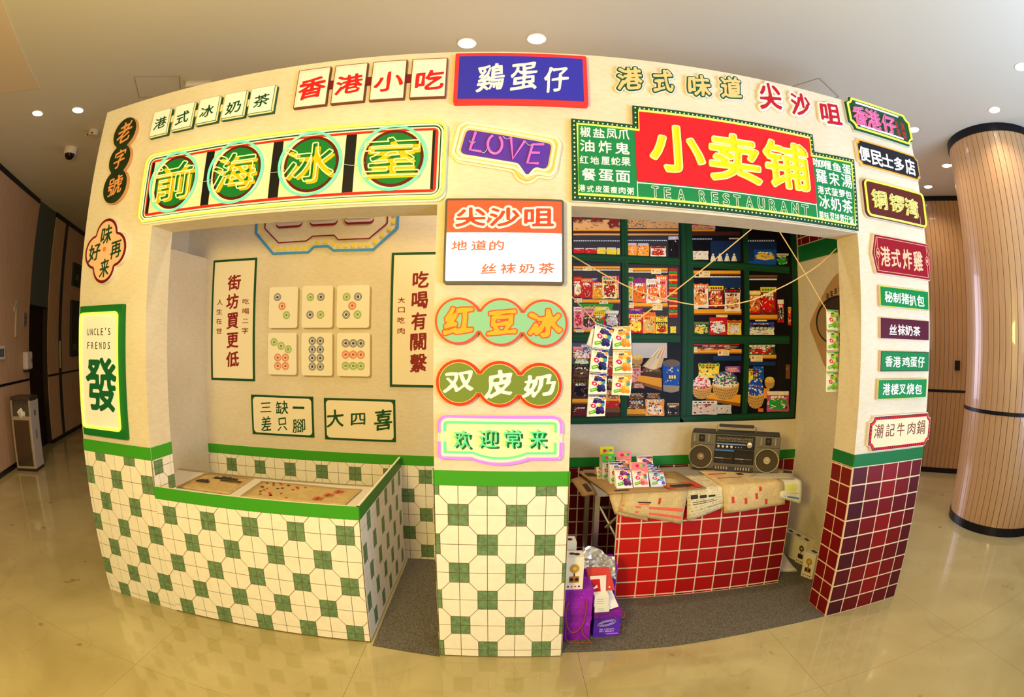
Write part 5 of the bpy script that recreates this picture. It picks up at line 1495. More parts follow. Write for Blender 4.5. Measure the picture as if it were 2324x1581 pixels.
board(t, N1, 0.018, 0.020, mat('amber_border', (224, 160, 40), 0.5), 'border')
board(t, ring_poly(N1, 0.009), 0.020, 0.0215, mat('near_black', (28, 26, 36), 0.5), 'face')
word('bm', 0.0215, 0.023, M_SWH, t, bold=0.028, N=60)
t = thing('small_neon_sign', 'brown neon sign with yellow tube characters on the right pillar', 'sign', (2.03, 0, 2.098))
board(t, rrect(1.780, 2.094, 2.284, 2.304, 0.03), 0.0, 0.010, mat('tlw_backing', (214, 196, 180), 0.3), 'acrylic_backing')
board(t, rrect(1.788, 2.100, 2.276, 2.298, 0.028), 0.010, 0.020, mat('chocolate_face', (92, 32, 26), 0.45), 'face')
neon(t, rrect(1.796, 2.106, 2.270, 2.292, 0.026), 0.028, 0.0058, YELB)
word('tlw', 0.020, 0.026, mat('pale_yellow_acrylic', (214, 200, 120), 0.4), t, bold=0.0, N=64)
for c in CH['tlw']: neon_char(*c, 0.034, 0.0022, YEL, t, bold=0.005, N=80)
wire(t, [(2.215, 2.16), (2.216, 2.11)], 0.03)
t = thing('crimson_sign', 'crimson sign with pointed ends and tan characters', 'sign', (2.05, 0, 1.81))
HX = [(1.831, 1.814), (2.267, 1.814), (2.288, 1.912), (2.268, 2.008), (1.832, 2.008), (1.806, 1.912)]
board(t, ring_poly(HX, -0.003), 0.0, 0.020, M_EDGE, 'backing')
board(t, HX, 0.020, 0.022, mat('crimson_face', (148, 16, 32), 0.45), 'face')
M_TAN = mat('tan_ink', (240, 190, 150), 0.5)
rim(t, ring_poly(HX, 0.010), 0.0025, 0.022, 0.0228, M_TAN, 'fine_line')
for x in (1.846, 2.252):
    rim(t, [(x - 0.012, 1.900), (x, 1.886), (x + 0.012, 1.900), (x + 0.012, 1.930), (x, 1.944), (x - 0.012, 1.930)], 0.003, 0.022, 0.023, M_TAN, 'lantern_mark')
    MB().box(x - 0.001, 0.022, 1.83, x + 0.001, 0.0228, 1.886, 0, FRONT).build('fine_line', M_TAN, t)
    MB().box(x - 0.001, 0.022, 1.944, x + 0.001, 0.0228, 1.995, 0, FRONT).build('fine_line', M_TAN, t)
    MB().prism(circ(x, 1.915, 0.006, 8, 0.012), 0.022, 0.023).build('lantern_core', M_TAN, t)
word('zj', 0.022, 0.0235, M_TAN, t, bold=0.022, brush=0.3, N=60)
for key, x0, z0, x1, z1, cc, rc, lb in (('s1', 1.851, 1.648, 2.254, 1.752, (14, 128, 62), (214, 216, 60), 'green sign with a yellow line, just under the crimson one'), ('s2', 1.853, 1.489, 2.252, 1.592, (84, 14, 34), (84, 14, 34), 'maroon plain sign between two green ones'),
                                        ('s3', 1.856, 1.324, 2.256, 1.427, (16, 124, 60), (60, 50, 30), 'green sign with a dark line, just under the maroon one'), ('s4', 1.844, 1.183, 2.246, 1.286, (18, 130, 64), (206, 210, 60), 'green sign with a yellow line, just above the scalloped red-edged one')):
    t = thing('menu_sign', lb, 'sign', ((x0 + x1) / 2, 0, z0), 'small menu signs on the right pillar')
    MB().box(x0, 0, z0, x1, 0.016, z1, 0, FRONT).build('board', mat('edge_' + key, (228, 196, 180), 0.6), t)
    MB().box(x0 + 0.001, 0.016, z0 + 0.001, x1 - 0.001, 0.017, z1 - 0.001, 0, FRONT).build('border', mat('rim_' + key, rc, 0.5), t)
    MB().box(x0 + 0.0045, 0.017, z0 + 0.0045, x1 - 0.0045, 0.018, z1 - 0.0045, 0, FRONT).build('face', mat('face_' + key, cc, 0.5), t)
    word(key, 0.018, 0.0195, M_SWH, t, bold=0.018, N=56)
t = thing('scalloped_sign', 'cream sign with a red dashed scalloped border, above the red tiles', 'sign', (2.05, 0, 0.925))
N2 = notch(1.803, 0.926, 2.300, 1.098, 0.030)
board(t, ring_poly(N2, -0.004), 0.0, 0.018, M_EDGE, 'backing')
board(t, N2, 0.018, 0.020, mat('dark_rim', (70, 16, 16), 0.5), 'rim_board')
board(t, ring_poly(N2, 0.003), 0.020, 0.0208, mat('hot_red', (222, 26, 22), 0.5), 'red_border')
mb = MB()
Q = ring_poly(N2, 0.009)
for i in range(len(Q)):
    a, b = Vector(Q[i]), Vector(Q[(i + 1) % len(Q)]); L = (b - a).length; n = int(L / 0.017)
    for k in range(n):
        p = a + (b - a) * ((k + 0.5) / n); e = (b - a).normalized() * 0.0035; f = Vector((-e.y, e.x)) * 1.4
        s_ = e * 0.8
        mb.prism([tuple(p - e + f + s_), tuple(p - e - f - s_), tuple(p + e - f - s_), tuple(p + e + f + s_)], 0.0208, 0.0214)
mb.build('dash_pattern', mat('dark_dash', (80, 12, 14), 0.5), t)['kind'] = 'stuff'
board(t, ring_poly(N2, 0.016), 0.0214, 0.0222, mat('nr_cream', (238, 224, 178), 0.5), 'face')
word('nr', 0.0222, 0.0235, mat('brown_ink', (130, 66, 50), 0.5), t, bold=0.0)

# ------------------------------------------------------------ shop-window mural in the right bay
M_PRINT = bpy.data.materials.new('mural_print'); M_PRINT.use_nodes = True
_nt = M_PRINT.node_tree; _p = _nt.nodes['Principled BSDF']; _a = _nt.nodes.new('ShaderNodeVertexColor'); _a.layer_name = 'Col'
_nt.links.new(_a.outputs[0], _p.inputs['Base Color']); _p.inputs['Roughness'].default_value = 0.4; _p.inputs['Specular IOR Level'].default_value = 0.12
mu = thing('shop_window_mural', 'printed mural of a green-framed shop window full of snacks', 'mural', (1.2, 1.04, 0.94))
MB().box(0.29, 0.0, 0.935, 2.03, 0.002, 2.60, 0, BACK, col=(20, 18, 22)).build('mural_sheet', M_PRINT, mu)
rnd = random.Random(11)
LAY = [0.0021]
def bil(q, s_, t_):
    a = (q[0][0] * (1 - s_) + q[1][0] * s_, q[0][1] * (1 - s_) + q[1][1] * s_)
    b = (q[3][0] * (1 - s_) + q[2][0] * s_, q[3][1] * (1 - s_) + q[2][1] * s_)
    return (a[0] * (1 - t_) + b[0] * t_, a[1] * (1 - t_) + b[1] * t_)
def jit(c, k=16):
    return tuple(max(0, min(255, v + rnd.uniform(-k, k))) for v in c)
def mural_item(kind, q, cols, n):
    d = LAY[0]; LAY[0] += 0.000018
    mb = MB(); P = lambda s_, t_: bil(q, s_, t_)
    C = [PAL[c] for c in cols]
    if kind in ('pane', 'shelf_board', 'poster', 'light_strip'):
        mb.flat([P(0, 0), P(1, 0), P(1, 1), P(0, 1)], d, BACK, col=C[0])
        if kind == 'shelf_board' and cols == 'S':
            mb.flat([P(0, .72), P(1, .72), P(1, 1), P(0, 1)], d + 0.00001, BACK, col=(150, 90, 30))
        if kind == 'light_strip' and n:
            for k in range(n):
                s0 = (k + 0.2) / n; mb.flat([P(s0, .15), P(s0 + .5 / n, .15), P(s0 + .5 / n, .85), P(s0, .85)], d + 0.00001, BACK, col=(225, 235, 255))
        if kind == 'poster':
            for k in range(n):
                s0, t0 = rnd.random() * .9, rnd.random() * .9
                mb.flat([P(s0, t0), P(s0 + .08, t0 + .03), P(s0 + .03, t0 + .1)], d + 0.00001, BACK, col=jit(PAL['k']))
    elif kind == 'price_tag':
        mb.flat([P(0, 0), P(1, 0), P(1, 1), P(0, 1)], d, BACK, col=C[0])
        mb.flat([P(.1, .15), P(.3, .15), P(.25, .5), P(.12, .45)], d + 0.00001, BACK, col=(190, 90, 80))
        for k in range(3):
            mb.flat([P(.45, .2 + k * .22), P(.92, .2 + k * .22), P(.92, .26 + k * .22), P(.45, .26 + k * .22)], d + 0.00001, BACK, col=(150, 130, 110))
    elif kind == 'bottle':
        mb.flat([P(.08, 1), P(.25, .45), P(.36, .25), P(.36, .05), P(.64, .05), P(.64, .25), P(.76, .45), P(.94, 1)][::-1], d, BACK, col=C[0])
        mb.flat([P(.3, .22), P(.7, .22), P(.7, .3), P(.3, .3)], d + 0.00001, BACK, col=(120, 140, 200))
        mb.flat([P(.62, .95), P(.78, .5), P(.85, .95)], d + 0.00001, BACK, col=(190, 186, 200))
    elif kind == 'sticks':
        for k in range(n):
            s0 = k / n; a = P(0.72 + s0 * .26, 0); b = P(0.78 + s0 * .26, 0.02); c = P(s0 * .75 + .12, 1 - abs(s0 - .5) * .3); e = P(s0 * .75, 1 - abs(s0 - .5) * .3)
            mb.flat([a, b, c, e], d + 0.000005 * k, BACK, col=jit(C[k % len(C)], 30))
            m1 = P(0.45 + s0 * .3, .5)
            mb.flat([((a[0] + e[0]) / 2, (a[1] + e[1]) / 2), ((b[0] + c[0]) / 2, (b[1] + c[1]) / 2), c, e], d + 0.000005 * k + 0.000003, BACK, col=jit((236, 205, 160), 20))
    elif kind == 'basket':
        rt = 0.46 if n > 30 else 0.36
        wk = (206, 158, 88) if cols[0] != 'n' else (78, 50, 32)
        mb.flat([P(0.0, rt), P(0.05, .72), P(.16, .90), P(.32, .98), P(.5, 1), P(.68, .98), P(.84, .90), P(.95, .72), P(1, rt)], d, BACK, col=wk)
        for r_ in range(4):
            for k in range(11):
                s0 = .06 + k * .083 + (0.04 if r_ % 2 else 0); t0 = rt + .16 + r_ * .09 + .10 * (1 - abs(2 * s0 - 1)) - .05
                if s0 < .9 and t0 < .93 - .3 * abs(2 * s0 - 1) ** 3:
                    mb.flat([P(s0, t0), P(s0 + .04, t0 + .01), P(s0 + .04, t0 + .05), P(s0, t0 + .045)], d + 0.000004, BACK, col=tuple(v * 0.62 for v in wk))
        ell_ = lambda a, b_, g, cz: P(.5 + a * math.cos(g), cz + b_ * math.sin(g))
        mb.flat([ell_(.5, .15, 2 * PI * k / 20, rt) for k in range(20)], d + 0.000006, BACK, col=tuple(min(255, v * 1.16) for v in wk))
        mb.flat([ell_(.45, .12, 2 * PI * k / 20, rt - .01) for k in range(20)], d + 0.000008, BACK, col=jit(C[0]))
        mb.flat([P(.06, rt), P(.10, rt * .45), P(.28, rt * .1), P(.5, .02), P(.74, rt * .12), P(.92, rt * .5), P(.94, rt)], d + 0.000009, BACK, col=jit(C[1 % len(C)]))
        for k in range(int(n * 2.4)):
            s0 = rnd.uniform(.06, .84); t0 = rnd.uniform(.02, rt + .06)
            if t0 < rt * (1.6 * (s0 - .47) ** 2 * 2.2): continue
            if t0 > rt - .02 and abs(s0 - .47) > .3: continue
            g = rnd.uniform(0, PI); L = .10; u_, v_ = math.cos(g) * L, math.sin(g) * L * .6
            mb.flat([P(s0, t0), P(s0 + u_ * .9, t0 + v_), P(s0 + u_ + .035, t0 + v_ + .045), P(s0 + .035, t0 + .045)], d + 0.00001 + 0.00000008 * k, BACK, col=jit(C[k % len(C)] if k % 5 else (250, 248, 240), 36))
    else:
        if kind == 'jar':
            body = [P(.03, .16), P(.97, .16), P(1, .35), P(.97, 1), P(.03, 1), P(0, .35)]
            mb.flat(body, d, BACK, col=C[0]); mb.flat([P(.06, 0), P(.94, 0), P(.97, .16), P(.03, .16)], d, BACK, col=jit((200, 200, 215)))
        elif kind == 'candy_tub':
            body = [P(.02, .12), P(.98, .12), P(.92, .95), P(.5, 1), P(.06, .95)]
            mb.flat(body, d, BACK, col=C[0])
            mb.flat([P(.5 + .48 * math.cos(g), .12 + .11 * math.sin(g)) for g in [2 * PI * k / 18 for k in range(18)]], d + 0.00001, BACK, col=(110, 96, 84))
            mb.flat([P(.04, .76), P(.95, .80), P(.92, .95), P(.5, 1), P(.06, .95)], d + 0.00001, BACK, col=(150, 140, 126))
            mb.flat([P(.30, .46), P(.80, .46), P(.80, .60), P(.30, .60)], d + 0.00002, BACK, col=(70, 60, 60))
            for k in range(3): mb.flat([P(.36 + k * .14, .48), P(.46 + k * .14, .48), P(.46 + k * .14, .58), P(.36 + k * .14, .58)], d + 0.00003, BACK, col=(240, 225, 170))
            for k in range(16):
                s0, t0, r_ = rnd.uniform(.1, .9), rnd.choice([rnd.uniform(.26, .42), rnd.uniform(.63, .74)]), rnd.uniform(.02, .05)
                mb.flat([P(s0 + r_ * math.cos(g), t0 + r_ * .6 * math.sin(g)) for g in [2 * PI * q_ / 8 for q_ in range(8)]], d + 0.00003, BACK, col=rnd.choice([(240, 230, 150), (235, 240, 250), (240, 150, 120)]))
            mb.build('mural_' + kind, M_PRINT, mu); return
        else:
            z = .03
            body = [P(z, 0), P(.25, .03), P(.5, 0), P(.75, .03), P(1 - z, 0), P(1, .1), P(.97, .5), P(1, .92), P(.97, 1), P(.5, .97), P(.03, 1), P(0, .9), P(.03, .5), P(0, .1)]
            mb.flat(body, d, BACK, col=C[0])
            # header strip, main picture block, side highlight
            if n > 12:
                mb.flat([P(.02, .02), P(.98, .02), P(.96, .2), P(.04, .2)], d + 0.00001, BACK, col=jit(C[1 % len(C)], 12))
                mb.flat([P(.14, .42), P(.5, .34), P(.86, .42), P(.9, .8), P(.5, .92), P(.1, .8)], d + 0.00001, BACK, col=jit(C[2 % len(C)], 20))
                for k in range(5):
                    mb.flat([P(.12 + k * .16, .07), P(.23 + k * .16, .07), P(.23 + k * .16, .16), P(.12 + k * .16, .16)], d + 0.00002, BACK, col=jit(C[-1], 20))
                for k in range(4):
                    mb.flat([P(.2 + k * .15, .24), P(.32 + k * .15, .23), P(.31 + k * .15, .34), P(.19 + k * .15, .35)], d + 0.00002, BACK, col=(250, 244, 230) if C[0][1] < 150 else (170, 30, 30))
        for k in range(int(n * 1.3)):
            s0, t0 = rnd.uniform(.06, .86), rnd.uniform(.22, .9) if n > 12 else rnd.uniform(.05, .9)
            g = rnd.uniform(0, PI); a_, b_ = rnd.uniform(.04, .12), rnd.uniform(.02, .05)
            P_ = []
            for q_ in range(5):
                h_ = 2 * PI * q_ / 5
                u_, v_ = a_ * math.cos(h_), b_ * math.sin(h_)
                P_.append(P(min(.99, max(.01, s0 + u_ * math.cos(g) - v_ * math.sin(g))), min(.98, max(.02, t0 + (u_ * math.sin(g) + v_ * math.cos(g)) * .8))))
            mb.flat(P_, d + 0.00003 + 1e-7 * k, BACK, col=jit(C[k % len(C)] if k % 4 else rnd.choice([(250, 245, 235), (60, 20, 15)]), 30))
    mb.build('mural_' + kind, M_PRINT, mu)
for kind, q, cols, n in MURAL:
    mural_item(kind, q, cols, n)
word('mur', 0.0062, 0.0066, mat('mural_red_ink', (120, 30, 34), 0.5), mu, fr=BACK, bold=0.05, brush=1.0, N=40)
for kind, q in FRAME:
    bar = MB(); base_ = (22, 70, 42); lo_ = (14, 48, 30); hi_ = (34, 88, 54)
    q = list(q)
    e_ = 0.0 if kind == 'v' else 0.0003
    bar.flat(q, 0.0070 + e_, BACK, col=base_)
    if kind == 'v':
        bar.flat([bil(q, 0, 0), bil(q, .14, 0), bil(q, .14, 1), bil(q, 0, 1)], 0.00715 + e_, BACK, col=lo_); bar.flat([bil(q, .45, 0), bil(q, .52, 0), bil(q, .52, 1), bil(q, .45, 1)], 0.00715 + e_, BACK, col=lo_)
    else:
        bar.flat([bil(q, 0, 0), bil(q, 1, 0), bil(q, 1, .12), bil(q, 0, .12)], 0.00715 + e_, BACK, col=lo_); bar.flat([bil(q, 0, .42), bil(q, 1, .42), bil(q, 1, .5), bil(q, 0, .5)], 0.00715 + e_, BACK, col=hi_); bar.flat([bil(q, 0, .5), bil(q, 1, .5), bil(q, 1, .55), bil(q, 0, .55)], 0.00715 + e_, BACK, col=lo_)
    bar.build('window_bar', M_PRINT, mu)

# tan cut-out on the right side board
t = thing('kraft_cut_out', 'tan teardrop cut-out with a black ring on the right side board', 'picture', (2.05, 0.7, 1.3))
TD = [(0.52, 1.30), (0.72, 1.30), (0.905, 1.555), (0.915, 1.59), (0.865, 1.66), (0.70, 1.83), (0.60, 1.895), (0.50, 1.91), (0.42, 1.80), (0.36, 1.6), (0.38, 1.42)]
MB().prism(smooth_poly(TD, 0.05), 0.0, 0.008, SR).build('body', mat('kraft_tan', (186, 146, 96), 0.7, noise=0.05, nscale=8), t)
MB().prism(circ(0.60, 1.605, 0.235, 40, 0.155), 0.008, 0.0095, SR).build('black_ring', mat('ring_black', (38, 34, 32), 0.5), t)
MB().prism(circ(0.60, 1.600, 0.215, 40, 0.140), 0.0095, 0.011, SR).build('ring_centre', mat('ring_tan', (160, 128, 88), 0.6), t)
MB().prism([(0.42, 1.60), (0.66, 1.66), (0.74, 1.69), (0.70, 1.73), (0.55, 1.75), (0.42, 1.72)], 0.011, 0.012, SR).build('dark_print', mat('dark_brown_print', (58, 46, 40), 0.5), t)
for i in range(5):
    y_ = 0.70 - i * 0.045; z1_ = 1.765 + i * 0.012
    mb = MB()
    for a in range(3):
        mb.box(y_ - 0.016, 0.008, z1_ + a * 0.012 - 0.016, y_ + 0.014, 0.0095, z1_ + a * 0.012 - 0.010, 0, SR)
    mb.box(y_ - 0.004, 0.008, z1_ - 0.018, y_, 0.0095, z1_ + 0.018, 0, SR)
    mb.build('stamp_mark', mat('stamp_ink', (60, 54, 48), 0.6), t)
t = thing('paper_cone', 'small white lined paper pinned in front of the black ring', 'paper', (2.0, 0.5, 1.58))
mb = MB(); mb.prism([(0.40, 1.70), (0.52, 1.66), (0.60, 1.52), (0.40, 1.545)], 0.03, 0.032, SR); mb.build('sheet', mat('lined_paper', (226, 224, 206), 0.7), t)
for k in range(5):
    MB().box(0.44, 0.032, 1.565 + k * 0.018, 0.56 - k * 0.008, 0.0325, 1.567 + k * 0.018, 0, SR).build('printed_line', M_INKK, t)

# ------------------------------------------------------------ cords and hanging candy strips
M_CORD = mat('sisal_cord', (222, 182, 116), 0.8)
def cord(pts, label):
    o = MB().tube(pts, 0.0030, 6).build('cord', M_CORD, smooth=True)
    tag(o, label, 'cord', 'twine cords strung across the right bay')
def sm(P, n=4):
    out = []
    for i in range(len(P) - 1):
        p0 = Vector(P[max(0, i - 1)]); p1 = Vector(P[i]); p2 = Vector(P[i + 1]); p3 = Vector(P[min(len(P) - 1, i + 2)])
        for k in range(n):
            u = k / n
            out.append(0.5 * ((2 * p1) + (p2 - p0) * u + (2 * p0 - 5 * p1 + 4 * p2 - p3) * u * u + (3 * p1 - p0 - 3 * p2 + p3) * u ** 3))
    out.append(Vector(P[-1]))
    return out
YC = 0.2
cord(sm([(x, YC, z) for x, z in [(0.262, 1.848), (0.392, 1.775), (0.526, 1.707), (0.664, 1.658), (0.842, 1.627), (0.954, 1.622), (1.07, 1.632), (1.191, 1.659), (1.319, 1.711), (1.454, 1.774), (1.613, 1.865), (1.735, 1.96)]]), 'long sagging twine cord looped from middle pillar to right pillar')
cord([(1.192, 0.185, 2.007), (0.957, YC, 1.818), (0.734, YC + 0.004, 1.647), (0.562, YC, 1.518)], 'straight twine cord from the header down to the orange candy strip')
cord([(0.262, YC, 1.672), (0.306, YC, 1.632), (0.408, YC, 1.524)], 'short twine cord from the middle pillar to the blueberry candy strip')
cord([(1.357, 0.185, 2.009), (1.605, YC, 1.687), (1.652, YC, 1.630)], 'straight twine cord from the header down to the green candy strip')

def packet(parent, q, cols, y=None, fr=None, bulge=0.007, name='packet', art=True, back=0.004):
    """a pillow candy packet; q = TL, TR, BR, BL in the frame's plane"""
    P = lambda s_, t_: bil(q, s_, t_)
    N_ = 6
    mb = MB()
    bz = lambda s_, t_: bulge * (math.sin(PI * min(1, max(0, s_))) ** 0.6) * (math.sin(PI * min(1, max(0, t_))) ** 0.6)
    def pt(s_, t_, d=0.0):
        a, b = P(s_, t_); return fr(a, b, bz(s_, t_) + d)
    base = cols['base']
    V = [pt(i / N_, j / N_) for j in range(N_ + 1) for i in range(N_ + 1)]
    F = [(j * (N_ + 1) + i, j * (N_ + 1) + i + 1, (j + 1) * (N_ + 1) + i + 1, (j + 1) * (N_ + 1) + i) for j in range(N_) for i in range(N_)]
    for j in range(N_):
        for i in range(N_):
            mb.add([V[f] for f in F[j * N_ + i]], [(0, 1, 2, 3)], col=base)
    mb.add([fr(*P(s_, t_), -back) for s_, t_ in ((0, 0), (1, 0), (1, 1), (0, 1))], [(3, 2, 1, 0)], col=base)
    for (a, b) in (((0, 0), (1, 0)), ((1, 0), (1, 1)), ((1, 1), (0, 1)), ((0, 1), (0, 0))):
        mb.add([fr(*P(*a), 0), fr(*P(*b), 0), fr(*P(*b), -back), fr(*P(*a), -back)], [(0, 1, 2, 3)], col=base)
    def blob(L, col, d=0.0012):
        mb.add([pt(s_, t_, d) for s_, t_ in L], [tuple(range(len(L)))], col=col)
    def ell(cx_, cz_, a, b, col, d=0.0012, n=12, rot=0):
        blob([(cx_ + a * math.cos(2 * PI * k / n) * math.cos(rot) - b * math.sin(2 * PI * k / n) * math.sin(rot), cz_ + a * math.cos(2 * PI * k / n) * math.sin(rot) + b * math.sin(2 * PI * k / n) * math.cos(rot)) for k in range(n)], col, d)
    # top band with ticks
    blob([(0.02, 0.02), (0.5, 0.02), (0.5, 0.10), (0.02, 0.10)], cols['band']); blob([(0.5, 0.02), (0.98, 0.02), (0.98, 0.2), (0.75, 0.13), (0.5, 0.1)], cols['band'])
    for k in range(7):
        s0 = .05 + k * .08; blob([(s0, .05), (s0 + .03, .05), (s0 + .03, .12), (s0, .12)], (245, 240, 230), 0.0016)
    if art:
        fc = cols['fruit']
        for k, (a, b, r_) in enumerate(((.4, .30, .13), (.62, .28, .14), (.8, .36, .12), (.55, .62, .13), (.74, .66, .17), (.6, .78, .15), (.83, .8, .12), (.3, .42, .11))):
            ell(a, b, r_, r_ * .8, jit(fc[k % len(fc)], 18), 0.0014 + k * 0.0001)
        ell(.86, .17, .1, .08, (245, 160, 70), 0.0024)
        ell(.18, .16, .07, .06, (240, 205, 170), 0.0024)
        blob([(.3, .15), (.56, .13), (.56, .2), (.3, .22)], (90, 80, 90), 0.0024)
        ell(.3, .5, .2, .13, (245, 240, 240), 0.0026, rot=0.3); ell(.3, .5, .16, .1, (214, 40, 96), 0.0028, rot=0.3); ell(.3, .5, .06, .045, (250, 220, 230), 0.0030)
        ell(.6, .46, .12, .09, (236, 226, 150), 0.0027); ell(.8, .46, .12, .09, (70, 150, 160), 0.0028); ell(.66, .47, .06, .05, (250, 190, 60), 0.0030)
        blob([(.08, .76), (.42, .68), (.46, .82), (.12, .90)], (96, 176, 50), 0.0026); blob([(.14, .79), (.36, .73), (.37, .78), (.16, .84)], (190, 226, 120), 0.0028)
    return mb.build(name, M_PRINT, parent)
BLUEB = dict(base=(244, 240, 226), band=(58, 50, 130), fruit=[(44, 34, 92), (70, 50, 130), (34, 28, 70)])
ORNG = dict(base=(246, 238, 214), band=(240, 168, 40), fruit=[(240, 150, 40), (246, 180, 60), (232, 128, 30)])
GRNP = dict(base=(236, 240, 222), band=(60, 160, 60), fruit=[(140, 196, 60), (170, 214, 80), (100, 170, 50)])
PURP = dict(base=(246, 238, 236), band=(120, 40, 130), fruit=[(110, 40, 100), (150, 70, 140), (90, 30, 80)])
PINK = dict(base=(250, 236, 230), band=(244, 120, 130), fruit=[(244, 120, 130), (250, 170, 160), (230, 70, 90)])
NAVY = dict(base=(240, 240, 232), band=(44, 34, 140), fruit=[(60, 60, 150), (90, 90, 180), (200, 200, 230)])
CYF = Frame((0, YC, 0), (1, 0, 0))
t = thing('candy_strip', 'hanging strip of four white and navy blueberry candy packets', 'candy strip', (0.42, YC, 1.108), 'hanging candy strips in the right bay')
S1 = [((0.404, 1.528), (0.492, 1.503), (0.469, 1.410), (0.389, 1.419)), ((0.389, 1.416), (0.467, 1.407), (0.459, 1.304), (0.378, 1.310)), ((0.378, 1.306), (0.458, 1.301), (0.459, 1.209), (0.374, 1.208)), ((0.375, 1.205), (0.459, 1.206), (0.455, 1.108), (0.371, 1.106))]
for q in S1: packet(t, q, BLUEB, fr=CYF)
packet(t, ((0.388, 1.50), (0.404, 1.52), (0.390, 1.42), (0.366, 1.43)), NAVY, fr=off(CYF, -0.015), art=False)
t = thing('candy_strip', 'hanging strip of three white and orange candy packets', 'candy strip', (0.53, YC, 1.2), 'hanging candy strips in the right bay')
for q in [((0.482, 1.512), (0.566, 1.517), (0.573, 1.410), (0.484, 1.411)), ((0.485, 1.407), (0.573, 1.407), (0.579, 1.302), (0.486, 1.301)), ((0.486, 1.297), (0.579, 1.298), (0.571, 1.201), (0.483, 1.205))]: packet(t, q, ORNG, fr=CYF)
t = thing('candy_strip', 'hanging strip of four white and green candy packets by the right pillar', 'candy strip', (1.70, YC, 1.2), 'hanging candy strips in the right bay')
for k in range(4):
    z1 = 1.633 - k * 0.1075; z0 = z1 - 0.104
    packet(t, ((1.653 + k * .002, z1), (1.739, z1), (1.741, z0), (1.656 + k * .002, z0)), GRNP, fr=off(CYF, -0.002))

# ------------------------------------------------------------ display table
TZ = 0.655
tb = thing('display_table', 'low table faced with red tiles under old newspapers', 'table', (1.15, 0.7, 0))
ta, te = Vector((0.651, 0.490, 0)), Vector((1.667, 0.468, 0))
TFR = Frame(ta, te - ta, (0, 0, 1)); tw_ = (te - ta).length
tpn = MB().box(-0.045, -0.012, 0.005, tw_ + 0.004, 0, TZ - 0.02, 0, TFR).build('front_panel', M_EDGE, tb)
MB().box(-0.045, 0, 0.005, tw_ + 0.004, 0.002, TZ - 0.02, 0, TFR).build('facing_board', M_GROUT, tpn)
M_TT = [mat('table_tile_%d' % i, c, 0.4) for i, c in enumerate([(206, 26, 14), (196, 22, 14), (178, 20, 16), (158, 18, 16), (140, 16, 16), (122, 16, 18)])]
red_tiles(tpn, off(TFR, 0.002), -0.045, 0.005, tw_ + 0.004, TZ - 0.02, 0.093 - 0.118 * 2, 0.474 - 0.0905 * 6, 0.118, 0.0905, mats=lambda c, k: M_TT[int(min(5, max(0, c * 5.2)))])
MB().box(0.49, 0.478, TZ - 0.02, 1.66, 0.97, TZ).build('tabletop', mat('table_board', (150, 140, 126), 0.6), tb)
for x in (0.515, 1.63):
    for y in (0.60, 0.93):
        MB().box(x - 0.014, y - 0.014, 0.0045, x + 0.014, y + 0.014, TZ - 0.02).build('leg', M_STEEL, tb)
    MB().box(x - 0.012, 0.614, 0.08, x + 0.012, 0.916, 0.10).build('stretcher', M_STEEL, tb)
for a, b in (((0.53, 0.592, 0.54), (0.66, 0.50, 0.30)), ((0.56, 0.55, 0.43), (0.66, 0.51, 0.55))):
    MB().tube([a, b], 0.009, 6).build('brace', M_STEEL, tb)
MB().tube([(0.528, 0.60, 0.53), (0.645, 0.60, 0.53)], 0.011, 6).build('brace', M_STEEL, tb)

def drape(name, label, a, b, back, front_z, mtl, zt, group='old newspapers on the display table', bend=0.025, skew=0.0, ins=0.0, ye=0.462):
    """newspaper lying on the table and hanging over its front edge; a,b = x at the edge (left,right); back = y of the far edge; front_z = z of the two hanging corners; skew shifts the hanging corners in x"""
    t = thing(name, label, 'newspaper', ((a + b) / 2, ye, zt), group)
    zt += 0.002; rows = []
    for i in range(15):
        r = []
        for j in range(9):
            s_ = j / 8
            x = a + (b - a) * s_
            fz = front_z[0] + (front_z[1] - front_z[0]) * s_
            u = i / 14
            if u < 0.45:
                v = u / 0.45; y = back + (ye + bend - back) * v; z = zt + 0.001 * math.sin(s_ * 7)
                xx = x + skew * 0.3 * (v - 1)
            elif u < 0.62:
                g = (u - 0.45) / 0.17 * PI / 2
                y = ye + bend - bend * math.sin(g); z = zt - bend + bend * math.cos(g); xx = x
            else:
                v = (u - 0.62) / 0.38; z = zt - bend + (fz - (zt - bend)) * v; y = ye - 0.002 - 0.012 * math.sin(v * 2) * (1 + 0.5 * math.sin(s_ * 6)); xx = x + skew * v
            r.append(Vector((xx, y, z)))
        rows.append(r)
    sheet('page', rows, mtl, t)
    return t, rows
def decal(t, rows, s0, s1, u0, u1, m, nm='ink_block', lift=0.0016):
    """ink printed on a draped sheet, following its bend"""
    nr, nc = len(rows), len(rows[0])
    def at(s_, u):
        fi, fj = u * (nr - 1), s_ * (nc - 1)
        i, j = min(nr - 2, int(fi)), min(nc - 2, int(fj)); a_, b_ = fi - i, fj - j
        p = lerp(lerp(rows[i][j], rows[i][j + 1], b_), lerp(rows[i + 1][j], rows[i + 1][j + 1], b_), a_)
        e1 = rows[i][j + 1] - rows[i][j]; e2 = rows[i + 1][j] - rows[i][j]
        n_ = e1.cross(e2).normalized()
        if n_.y > 0 and abs(n_.z) < 0.5 or n_.z < -0.5: n_ = -n_
        return p + n_ * lift
    mb = MB(); K = 4
    G = [[at(s0 + (s1 - s0) * j / K, u0 + (u1 - u0) * i / K) for j in range(K + 1)] for i in range(K + 1)]
    for i in range(K):
        for j in range(K):
            mb.add([G[i][j], G[i][j + 1], G[i + 1][j + 1], G[i + 1][j]], [(0, 1, 2, 3)])
    mb.build(nm, m, t)
M_SAL = mat('salmon_bar_ink', (238, 110, 80), 0.8)
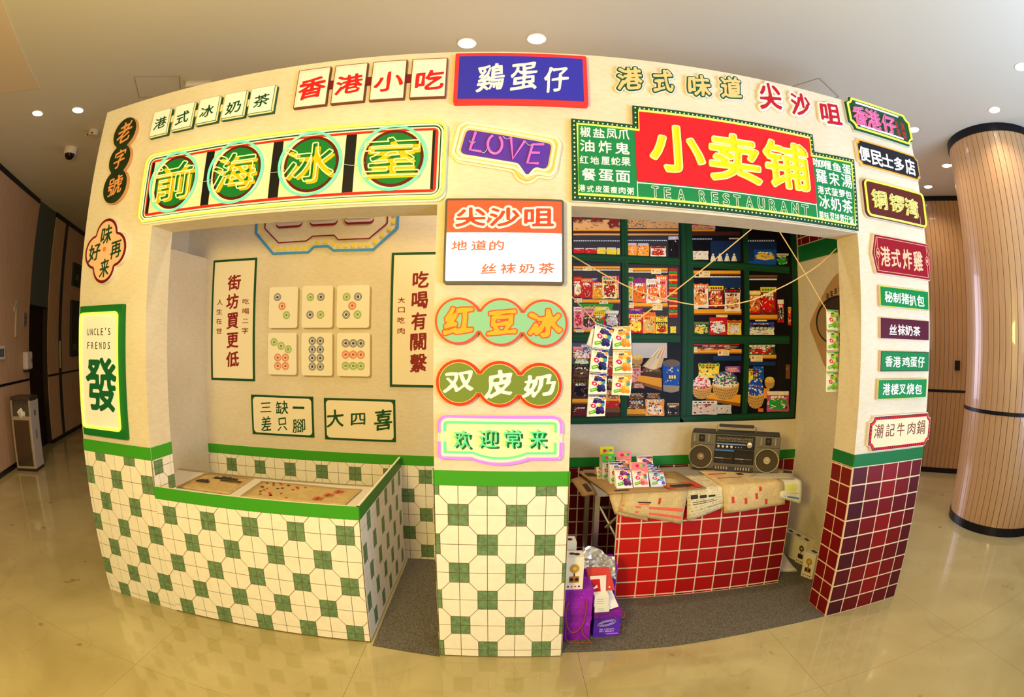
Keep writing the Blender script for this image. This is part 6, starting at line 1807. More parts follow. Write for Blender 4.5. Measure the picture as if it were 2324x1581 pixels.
t, r_ = drape('newspaper', 'yellowed newspaper corner hanging furthest left, partly under the red-barred one', 0.552, 0.74, 0.60, (0.545, 0.495), NEWS2, TZ + 0.0020, skew=0.03, ye=0.463)
t, r_ = drape('newspaper', 'yellowed newspaper with two salmon bars hanging over the table front', 0.622, 0.985, 0.70, (0.560, 0.468), NEWS2, TZ + 0.0045, skew=-0.025, ye=0.456)
decal(t, r_, 0.02, 0.98, 0.80, 0.845, M_SAL); decal(t, r_, 0.02, 0.98, 0.90, 0.94, M_SAL); decal(t, r_, 0.25, 0.45, 0.72, 0.745, M_INKK); decal(t, r_, 0.27, 0.43, 0.755, 0.78, M_SAL); decal(t, r_, 0.56, 0.60, 0.66, 0.76, M_INKR)
t, r_ = drape('newspaper', 'cream newspaper with small dark photographs hanging between the two yellowed ones', 0.985, 1.25, 0.74, (0.482, 0.556), NEWS3, TZ + 0.0030, skew=0.008, ye=0.462)
for k in range(3): decal(t, r_, 0.08 + k * 0.2, 0.24 + k * 0.2, 0.64 + (0.012 * k), 0.70, M_INKK)
decal(t, r_, 0.12, 0.6, 0.745, 0.755, M_INKK); decal(t, r_, 0.12, 0.66, 0.775, 0.785, M_INKK); decal(t, r_, 0.1, 0.9, 0.86, 0.885, mat('faint_ink', (160, 150, 118), 0.8))
t, r_ = drape('newspaper', 'broad yellowed newspaper with small red columns hanging at the right', 1.20, 1.605, 0.82, (0.512, 0.530), NEWS2, TZ + 0.0065, skew=0.012, ye=0.457)
for s_, u_ in ((0.12, 0.72), (0.32, 0.76), (0.5, 0.70), (0.66, 0.83), (0.57, 0.56)):
    decal(t, r_, s_, s_ + 0.045, u_, u_ + 0.11, M_INKR)
decal(t, r_, 0.1, 0.5, 0.25, 0.27, M_INKR); decal(t, r_, 0.05, 0.35, 0.12, 0.15, M_INKR); decal(t, r_, 0.5, 0.6, 0.14, 0.2, M_INKK)
NEWS5 = news_material('leaflet_white', (226, 224, 196), (190, 190, 160), sx=20, sy=20)
t, r_ = drape('leaflet', 'white leaflet with a pale yellow disc hanging at the table corner', 1.575, 1.735, 0.70, (0.575, 0.520), NEWS5, TZ + 0.0012, group=None, skew=0.0)
t['category'] = 'leaflet'
decal(t, r_, 0.25, 0.75, 0.58, 0.74, mat('pale_yellow_disc', (218, 222, 110), 0.8)); decal(t, r_, 0.1, 0.85, 0.79, 0.80, mat('orange_rule', (226, 120, 50), 0.8)); decal(t, r_, 0.2, 0.9, 0.88, 0.92, mat('leaflet_blue', (60, 130, 190), 0.8))
# brown newspapers lying on top, overhanging on the left
t = thing('newspaper', 'brown newspaper spread flat under the candy packs, red print at its corner', 'newspaper', (0.75, 0.6, TZ), 'old newspapers on the display table')
bq = [(0.545, 0.440, TZ + 0.006), (1.10, 0.455, TZ + 0.010), (1.05, 0.83, TZ + 0.010), (0.44, 0.90, TZ + 0.012)]
sheet('page', quad_sheet(bq, 8, 10, lambda s, t: 0.003 * math.sin(s * 6)), NEWS4, t, 0.002)
onsheet(t, bq, 0.0062, [(0.60, 0.03, 0.97, 0.07, M_INKR), (0.60, 0.24, 0.97, 0.28, M_INKR), (0.60, 0.07, 0.64, 0.24, M_INKR), (0.90, 0.07, 0.97, 0.24, M_INKR), (0.66, 0.10, 0.88, 0.20, M_INKK), (0.03, 0.72, 0.12, 0.86, M_INKK), (0.08, 0.06, 0.22, 0.10, M_INKK), (0.7, 0.8, 0.85, 0.84, M_INKR)])
t = thing('newspaper', 'brown newspaper drooping off the left end of the table', 'newspaper', (0.48, 0.75, TZ), 'old newspapers on the display table')
dq = [(0.43, 0.60, TZ - 0.055), (0.545, 0.50, TZ - 0.002), (0.52, 0.88, TZ + 0.002), (0.40, 0.86, TZ - 0.03)]
sheet('page', quad_sheet(dq, 6, 6), NEWS4, t, 0.002)
onsheet(t, dq, 0.004, [(0.3, 0.15, 0.5, 0.55, M_INKK), (0.6, 0.2, 0.75, 0.6, M_INKK)])
t = thing('newspaper', 'grey newspaper with a black block under the radio, at the right end', 'newspaper', (1.66, 0.6, TZ), 'old newspapers on the display table')
gq = [(1.42, 0.60, TZ + 0.009), (1.70, 0.50, TZ + 0.012), (1.76, 0.62, TZ + 0.030), (1.66, 0.80, TZ + 0.012)]
sheet('page', quad_sheet(gq, 6, 6), news_material('newsprint_grey', (190, 178, 150), (120, 112, 100)), t, 0.002)
onsheet(t, gq, 0.003, [(0.72, 0.55, 0.97, 0.8, M_INKK)])

# ------------------------------------------------------------ portable cassette radio
rA = Vector((1.163, 0.895, 0)); rB = Vector((1.655, 0.620, 0))
RU = (rB - rA).normalized(); RL = (rB - rA).length
K = RL / 0.612
RF = Frame((rA.x, rA.y, TZ + 0.010), RU, (0, 0, 1), Vector((RU.y, -RU.x, 0)))
bb = thing('cassette_radio', 'silver-grey twin-speaker cassette radio with carrying handle, standing on newspapers', 'radio', (rA.x, rA.y, TZ + 0.010))
M_RG = mat('radio_grey', (112, 106, 92), 0.45, metal=0.3)
M_RD = mat('radio_dark', (58, 54, 52), 0.4)
M_RK = mat('radio_panel', (34, 32, 32), 0.35)
M_CH = mat('chrome', (225, 222, 214), 0.18, metal=1.0)
M_MESH = mat('speaker_mesh', (74, 62, 40), 0.55, noise=0.25, nscale=500, bump=0.3)
RZ = lambda v: (v - 0.605) * K
RX = lambda v: v * K
MB().box(RX(0), -0.115 * K, 0.004, RX(0.61), 0, RZ(0.852), 0, RF).build('case', M_RG, bb, bevel=0.006)
MB().box(RX(0.006), -0.110 * K, RZ(0.852), RX(0.604), -0.012, RZ(0.868), 0, RF).build('top_cover', M_RD, bb, bevel=0.003)
for x in (0.05, 0.56): MB().box(RX(x) - 0.02, -0.09 * K, 0, RX(x) + 0.02, -0.01, 0.004, 0, RF).build('foot', M_BLACK, bb)
for nm, cx_ in (('left', 0.073), ('right', 0.527)):
    c_ = (RX(cx_), RZ(0.694))
    r0 = 0.080 * K
    rg = MB().lathe([(r0, 0.0), (r0 + 0.004, 0.003), (r0 + 0.002, 0.009), (r0 - 0.004, 0.009), (r0 - 0.005, 0.003)], c_, 40, ax='d', fr=RF).build('speaker_ring', M_CH, bb, smooth=True)
    MB().lathe([(r0 - 0.004, 0.001), (r0 - 0.006, 0.006), (r0 * 0.6, 0.004), (r0 * 0.3, 0.003), (0.002, 0.0028)], c_, 40, ax='d', fr=RF).build('speaker_mesh', M_MESH, bb, smooth=True)
    MB().lathe([(0.006, 0.003), (0.005, 0.008), (0.002, 0.010)], c_, 12, ax='d', fr=RF).build('speaker_cap', M_CH, bb, smooth=True)
    tw = MB().box(RX(cx_ - 0.052), 0, RZ(0.795), RX(cx_ + 0.058), 0.003, RZ(0.847), 0, RF).build('tweeter_panel', M_RG, bb)
    MB().box(RX(cx_ - 0.018), 0.003, RZ(0.797), RX(cx_ + 0.022), 0.005, RZ(0.845), 0, RF).build('tweeter_grille', M_RK, tw)
    MB().lathe([(0.010, 0.005), (0.006, 0.0058), (0.002, 0.006)], (RX(cx_ + 0.002), RZ(0.822)), 14, ax='d', fr=RF).build('tweeter_cone', M_MESH, tw)
    for q in (-0.048, 0.050):
        MB().box(RX(cx_ + q - 0.004), 0.003, RZ(0.797), RX(cx_ + q + 0.004), 0.006, RZ(0.845), 0, RF).build('chrome_bar', M_CH, tw)
    MB().box(RX(cx_ - 0.073), 0, RZ(0.777), RX(cx_ + 0.083), 0.0012, RZ(0.779), 0, RF).build('seam_line', M_RD, bb)
dp = MB().box(RX(0.170), 0, RZ(0.757), RX(0.437), 0.006, RZ(0.848), 0, RF).build('tuner_panel', M_RK, bb)
mb = MB(); rr = random.Random(2)
for row in range(5):
    z = 0.808 + row * 0.0065
    mb.box(RX(0.178), 0.006, RZ(z), RX(0.425), 0.0063, RZ(z + 0.0008), row % 3, RF)
    for k in range(26):
        x = 0.182 + k * 0.0093 + rr.uniform(-.002, .002)
        mb.box(RX(x), 0.006, RZ(z + 0.0015), RX(x + 0.0035), 0.0064, RZ(z + 0.0035), rr.randrange(3), RF)
mb.build('tuner_scale', [mat('scale_white', (200, 196, 180), 0.5), mat('scale_green', (110, 150, 90), 0.5), mat('scale_red', (190, 90, 60), 0.5)], dp)
MB().box(RX(0.174), 0.006, RZ(0.786), RX(0.376), 0.0068, RZ(0.795), 0, RF).build('blue_strip', mat('radio_blue_grey', (120, 140, 190), 0.4), dp)
M_KN = mat('knob_silver', (214, 204, 176), 0.3, metal=0.7)
for x in (0.191, 0.221, 0.250, 0.280):
    MB().lathe([(0.009, 0.006), (0.0085, 0.016), (0.006, 0.018)], (RX(x), RZ(0.773)), 18, ax='d', fr=RF).build('small_knob', M_KN, dp, smooth=True)
for x in (0.308, 0.327, 0.346):
    MB().lathe([(0.004, 0.006), (0.0035, 0.014), (0.002, 0.015)], (RX(x), RZ(0.772)), 10, ax='d', fr=RF).build('toggle_switch', M_CH, dp, smooth=True)
MB().lathe([(0.018, 0.006), (0.017, 0.018), (0.014, 0.020)], (RX(0.402), RZ(0.792)), 26, ax='d', fr=RF).build('tuning_knob', M_KN, dp, smooth=True)
dk = MB().box(RX(0.165), 0, RZ(0.658), RX(0.436), 0.007, RZ(0.753), 0, RF).build('cassette_panel', M_RK, bb)
MB().box(RX(0.168), 0.007, RZ(0.742), RX(0.300), 0.008, RZ(0.751), 0, RF).build('blue_strip', mat('radio_blue', (70, 130, 205), 0.4), dk)
for x0, cdot in ((0.167, (60, 100, 190)), (0.304, (180, 50, 40))):
    dn = MB().box(RX(x0), 0.007, RZ(0.662), RX(x0 + 0.128), 0.012, RZ(0.730), 0, RF).build('cassette_door', mat('door_smoke', (44, 40, 38), 0.25), dk)
    MB().box(RX(x0 + 0.004), 0.012, RZ(0.692), RX(x0 + 0.064), 0.013, RZ(0.697), 0, RF).build('chrome_line', M_CH, dk)
    MB().box(RX(x0 + 0.066), 0.012, RZ(0.692), RX(x0 + 0.118), 0.0128, RZ(0.696), 0, RF).build('text_line', mat('olive_text', (130, 110, 60), 0.5), dk)
    MB().lathe([(0.004, 0.012), (0.003, 0.013)], (RX(x0 + 0.055), RZ(0.675)), 10, ax='d', fr=RF).build('dot_mark', mat('rd%d' % cdot[0], cdot, 0.5), dk)
kp = MB().box(RX(0.165), 0, RZ(0.607), RX(0.436), 0.014, RZ(0.636), 0, RF).build('key_panel', mat('key_panel_grey', (62, 62, 74), 0.4), bb)
for i in range(11):
    x = 0.178 + i * 0.0185 if i < 5 else 0.312 + (i - 5) * 0.0185
    MB().box(RX(x), 0.014, RZ(0.620), RX(x + 0.010), 0.022, RZ(0.638), 0, RF).build('key', M_CH, kp, bevel=0.001)
mb = MB()
hp = [RF(RX(0.172), RZ(0.848), -0.02), RF(RX(0.172), RZ(0.905), -0.02), RF(RX(0.178), RZ(0.911), -0.02), RF(RX(0.434), RZ(0.911), -0.02), RF(RX(0.440), RZ(0.905), -0.02), RF(RX(0.440), RZ(0.848), -0.02)]
hd = mb.tube(hp, 0.0035, 6).build('handle', M_CH, bb, smooth=True)
MB().box(RX(0.187), -0.028, RZ(0.900), RX(0.425), -0.012, RZ(0.920), 0, RF).build('grip', M_RD, hd, bevel=0.003)

# ------------------------------------------------------------ candy packs on the table
def pack(label, x0, x1, y0, lean, h, cols, z0=TZ + 0.010, n=1, gap=0.016, depth=0.010, header=None, group='candy packs stood on the table', nm='candy_pack'):
    """a display bunch of packets leaning back: n sachets one behind another"""
    t = thing(nm, label, 'candy pack', ((x0 + x1) / 2, y0, z0), group)
    for k in range(n):
        yy = y0 + k * gap
        fr = Frame((0, yy, z0), (1, 0, 0), Vector((0, lean, h)), Vector((0, -h, lean)))
        L = math.hypot(lean, h)
        top = L if k == 0 else L - 0.004 * (n - k)
        q = ((x0 + 0.002 * k, top), (x1 - 0.002 * k, top), (x1, 0), (x0, 0))
        if header and k == 0:
            MB().prism([(x0, L * 0.72), (x1, L * 0.72), (x1 - 0.001, L), (x0 + 0.001, L)], 0.0, 0.004, fr).build('header_card', mat('hdr_%d_%d_%d' % header, header, 0.45), t)
            mbx = MB()
            cxm = (x0 + x1) / 2
            mbx.prism(circ(cxm - 0.012, L * 0.86, 0.012, 14, 0.009), 0.004, 0.0048, fr, col=(214, 40, 96)); mbx.prism(circ(cxm + 0.010, L * 0.87, 0.013, 14, 0.008), 0.004, 0.0050, fr, col=(170, 200, 90)); mbx.prism(circ(cxm + 0.024, L * 0.875, 0.009, 12, 0.007), 0.004, 0.0052, fr, col=(60, 150, 160))
            mbx.build('logo_mark', M_PRINT, t)
            q = ((x0, L * 0.72), (x1, L * 0.72), (x1, 0), (x0, 0))
        packet(t, q, cols, fr=fr, bulge=0.005, art=(k == 0), back=0.003)
    return t
pack('purple and white candy packs at the front corner of the candy display', 0.603, 0.692, 0.520, 0.075, 0.092, PURP, n=4)
pack('candy packs with a tall pink header card at the front, beside the purple ones', 0.700, 0.788, 0.530, 0.080, 0.118, PINK, n=3, header=(244, 126, 134))
for k in range(4):
    BL2 = dict(base=(214, 220, 240), band=(50, 60, 170), fruit=[(90, 110, 200), (150, 170, 230), (230, 235, 250)])
    pack('blue and silver candy bag, %s of the four leaning in a fan' % ['frontmost', 'second', 'third', 'rearmost'][k], 0.798 + 0.002 * k, 0.885 - 0.012 * k, 0.525 + k * 0.026, 0.070, 0.070, BL2, z0=TZ + 0.010 + 0.008 * k, group='blue and silver candy bags')
pack('navy and white candy packs bunched behind the purple ones', 0.585, 0.668, 0.610, 0.045, 0.110, NAVY, n=5)
pack('candy packs with a bright green header card', 0.560, 0.632, 0.700, 0.035, 0.142, GRNP, n=2, header=(66, 196, 30))
pack('candy packs with a yellow header card, tallest at the back', 0.555, 0.635, 0.760, 0.030, 0.175, dict(base=(240, 236, 200), band=(240, 216, 30), fruit=[(240, 216, 40), (230, 190, 30)]), n=2, header=(240, 222, 24))
pack('candy packs with a pink header card at the back', 0.650, 0.738, 0.735, 0.030, 0.150, PINK, n=2, header=(244, 132, 138))
pack('purple candy packs slumped at the back corner of the display', 0.775, 0.868, 0.700, 0.060, 0.118, PURP, n=3)
pack('low pink candy packs lying between the header cards', 0.715, 0.80, 0.640, 0.060, 0.085, PINK, n=2)
pack('pale yellow candy pack lying on its side at the left', 0.535, 0.580, 0.72, 0.060, 0.055, dict(base=(238, 226, 150), band=(220, 190, 60), fruit=[(230, 200, 90)]), n=1)

# ------------------------------------------------------------ boxes on the floor
M_PUR = mat('galaxy_purple', (140, 34, 176), 0.35, noise=0.35, nscale=9)
M_PUR2 = mat('galaxy_violet', (92, 46, 190), 0.35, noise=0.35, nscale=9)
M_ROPE = mat('brown_rope', (150, 82, 40), 0.7)
M_STAR = mat('star_speck', (236, 220, 245), 0.4)
def gift_box(label, x0, y0, x1, y1, z0, h, lidh, rope=True, art=None, group='purple gift boxes by the middle pillar'):
    t = thing('gift_box', label, 'box', ((x0 + x1) / 2, (y0 + y1) / 2, z0), group)
    MB().box(x0 + 0.003, y0 + 0.003, z0, x1 - 0.003, y1 - 0.003, z0 + h - lidh + 0.004).build('box_body', M_PUR2 if art else M_PUR, t)
    MB().box(x0, y0, z0 + h - lidh, x1, y1, z0 + h).build('lid', M_PUR, t, bevel=0.001)
    rr = random.Random(int(x0 * 1000) + int(z0 * 1000))
    mb = MB()
    for k in range(14):
        x, z = rr.uniform(x0 + .005, x1 - .005), rr.uniform(z0 + .004, z0 + h - .004)
        yy = y0 - 0.0003 if z > z0 + h - lidh else y0 + 0.0027
        mb.box(x, yy - 0.0004, z, x + 0.0016, yy, z + 0.0016)
    mb.build('star_print', M_STAR, t)['kind'] = 'stuff'
    return t
t = gift_box('lower of two stacked purple gift boxes beside the middle pillar', 0.276, 0.090, 0.423, 0.34, 0.004, 0.141, 0.026)
MB().tube(sm([(0.300, 0.082, 0.12), (0.300, 0.074, 0.04), (0.318, 0.066, 0.012), (0.36, 0.06, 0.010), (0.415, 0.055, 0.010), (0.43, 0.05, 0.010), (0.415, 0.062, 0.02), (0.385, 0.072, 0.05), (0.378, 0.078, 0.085)]), 0.0028, 6).build('rope_handle', M_ROPE, t, smooth=True)
t = gift_box('upper of two stacked purple gift boxes beside the middle pillar', 0.273, 0.088, 0.424, 0.34, 0.146, 0.150, 0.032)
MB().tube(sm([(0.306, 0.080, 0.236), (0.296, 0.076, 0.20), (0.298, 0.072, 0.13), (0.318, 0.070, 0.075), (0.352, 0.070, 0.072), (0.382, 0.074, 0.12), (0.390, 0.078, 0.19), (0.394, 0.082, 0.245)]), 0.0030, 6).build('rope_handle', M_ROPE, t, smooth=True)
for k in range(6):
    MB().box(0.320, 0.0905, 0.165 + k * 0.011, 0.385, 0.0912, 0.1675 + k * 0.011).build('printed_line', mat('magenta_text', (190, 50, 160), 0.5), t)
t = gift_box('single purple gift box with a white ring logo, right of the stacked ones', 0.438, 0.108, 0.577, 0.27, 0.004, 0.144, 0.030, art=True)
GBF = Frame((0, 0.111, 0), (1, 0, 0))
for k, (a, b) in enumerate(((0.046, 0.016), (0.038, 0.011), (0.030, 0.0075))):
    P_ = [GBF(0.505 + a * math.cos(g) * math.cos(.22) - b * math.sin(g) * math.sin(.22), 0.086 + a * math.cos(g) * math.sin(.22) + b * math.sin(g), 0.0008) for g in [2 * PI * q_ / 32 for q_ in range(32)]]
    MB().tube(P_, 0.0007, 4, True).build('ring_logo', M_STAR, t)
def line_text(s_, x0, x1, z, h, fr, d, m, t, bold=0.02):
    n_ = len(s_); st_ = (x1 - x0) / n_
    for k, ch in enumerate(s_):
        if ch == ' ': continue
        hh = h if ch.isupper() or ch in 'tfhbkdl' else h * 0.74
        if ch == "'": hh = h * .35
        char(ch, x0 + st_ * (k + .5), z + hh / 2 + (h * .6 if ch == "'" else 0), st_ * (.8 if ch not in "it'" else .45), hh, d, d + 0.0006, m, t, fr=fr, bold=bold, N=22)
line_text("That's fantastic", 0.470, 0.545, 0.046, 0.0085, GBF, 0.0, M_STAR, t, 0.05)
line_text('SKY Beauty', 0.470, 0.545, 0.033, 0.0095, GBF, 0.0, M_STAR, t, 0.06)
MB().box(0.506, 0.1103, 0.018, 0.566, 0.111, 0.024).build('printed_line', mat('pink_text', (236, 130, 200), 0.5), t)
for z in (0.124, 0.05):
    MB().tube(sm([(0.577, 0.15, z + 0.01), (0.592, 0.14, z + 0.006), (0.597, 0.13, z - 0.012), (0.588, 0.125, z - 0.02), (0.577, 0.12, z - 0.02)]), 0.0022, 5).build('rope_handle', M_ROPE, t, smooth=True)
# radio cartons
M_CART = mat('carton_white', (238, 230, 206), 0.5)
M_GOLD = mat('gold_print', (196, 150, 60), 0.5)
M_WDP = mat('wood_print', (176, 112, 48), 0.5)
def carton(label, x, y, z, w_, d_, h_, rot, group, icons=True, front=True, side=False, gold=True):
    ca_, sa_ = math.cos(rot), math.sin(rot)
    fr = Frame((x, y, z), (ca_, sa_, 0), (0, 0, 1), (sa_, -ca_, 0))
    t = thing('radio_carton', label, 'box', (x, y, z), group)
    MB().box(0, -d_, 0, w_, 0, h_, 0, fr).build('carton_body', M_CART, t)
    MB().box(0.001, -d_ + 0.001, h_, w_ - 0.001, -0.001, h_ + 0.0006, 0, fr).build('top_flap', mat('carton_top', (226, 218, 206), 0.5), t)
    cx_ = w_ * .5
    for f_, hor in ((fr, True),) if front else ():
        MB().prism(circ(cx_, h_ * .66, w_ * .27, 18), 0, 0.0006, f_).build('horn_print', M_GOLD if gold else mat('horn_dark', (104, 70, 46), 0.5), t)
        MB().prism(circ(cx_, h_ * .66, w_ * .10, 12), 0.0006, 0.001, f_).build('horn_centre', mat('gold_light', (226, 190, 110), 0.5), t)
        MB().prism([(cx_ - .003, h_ * .42), (cx_ + .003, h_ * .42), (cx_ + .003, h_ * .52), (cx_ - .003, h_ * .52)], 0, 0.0006, f_).build('stem_print', M_RK, t)
        MB().prism(rrect(cx_ - w_ * .28, h_ * .22, cx_ + w_ * .28, h_ * .42, w_ * .06, 3), 0, 0.0006, f_).build('set_print', M_WDP if gold else mat('set_dark', (80, 52, 30), 0.5), t)
        for q_ in (-.14, .14):
            MB().prism(circ(cx_ + w_ * q_, h_ * .32, w_ * .10, 12), 0.0006, 0.001, f_).build('dial_print', M_RK, t)
        for k in range(4):
            a = w_ * (.14 + k * .2)
            MB().box(a, 0, h_ * .07, a + w_ * .10, 0.0006, h_ * .12, 0, f_).build('badge_print', mat('badge_%d' % (k % 3), [(50, 50, 90), (214, 130, 60), (210, 70, 90)][k % 3], 0.5), t)
    tf_ = Frame(fr(0, h_ + 0.0007, 0), fr.u, -fr.n, (0, 0, 1))
    MB().prism(circ(w_ * .4, d_ * .55, w_ * .16, 12), 0, 0.0006, tf_).prism(circ(w_ * .66, d_ * .45, w_ * .16, 12), 0, 0.0006, tf_).build('top_print', M_RK, t)
    if side:
        sf_ = Frame(fr(0, 0, 0), fr.n * -1, (0, 0, 1), fr.u * -1)
        for k in range(3):
            MB().box(d_ * .3, 0, h_ * (.25 + k * .22), d_ * .6, 0.0006, h_ * (.26 + k * .22), 0, sf_).build('printed_line', mat('pale_text', (190, 180, 150), 0.5), t)
    return t
carton('white radio carton with a gold gramophone picture standing on the stacked gift boxes', 0.284, 0.094, 0.2965, 0.086, 0.08, 0.168, 0.0, 'white radio cartons')
carton('white radio carton just behind the one on the gift boxes', 0.262, 0.20, 0.2965, 0.086, 0.08, 0.20, 0.0, 'white radio cartons', gold=True)
rb = math.atan2(0.420 - 0.503, 1.916 - 1.878)
carton('nearest white radio carton leaning by the right pillar', 1.868, 0.503, 0.005, 0.088, 0.085, 0.168, rb, 'white radio cartons', gold=True)
for k, lb in enumerate(('third from the front in the row along the right side board', 'second from the back in the row along the right side board', 'hindmost of the row along the right side board')):
    f_ = Vector((1.969 - 0.010 * k, 0.711 + 0.092 * k, 0.005))
    carton('white radio carton, ' + lb, f_.x - 0.02, f_.y, 0.005, 0.082, 0.078, 0.165, math.radians(-74), 'white radio cartons', gold=False, front=(k == 0), side=True)
# folded white bag stack
t = thing('folded_bag', 'folded white plastic bag on the carpet beside the red-tiled table', 'bag', (1.83, 0.60, 0.004))
rows = []
for i in range(9):
    u = i / 8; r = []
    for j in range(9):
        v = j / 8
        x = 1.765 + (1.880 - 1.765) * v * (1 - 0.25 * u) + 0.045 * u
        y = 0.600 - 0.035 * v + 0.20 * u
        z = 0.014 + 0.10 * (u ** 1.2) * (1 - 0.75 * v ** 2) + 0.004 * math.sin(v * 9 + u * 4)
        r.append(Vector((x, y, z)))
    rows.append(r)
sheet('top_fold', rows, mat('white_film', (214, 208, 214), 0.3), t, 0.004)
rows2 = [[Vector((p.x, p.y, 0.006 + (p.z - 0.014) * 0.55)) for p in r] for r in rows]
sheet('lower_fold', rows2, mat('white_film', (214, 208, 214), 0.3), t, 0.004)
# small white boxes, envelopes and clear bag on the purple box
def small_box(label, x0, y0, x1, y1, z0, z1, c=(240, 238, 222)):
    t = thing('small_white_box', label, 'box', ((x0 + x1) / 2, y0, z0), 'small white boxes on the purple gift box')
    MB().box(x0, y0, z0, x1, y1, z1).build('box_body', mat('small_box_white', c, 0.5), t, bevel=0.001)
    for k in range(3):
        MB().box(x0 + 0.012, y0 - 0.0005, z0 + (z1 - z0) * (.3 + .2 * k), x0 + 0.045, y0, z0 + (z1 - z0) * (.35 + .2 * k)).build('printed_line', mat('pale_blue_text', (170, 190, 200), 0.6), t)
small_box('lower small white box on the purple gift box', 0.440, 0.115, 0.512, 0.165, 0.149, 0.180)
small_box('upper small white box, stacked under the red envelope', 0.436, 0.118, 0.506, 0.170, 0.1805, 0.238)
def card(name, label, cat, pts, c, th=0.003, rough=0.5, group=None):
    t = thing(name, label, cat, pts[0], group)
    a, b, c_, d_ = [Vector(p) for p in pts]
    n_ = (b - a).cross(d_ - a).normalized() * th
    mb = MB(); mb.add([a, b, c_, d_, a + n_, b + n_, c_ + n_, d_ + n_], [(0, 1, 2, 3), (4, 5, 6, 7), (0, 1, 5, 4), (1, 2, 6, 5), (2, 3, 7, 6), (3, 0, 4, 7)])
    mb.build('card_body', mat('card_%d_%d_%d' % c, c, rough), t)
    return t, n_
t, n_ = card('envelope', 'large light red envelope leaning above the small white boxes', 'envelope', [(0.425, 0.19, 0.232), (0.548, 0.18, 0.236), (0.520, 0.225, 0.345), (0.405, 0.225, 0.350)], (206, 64, 52))
for k in range(4):
    MB().prism(circ(0, 0, 0.0045, 8), 0.0, 0.0006, Frame((0.520 - k * .003, 0.186 + .010 * k, 0.252 + k * .020), (1, 0, 0), (0, .4, 1))).build('white_mark', M_SWH, t)
t, n_ = card('envelope', 'small deep red envelope with a white horse mark', 'envelope', [(0.428, 0.172, 0.222), (0.475, 0.168, 0.224), (0.468, 0.186, 0.300), (0.418, 0.190, 0.296)], (190, 24, 28))
MB().prism([(-.014, -.004), (-.004, .002), (.004, .010), (.010, .008), (.006, .002), (.014, -.002), (.004, -.004), (-.004, -.010)], 0.0, 0.0008, Frame((0.447, 0.172, 0.262), (1, 0, 0), (0, .22, 1))).build('horse_mark', M_SWH, t)
t, n_ = card('leaflet', 'white leaflet slipped behind the small red envelope', 'leaflet', [(0.436, 0.176, 0.216), (0.500, 0.172, 0.226), (0.500, 0.190, 0.318), (0.420, 0.196, 0.312)], (240, 226, 220))
t, n_ = card('leaflet', 'white leaflet with a pink corner sticking out over the purple lid', 'leaflet', [(0.510, 0.130, 0.150), (0.565, 0.150, 0.156), (0.535, 0.22, 0.225), (0.500, 0.20, 0.220)], (238, 230, 226))
t = thing('clear_bag', 'crumpled clear plastic bag above the red envelope', 'bag', (0.47, 0.25, 0.15))
rows = []; rr = random.Random(8)
for i in range(11):
    u = i / 10; r = []
    for j in range(13):
        v = j / 12
        x = 0.392 + (0.560 - 0.392) * v
        y = 0.235 + 0.05 * u + rr.uniform(-.006, .006)
        z = 0.335 + 0.10 * u - 0.055 * v + rr.uniform(-.006, .006) + 0.012 * math.sin(v * 5)
        r.append(Vector((x, y, z)))
    rows.append(r)
m_f = mat('clear_film', (200, 196, 188), 0.12, spec=0.8, metal=0.55)
o = sheet('film', rows, m_f, t, 0.003)
for p in o.data.polygons: p.use_smooth = False
t2 = thing('gift_box', 'purple gift box behind, half hidden under the clear bag', 'box', (0.52, 0.32, 0.004), 'purple gift boxes by the middle pillar')
MB().box(0.44, 0.285, 0.004, 0.575, 0.42, 0.30).build('box_body', M_PUR2, t2)
MB().box(0.437, 0.282, 0.30, 0.578, 0.423, 0.325).build('lid', M_PUR, t2)

# ------------------------------------------------------------ lobby fittings on the left
t = thing('litter_bin', 'tall steel litter bin with a white printed side by the left wall', 'bin', (-5.32, 1.65, 0))
bin_a, bin_b = Vector((-5.482, 1.482, 0)), Vector((-5.22, 1.622, 0))
BF = Frame(bin_a, bin_b - bin_a, (0, 0, 1)); BW = 0.30
BF = Frame(bin_a, bin_b - bin_a, (0, 0, 1), Vector(((bin_b - bin_a).y, -(bin_b - bin_a).x, 0)))
M_BIN = mat('bin_steel', (206, 190, 166), 0.35, metal=0.5)
MB().box(0.0, -0.26, 0.03, BW, 0, 0.62, 0, BF).build('body', M_BIN, t, bevel=0.004)
MB().box(0.01, -0.25, 0.62, BW - 0.01, -0.04, 0.80, 0, BF).build('inner_liner', mat('bin_inner', (90, 80, 70), 0.5), t)
for x in (0.0, BW - 0.02):
    MB().box(x, -0.02, 0.62, x + 0.02, 0, 0.80, 0, BF).build('post', M_BIN, t); MB().box(x, -0.26, 0.62, x + 0.02, -0.24, 0.80, 0, BF).build('post', M_BIN, t)
MB().box(0.0, -0.26, 0.80, BW, 0, 0.84, 0, BF).build('top_tray', mat('bin_dark', (96, 84, 74), 0.35, metal=0.6), t, bevel=0.004)
MB().box(0.0, -0.26, 0.0, BW, 0, 0.03, 0, BF).build('base', mat('bin_base', (60, 50, 44), 0.5), t)
MB().box(0.03, 0, 0.06, BW - 0.03, 0.004, 0.58, 0, BF).build('door', mat('bin_door', (120, 104, 80), 0.25, metal=0.8), t)
MB().box(BW, -0.255, 0.04, BW + 0.004, -0.005, 0.79, 0, BF).build('white_side', mat('bin_white', (190, 184, 182), 0.4), t)
MB().box(BW + 0.004, -0.16, 0.62, BW + 0.006, -0.10, 0.68, 0, BF).build('round_logo', mat('bin_logo', (120, 116, 112), 0.5), t)
MB().box(BW + 0.004, -0.15, 0.36, BW + 0.006, -0.11, 0.46, 0, BF).build('icon', mat('bin_logo', (120, 116, 112), 0.5), t)
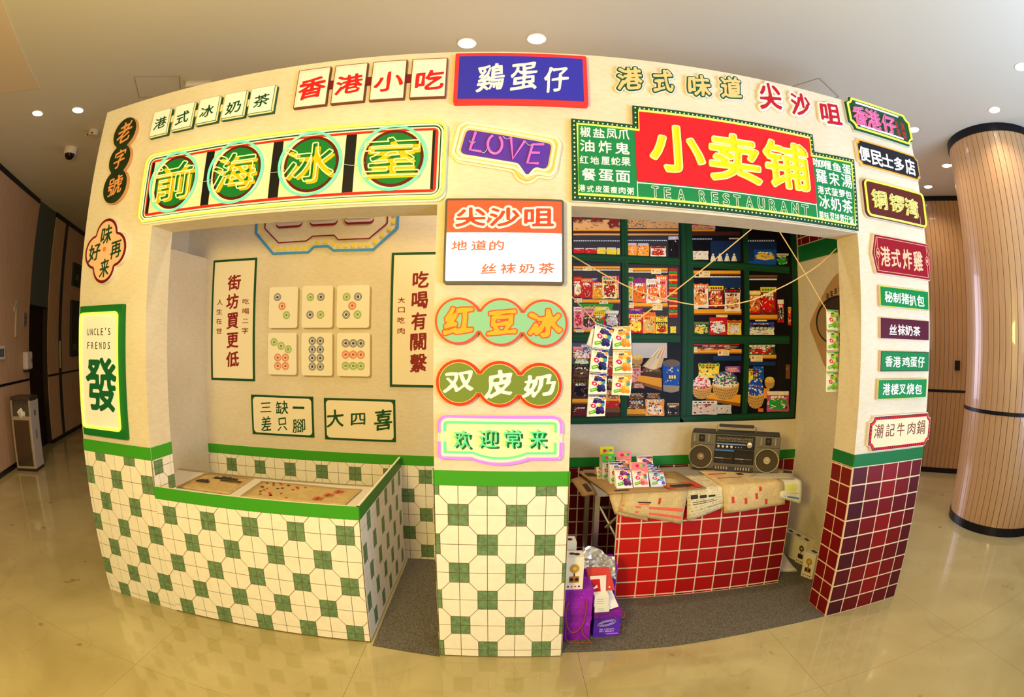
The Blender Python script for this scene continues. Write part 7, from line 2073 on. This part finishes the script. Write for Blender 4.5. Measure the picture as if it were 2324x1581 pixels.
t = thing('crumpled_tissue', 'crumpled white tissue in the bin opening', 'tissue', tuple(BF(0.15, 0.62, -0.06)))
mb = MB(); c0 = BF(0.15, 0.65, -0.02)
rr = random.Random(3)
bm_pts = []
for i in range(6):
    for j in range(9):
        a, b = PI * i / 5 - PI / 2, 2 * PI * j / 9
        r_ = 0.05 * (1 + rr.uniform(-.35, .35))
        bm_pts.append((c0.x + r_ * math.cos(a) * math.cos(b), c0.y + r_ * math.cos(a) * math.sin(b), c0.z + r_ * math.sin(a)))
mb.add(bm_pts, [(i * 9 + j, i * 9 + (j + 1) % 9, (i + 1) * 9 + (j + 1) % 9, (i + 1) * 9 + j) for i in range(5) for j in range(9)])
mb.build('tissue', M_SWH, t)
WA = wf
u0 = (Vector((-5.226, 0.881, 0)) - Vector((-4.0, -1.12, 0))).length      # where the wall measurements start
def wp(u): return u0 + u
t = thing('hand_sanitiser', 'white hand sanitiser dispenser on the left wall, below the switch plate', 'dispenser', tuple(WA(wp(1.40), 1.09, 0)))
MB().box(wp(1.32), 0, 1.10, wp(1.52), 0.09, 1.32, 0, WA).build('case', mat('dispenser_white', (216, 206, 200), 0.4), t, bevel=0.02)
MB().box(wp(1.35), 0.0, 1.07, wp(1.49), 0.06, 1.10, 0, WA).build('nozzle', M_RD, t)
MB().box(wp(1.45), 0.09, 1.18, wp(1.49), 0.093, 1.24, 0, WA).build('level_window', mat('orange_label', (190, 120, 70), 0.5), t)
t = thing('switch_plate', 'narrow silver call-button plate on the left wall', 'switch', tuple(WA(wp(1.41), 1.63, 0)))
MB().box(wp(1.36), 0, 1.63, wp(1.46), 0.012, 1.80, 0, WA).build('plate', mat('plate_silver', (170, 160, 150), 0.35, metal=0.6), t)
for z in (1.68, 1.74): MB().lathe([(0.014, 0.012), (0.012, 0.016)], (wp(1.41), z), 12, ax='d', fr=WA).build('button', M_RD, t)
t = thing('wall_thermostat', 'small white control panel at the left edge of the wall', 'control panel', tuple(WA(wp(0.60), 1.25, 0)))
MB().box(wp(0.48), 0, 1.25, wp(0.70), 0.02, 1.40, 0, WA).build('case', mat('dispenser_white', (216, 206, 200), 0.4), t, bevel=0.004)
MB().box(wp(0.52), 0.02, 1.28, wp(0.66), 0.022, 1.37, 0, WA).build('display', mat('display_grey', (96, 100, 96), 0.3), t)
t = thing('wall_numeral', 'tall brass numeral 1 mounted on the slatted wall', 'numeral', tuple(WA(wp(1.09), 1.50, 0)))
u1 = wp(1.06)
MB().prism([(u1, 1.50), (u1 + 0.055, 1.50), (u1 + 0.055, 1.93), (u1 + 0.02, 1.93), (u1 - 0.06, 1.85), (u1 - 0.06, 1.80), (u1, 1.85)], 0.0, 0.02, WA).build('numeral_body', mat('brass', (206, 190, 156), 0.4, metal=0.3), t)
M_SCR = mat('screen_dark', (40, 52, 48), 0.12)
for lb, z0, z1 in (('small dark landscape screen high on the far left wall', 2.33, 2.70), ('tall dark portrait screen on the far left wall', 1.20, 2.10)):
    t = thing('wall_screen', lb, 'screen', tuple(bf(1.3, z0, 0)), 'dark screens on the far left wall')
    MB().box(1.02, 0, z0, 1.62, 0.04, z1, 0, bf).build('frame', M_RD, t, bevel=0.003)
    MB().box(1.05, 0.04, z0 + 0.03, 1.59, 0.042, z1 - 0.03, 0, bf).build('glass', M_SCR, t)
    MB().box(1.10, 0.042, z0 + 0.10, 1.3, 0.043, z0 + 0.2, 0, bf).build('picture_patch', mat('scr_patch', (90, 96, 60), 0.4), t)
# ceiling fittings
t = thing('dome_camera', 'white dome security camera with a black lens on the ceiling at the left', 'camera', (-4.16, 1.19, CEIL))
MB().lathe([(0.075, 0), (0.075, -0.05), (0.068, -0.065)], (-4.16, 1.19, CEIL), 24).build('housing', mat('dispenser_white', (216, 206, 200), 0.4), t, smooth=True)
MB().lathe([(0.055, -0.065), (0.052, -0.085), (0.035, -0.11), (0.005, -0.12)], (-4.16, 1.19, CEIL), 24).build('lens_dome', mat('dome_black', (20, 16, 18), 0.1), t, smooth=True)
t = thing('smoke_detector', 'small white smoke detector on the ceiling near the stall corner', 'smoke detector', (-3.62, 1.02, CEIL))
MB().lathe([(0.055, 0), (0.055, -0.03), (0.045, -0.05)], (-3.62, 1.02, CEIL), 20).build('body', mat('detector_white', (200, 184, 166), 0.5), t, smooth=True)
for g in (2.3, 3.9, 5.3): MB().box(-3.62 + 0.05 * math.cos(g) - .008, 1.02 + 0.05 * math.sin(g) - .008, CEIL - 0.045, -3.62 + 0.05 * math.cos(g) + .008, 1.02 + 0.05 * math.sin(g) + .008, CEIL - 0.035).build('vent_slot', M_BLACK, t)
t = thing('exit_light_box', 'flat white box fixed to the ceiling above the five white boards', 'light fitting', (-2.2, 0.76, CEIL))
EF = Frame((-2.2, 0.76, CEIL), (0.93, 0.37, 0), (0, 0, 1))
MB().box(-0.10, -0.03, -0.05, 0.10, 0.03, 0.0, 0, EF).build('case', mat('detector_white', (200, 184, 166), 0.5), t, bevel=0.004)
MB().box(-0.09, 0.03, -0.045, 0.09, 0.032, -0.02, 0, EF).build('lens_strip', mat('dispenser_white', (216, 206, 200), 0.4), t)
t = thing('door_sensor', 'small black wall sensor on the right slatted wall', 'sensor', (5.2, 2.03, 1.22))
d_ = (Vector((5.2, 2.03, 0)) - rf.o).dot(rf.u)
MB().box(d_ - 0.04, 0, 1.215, d_ + 0.03, 0.03, 1.328, 0, rf).build('case', M_BLACK, t, bevel=0.003)
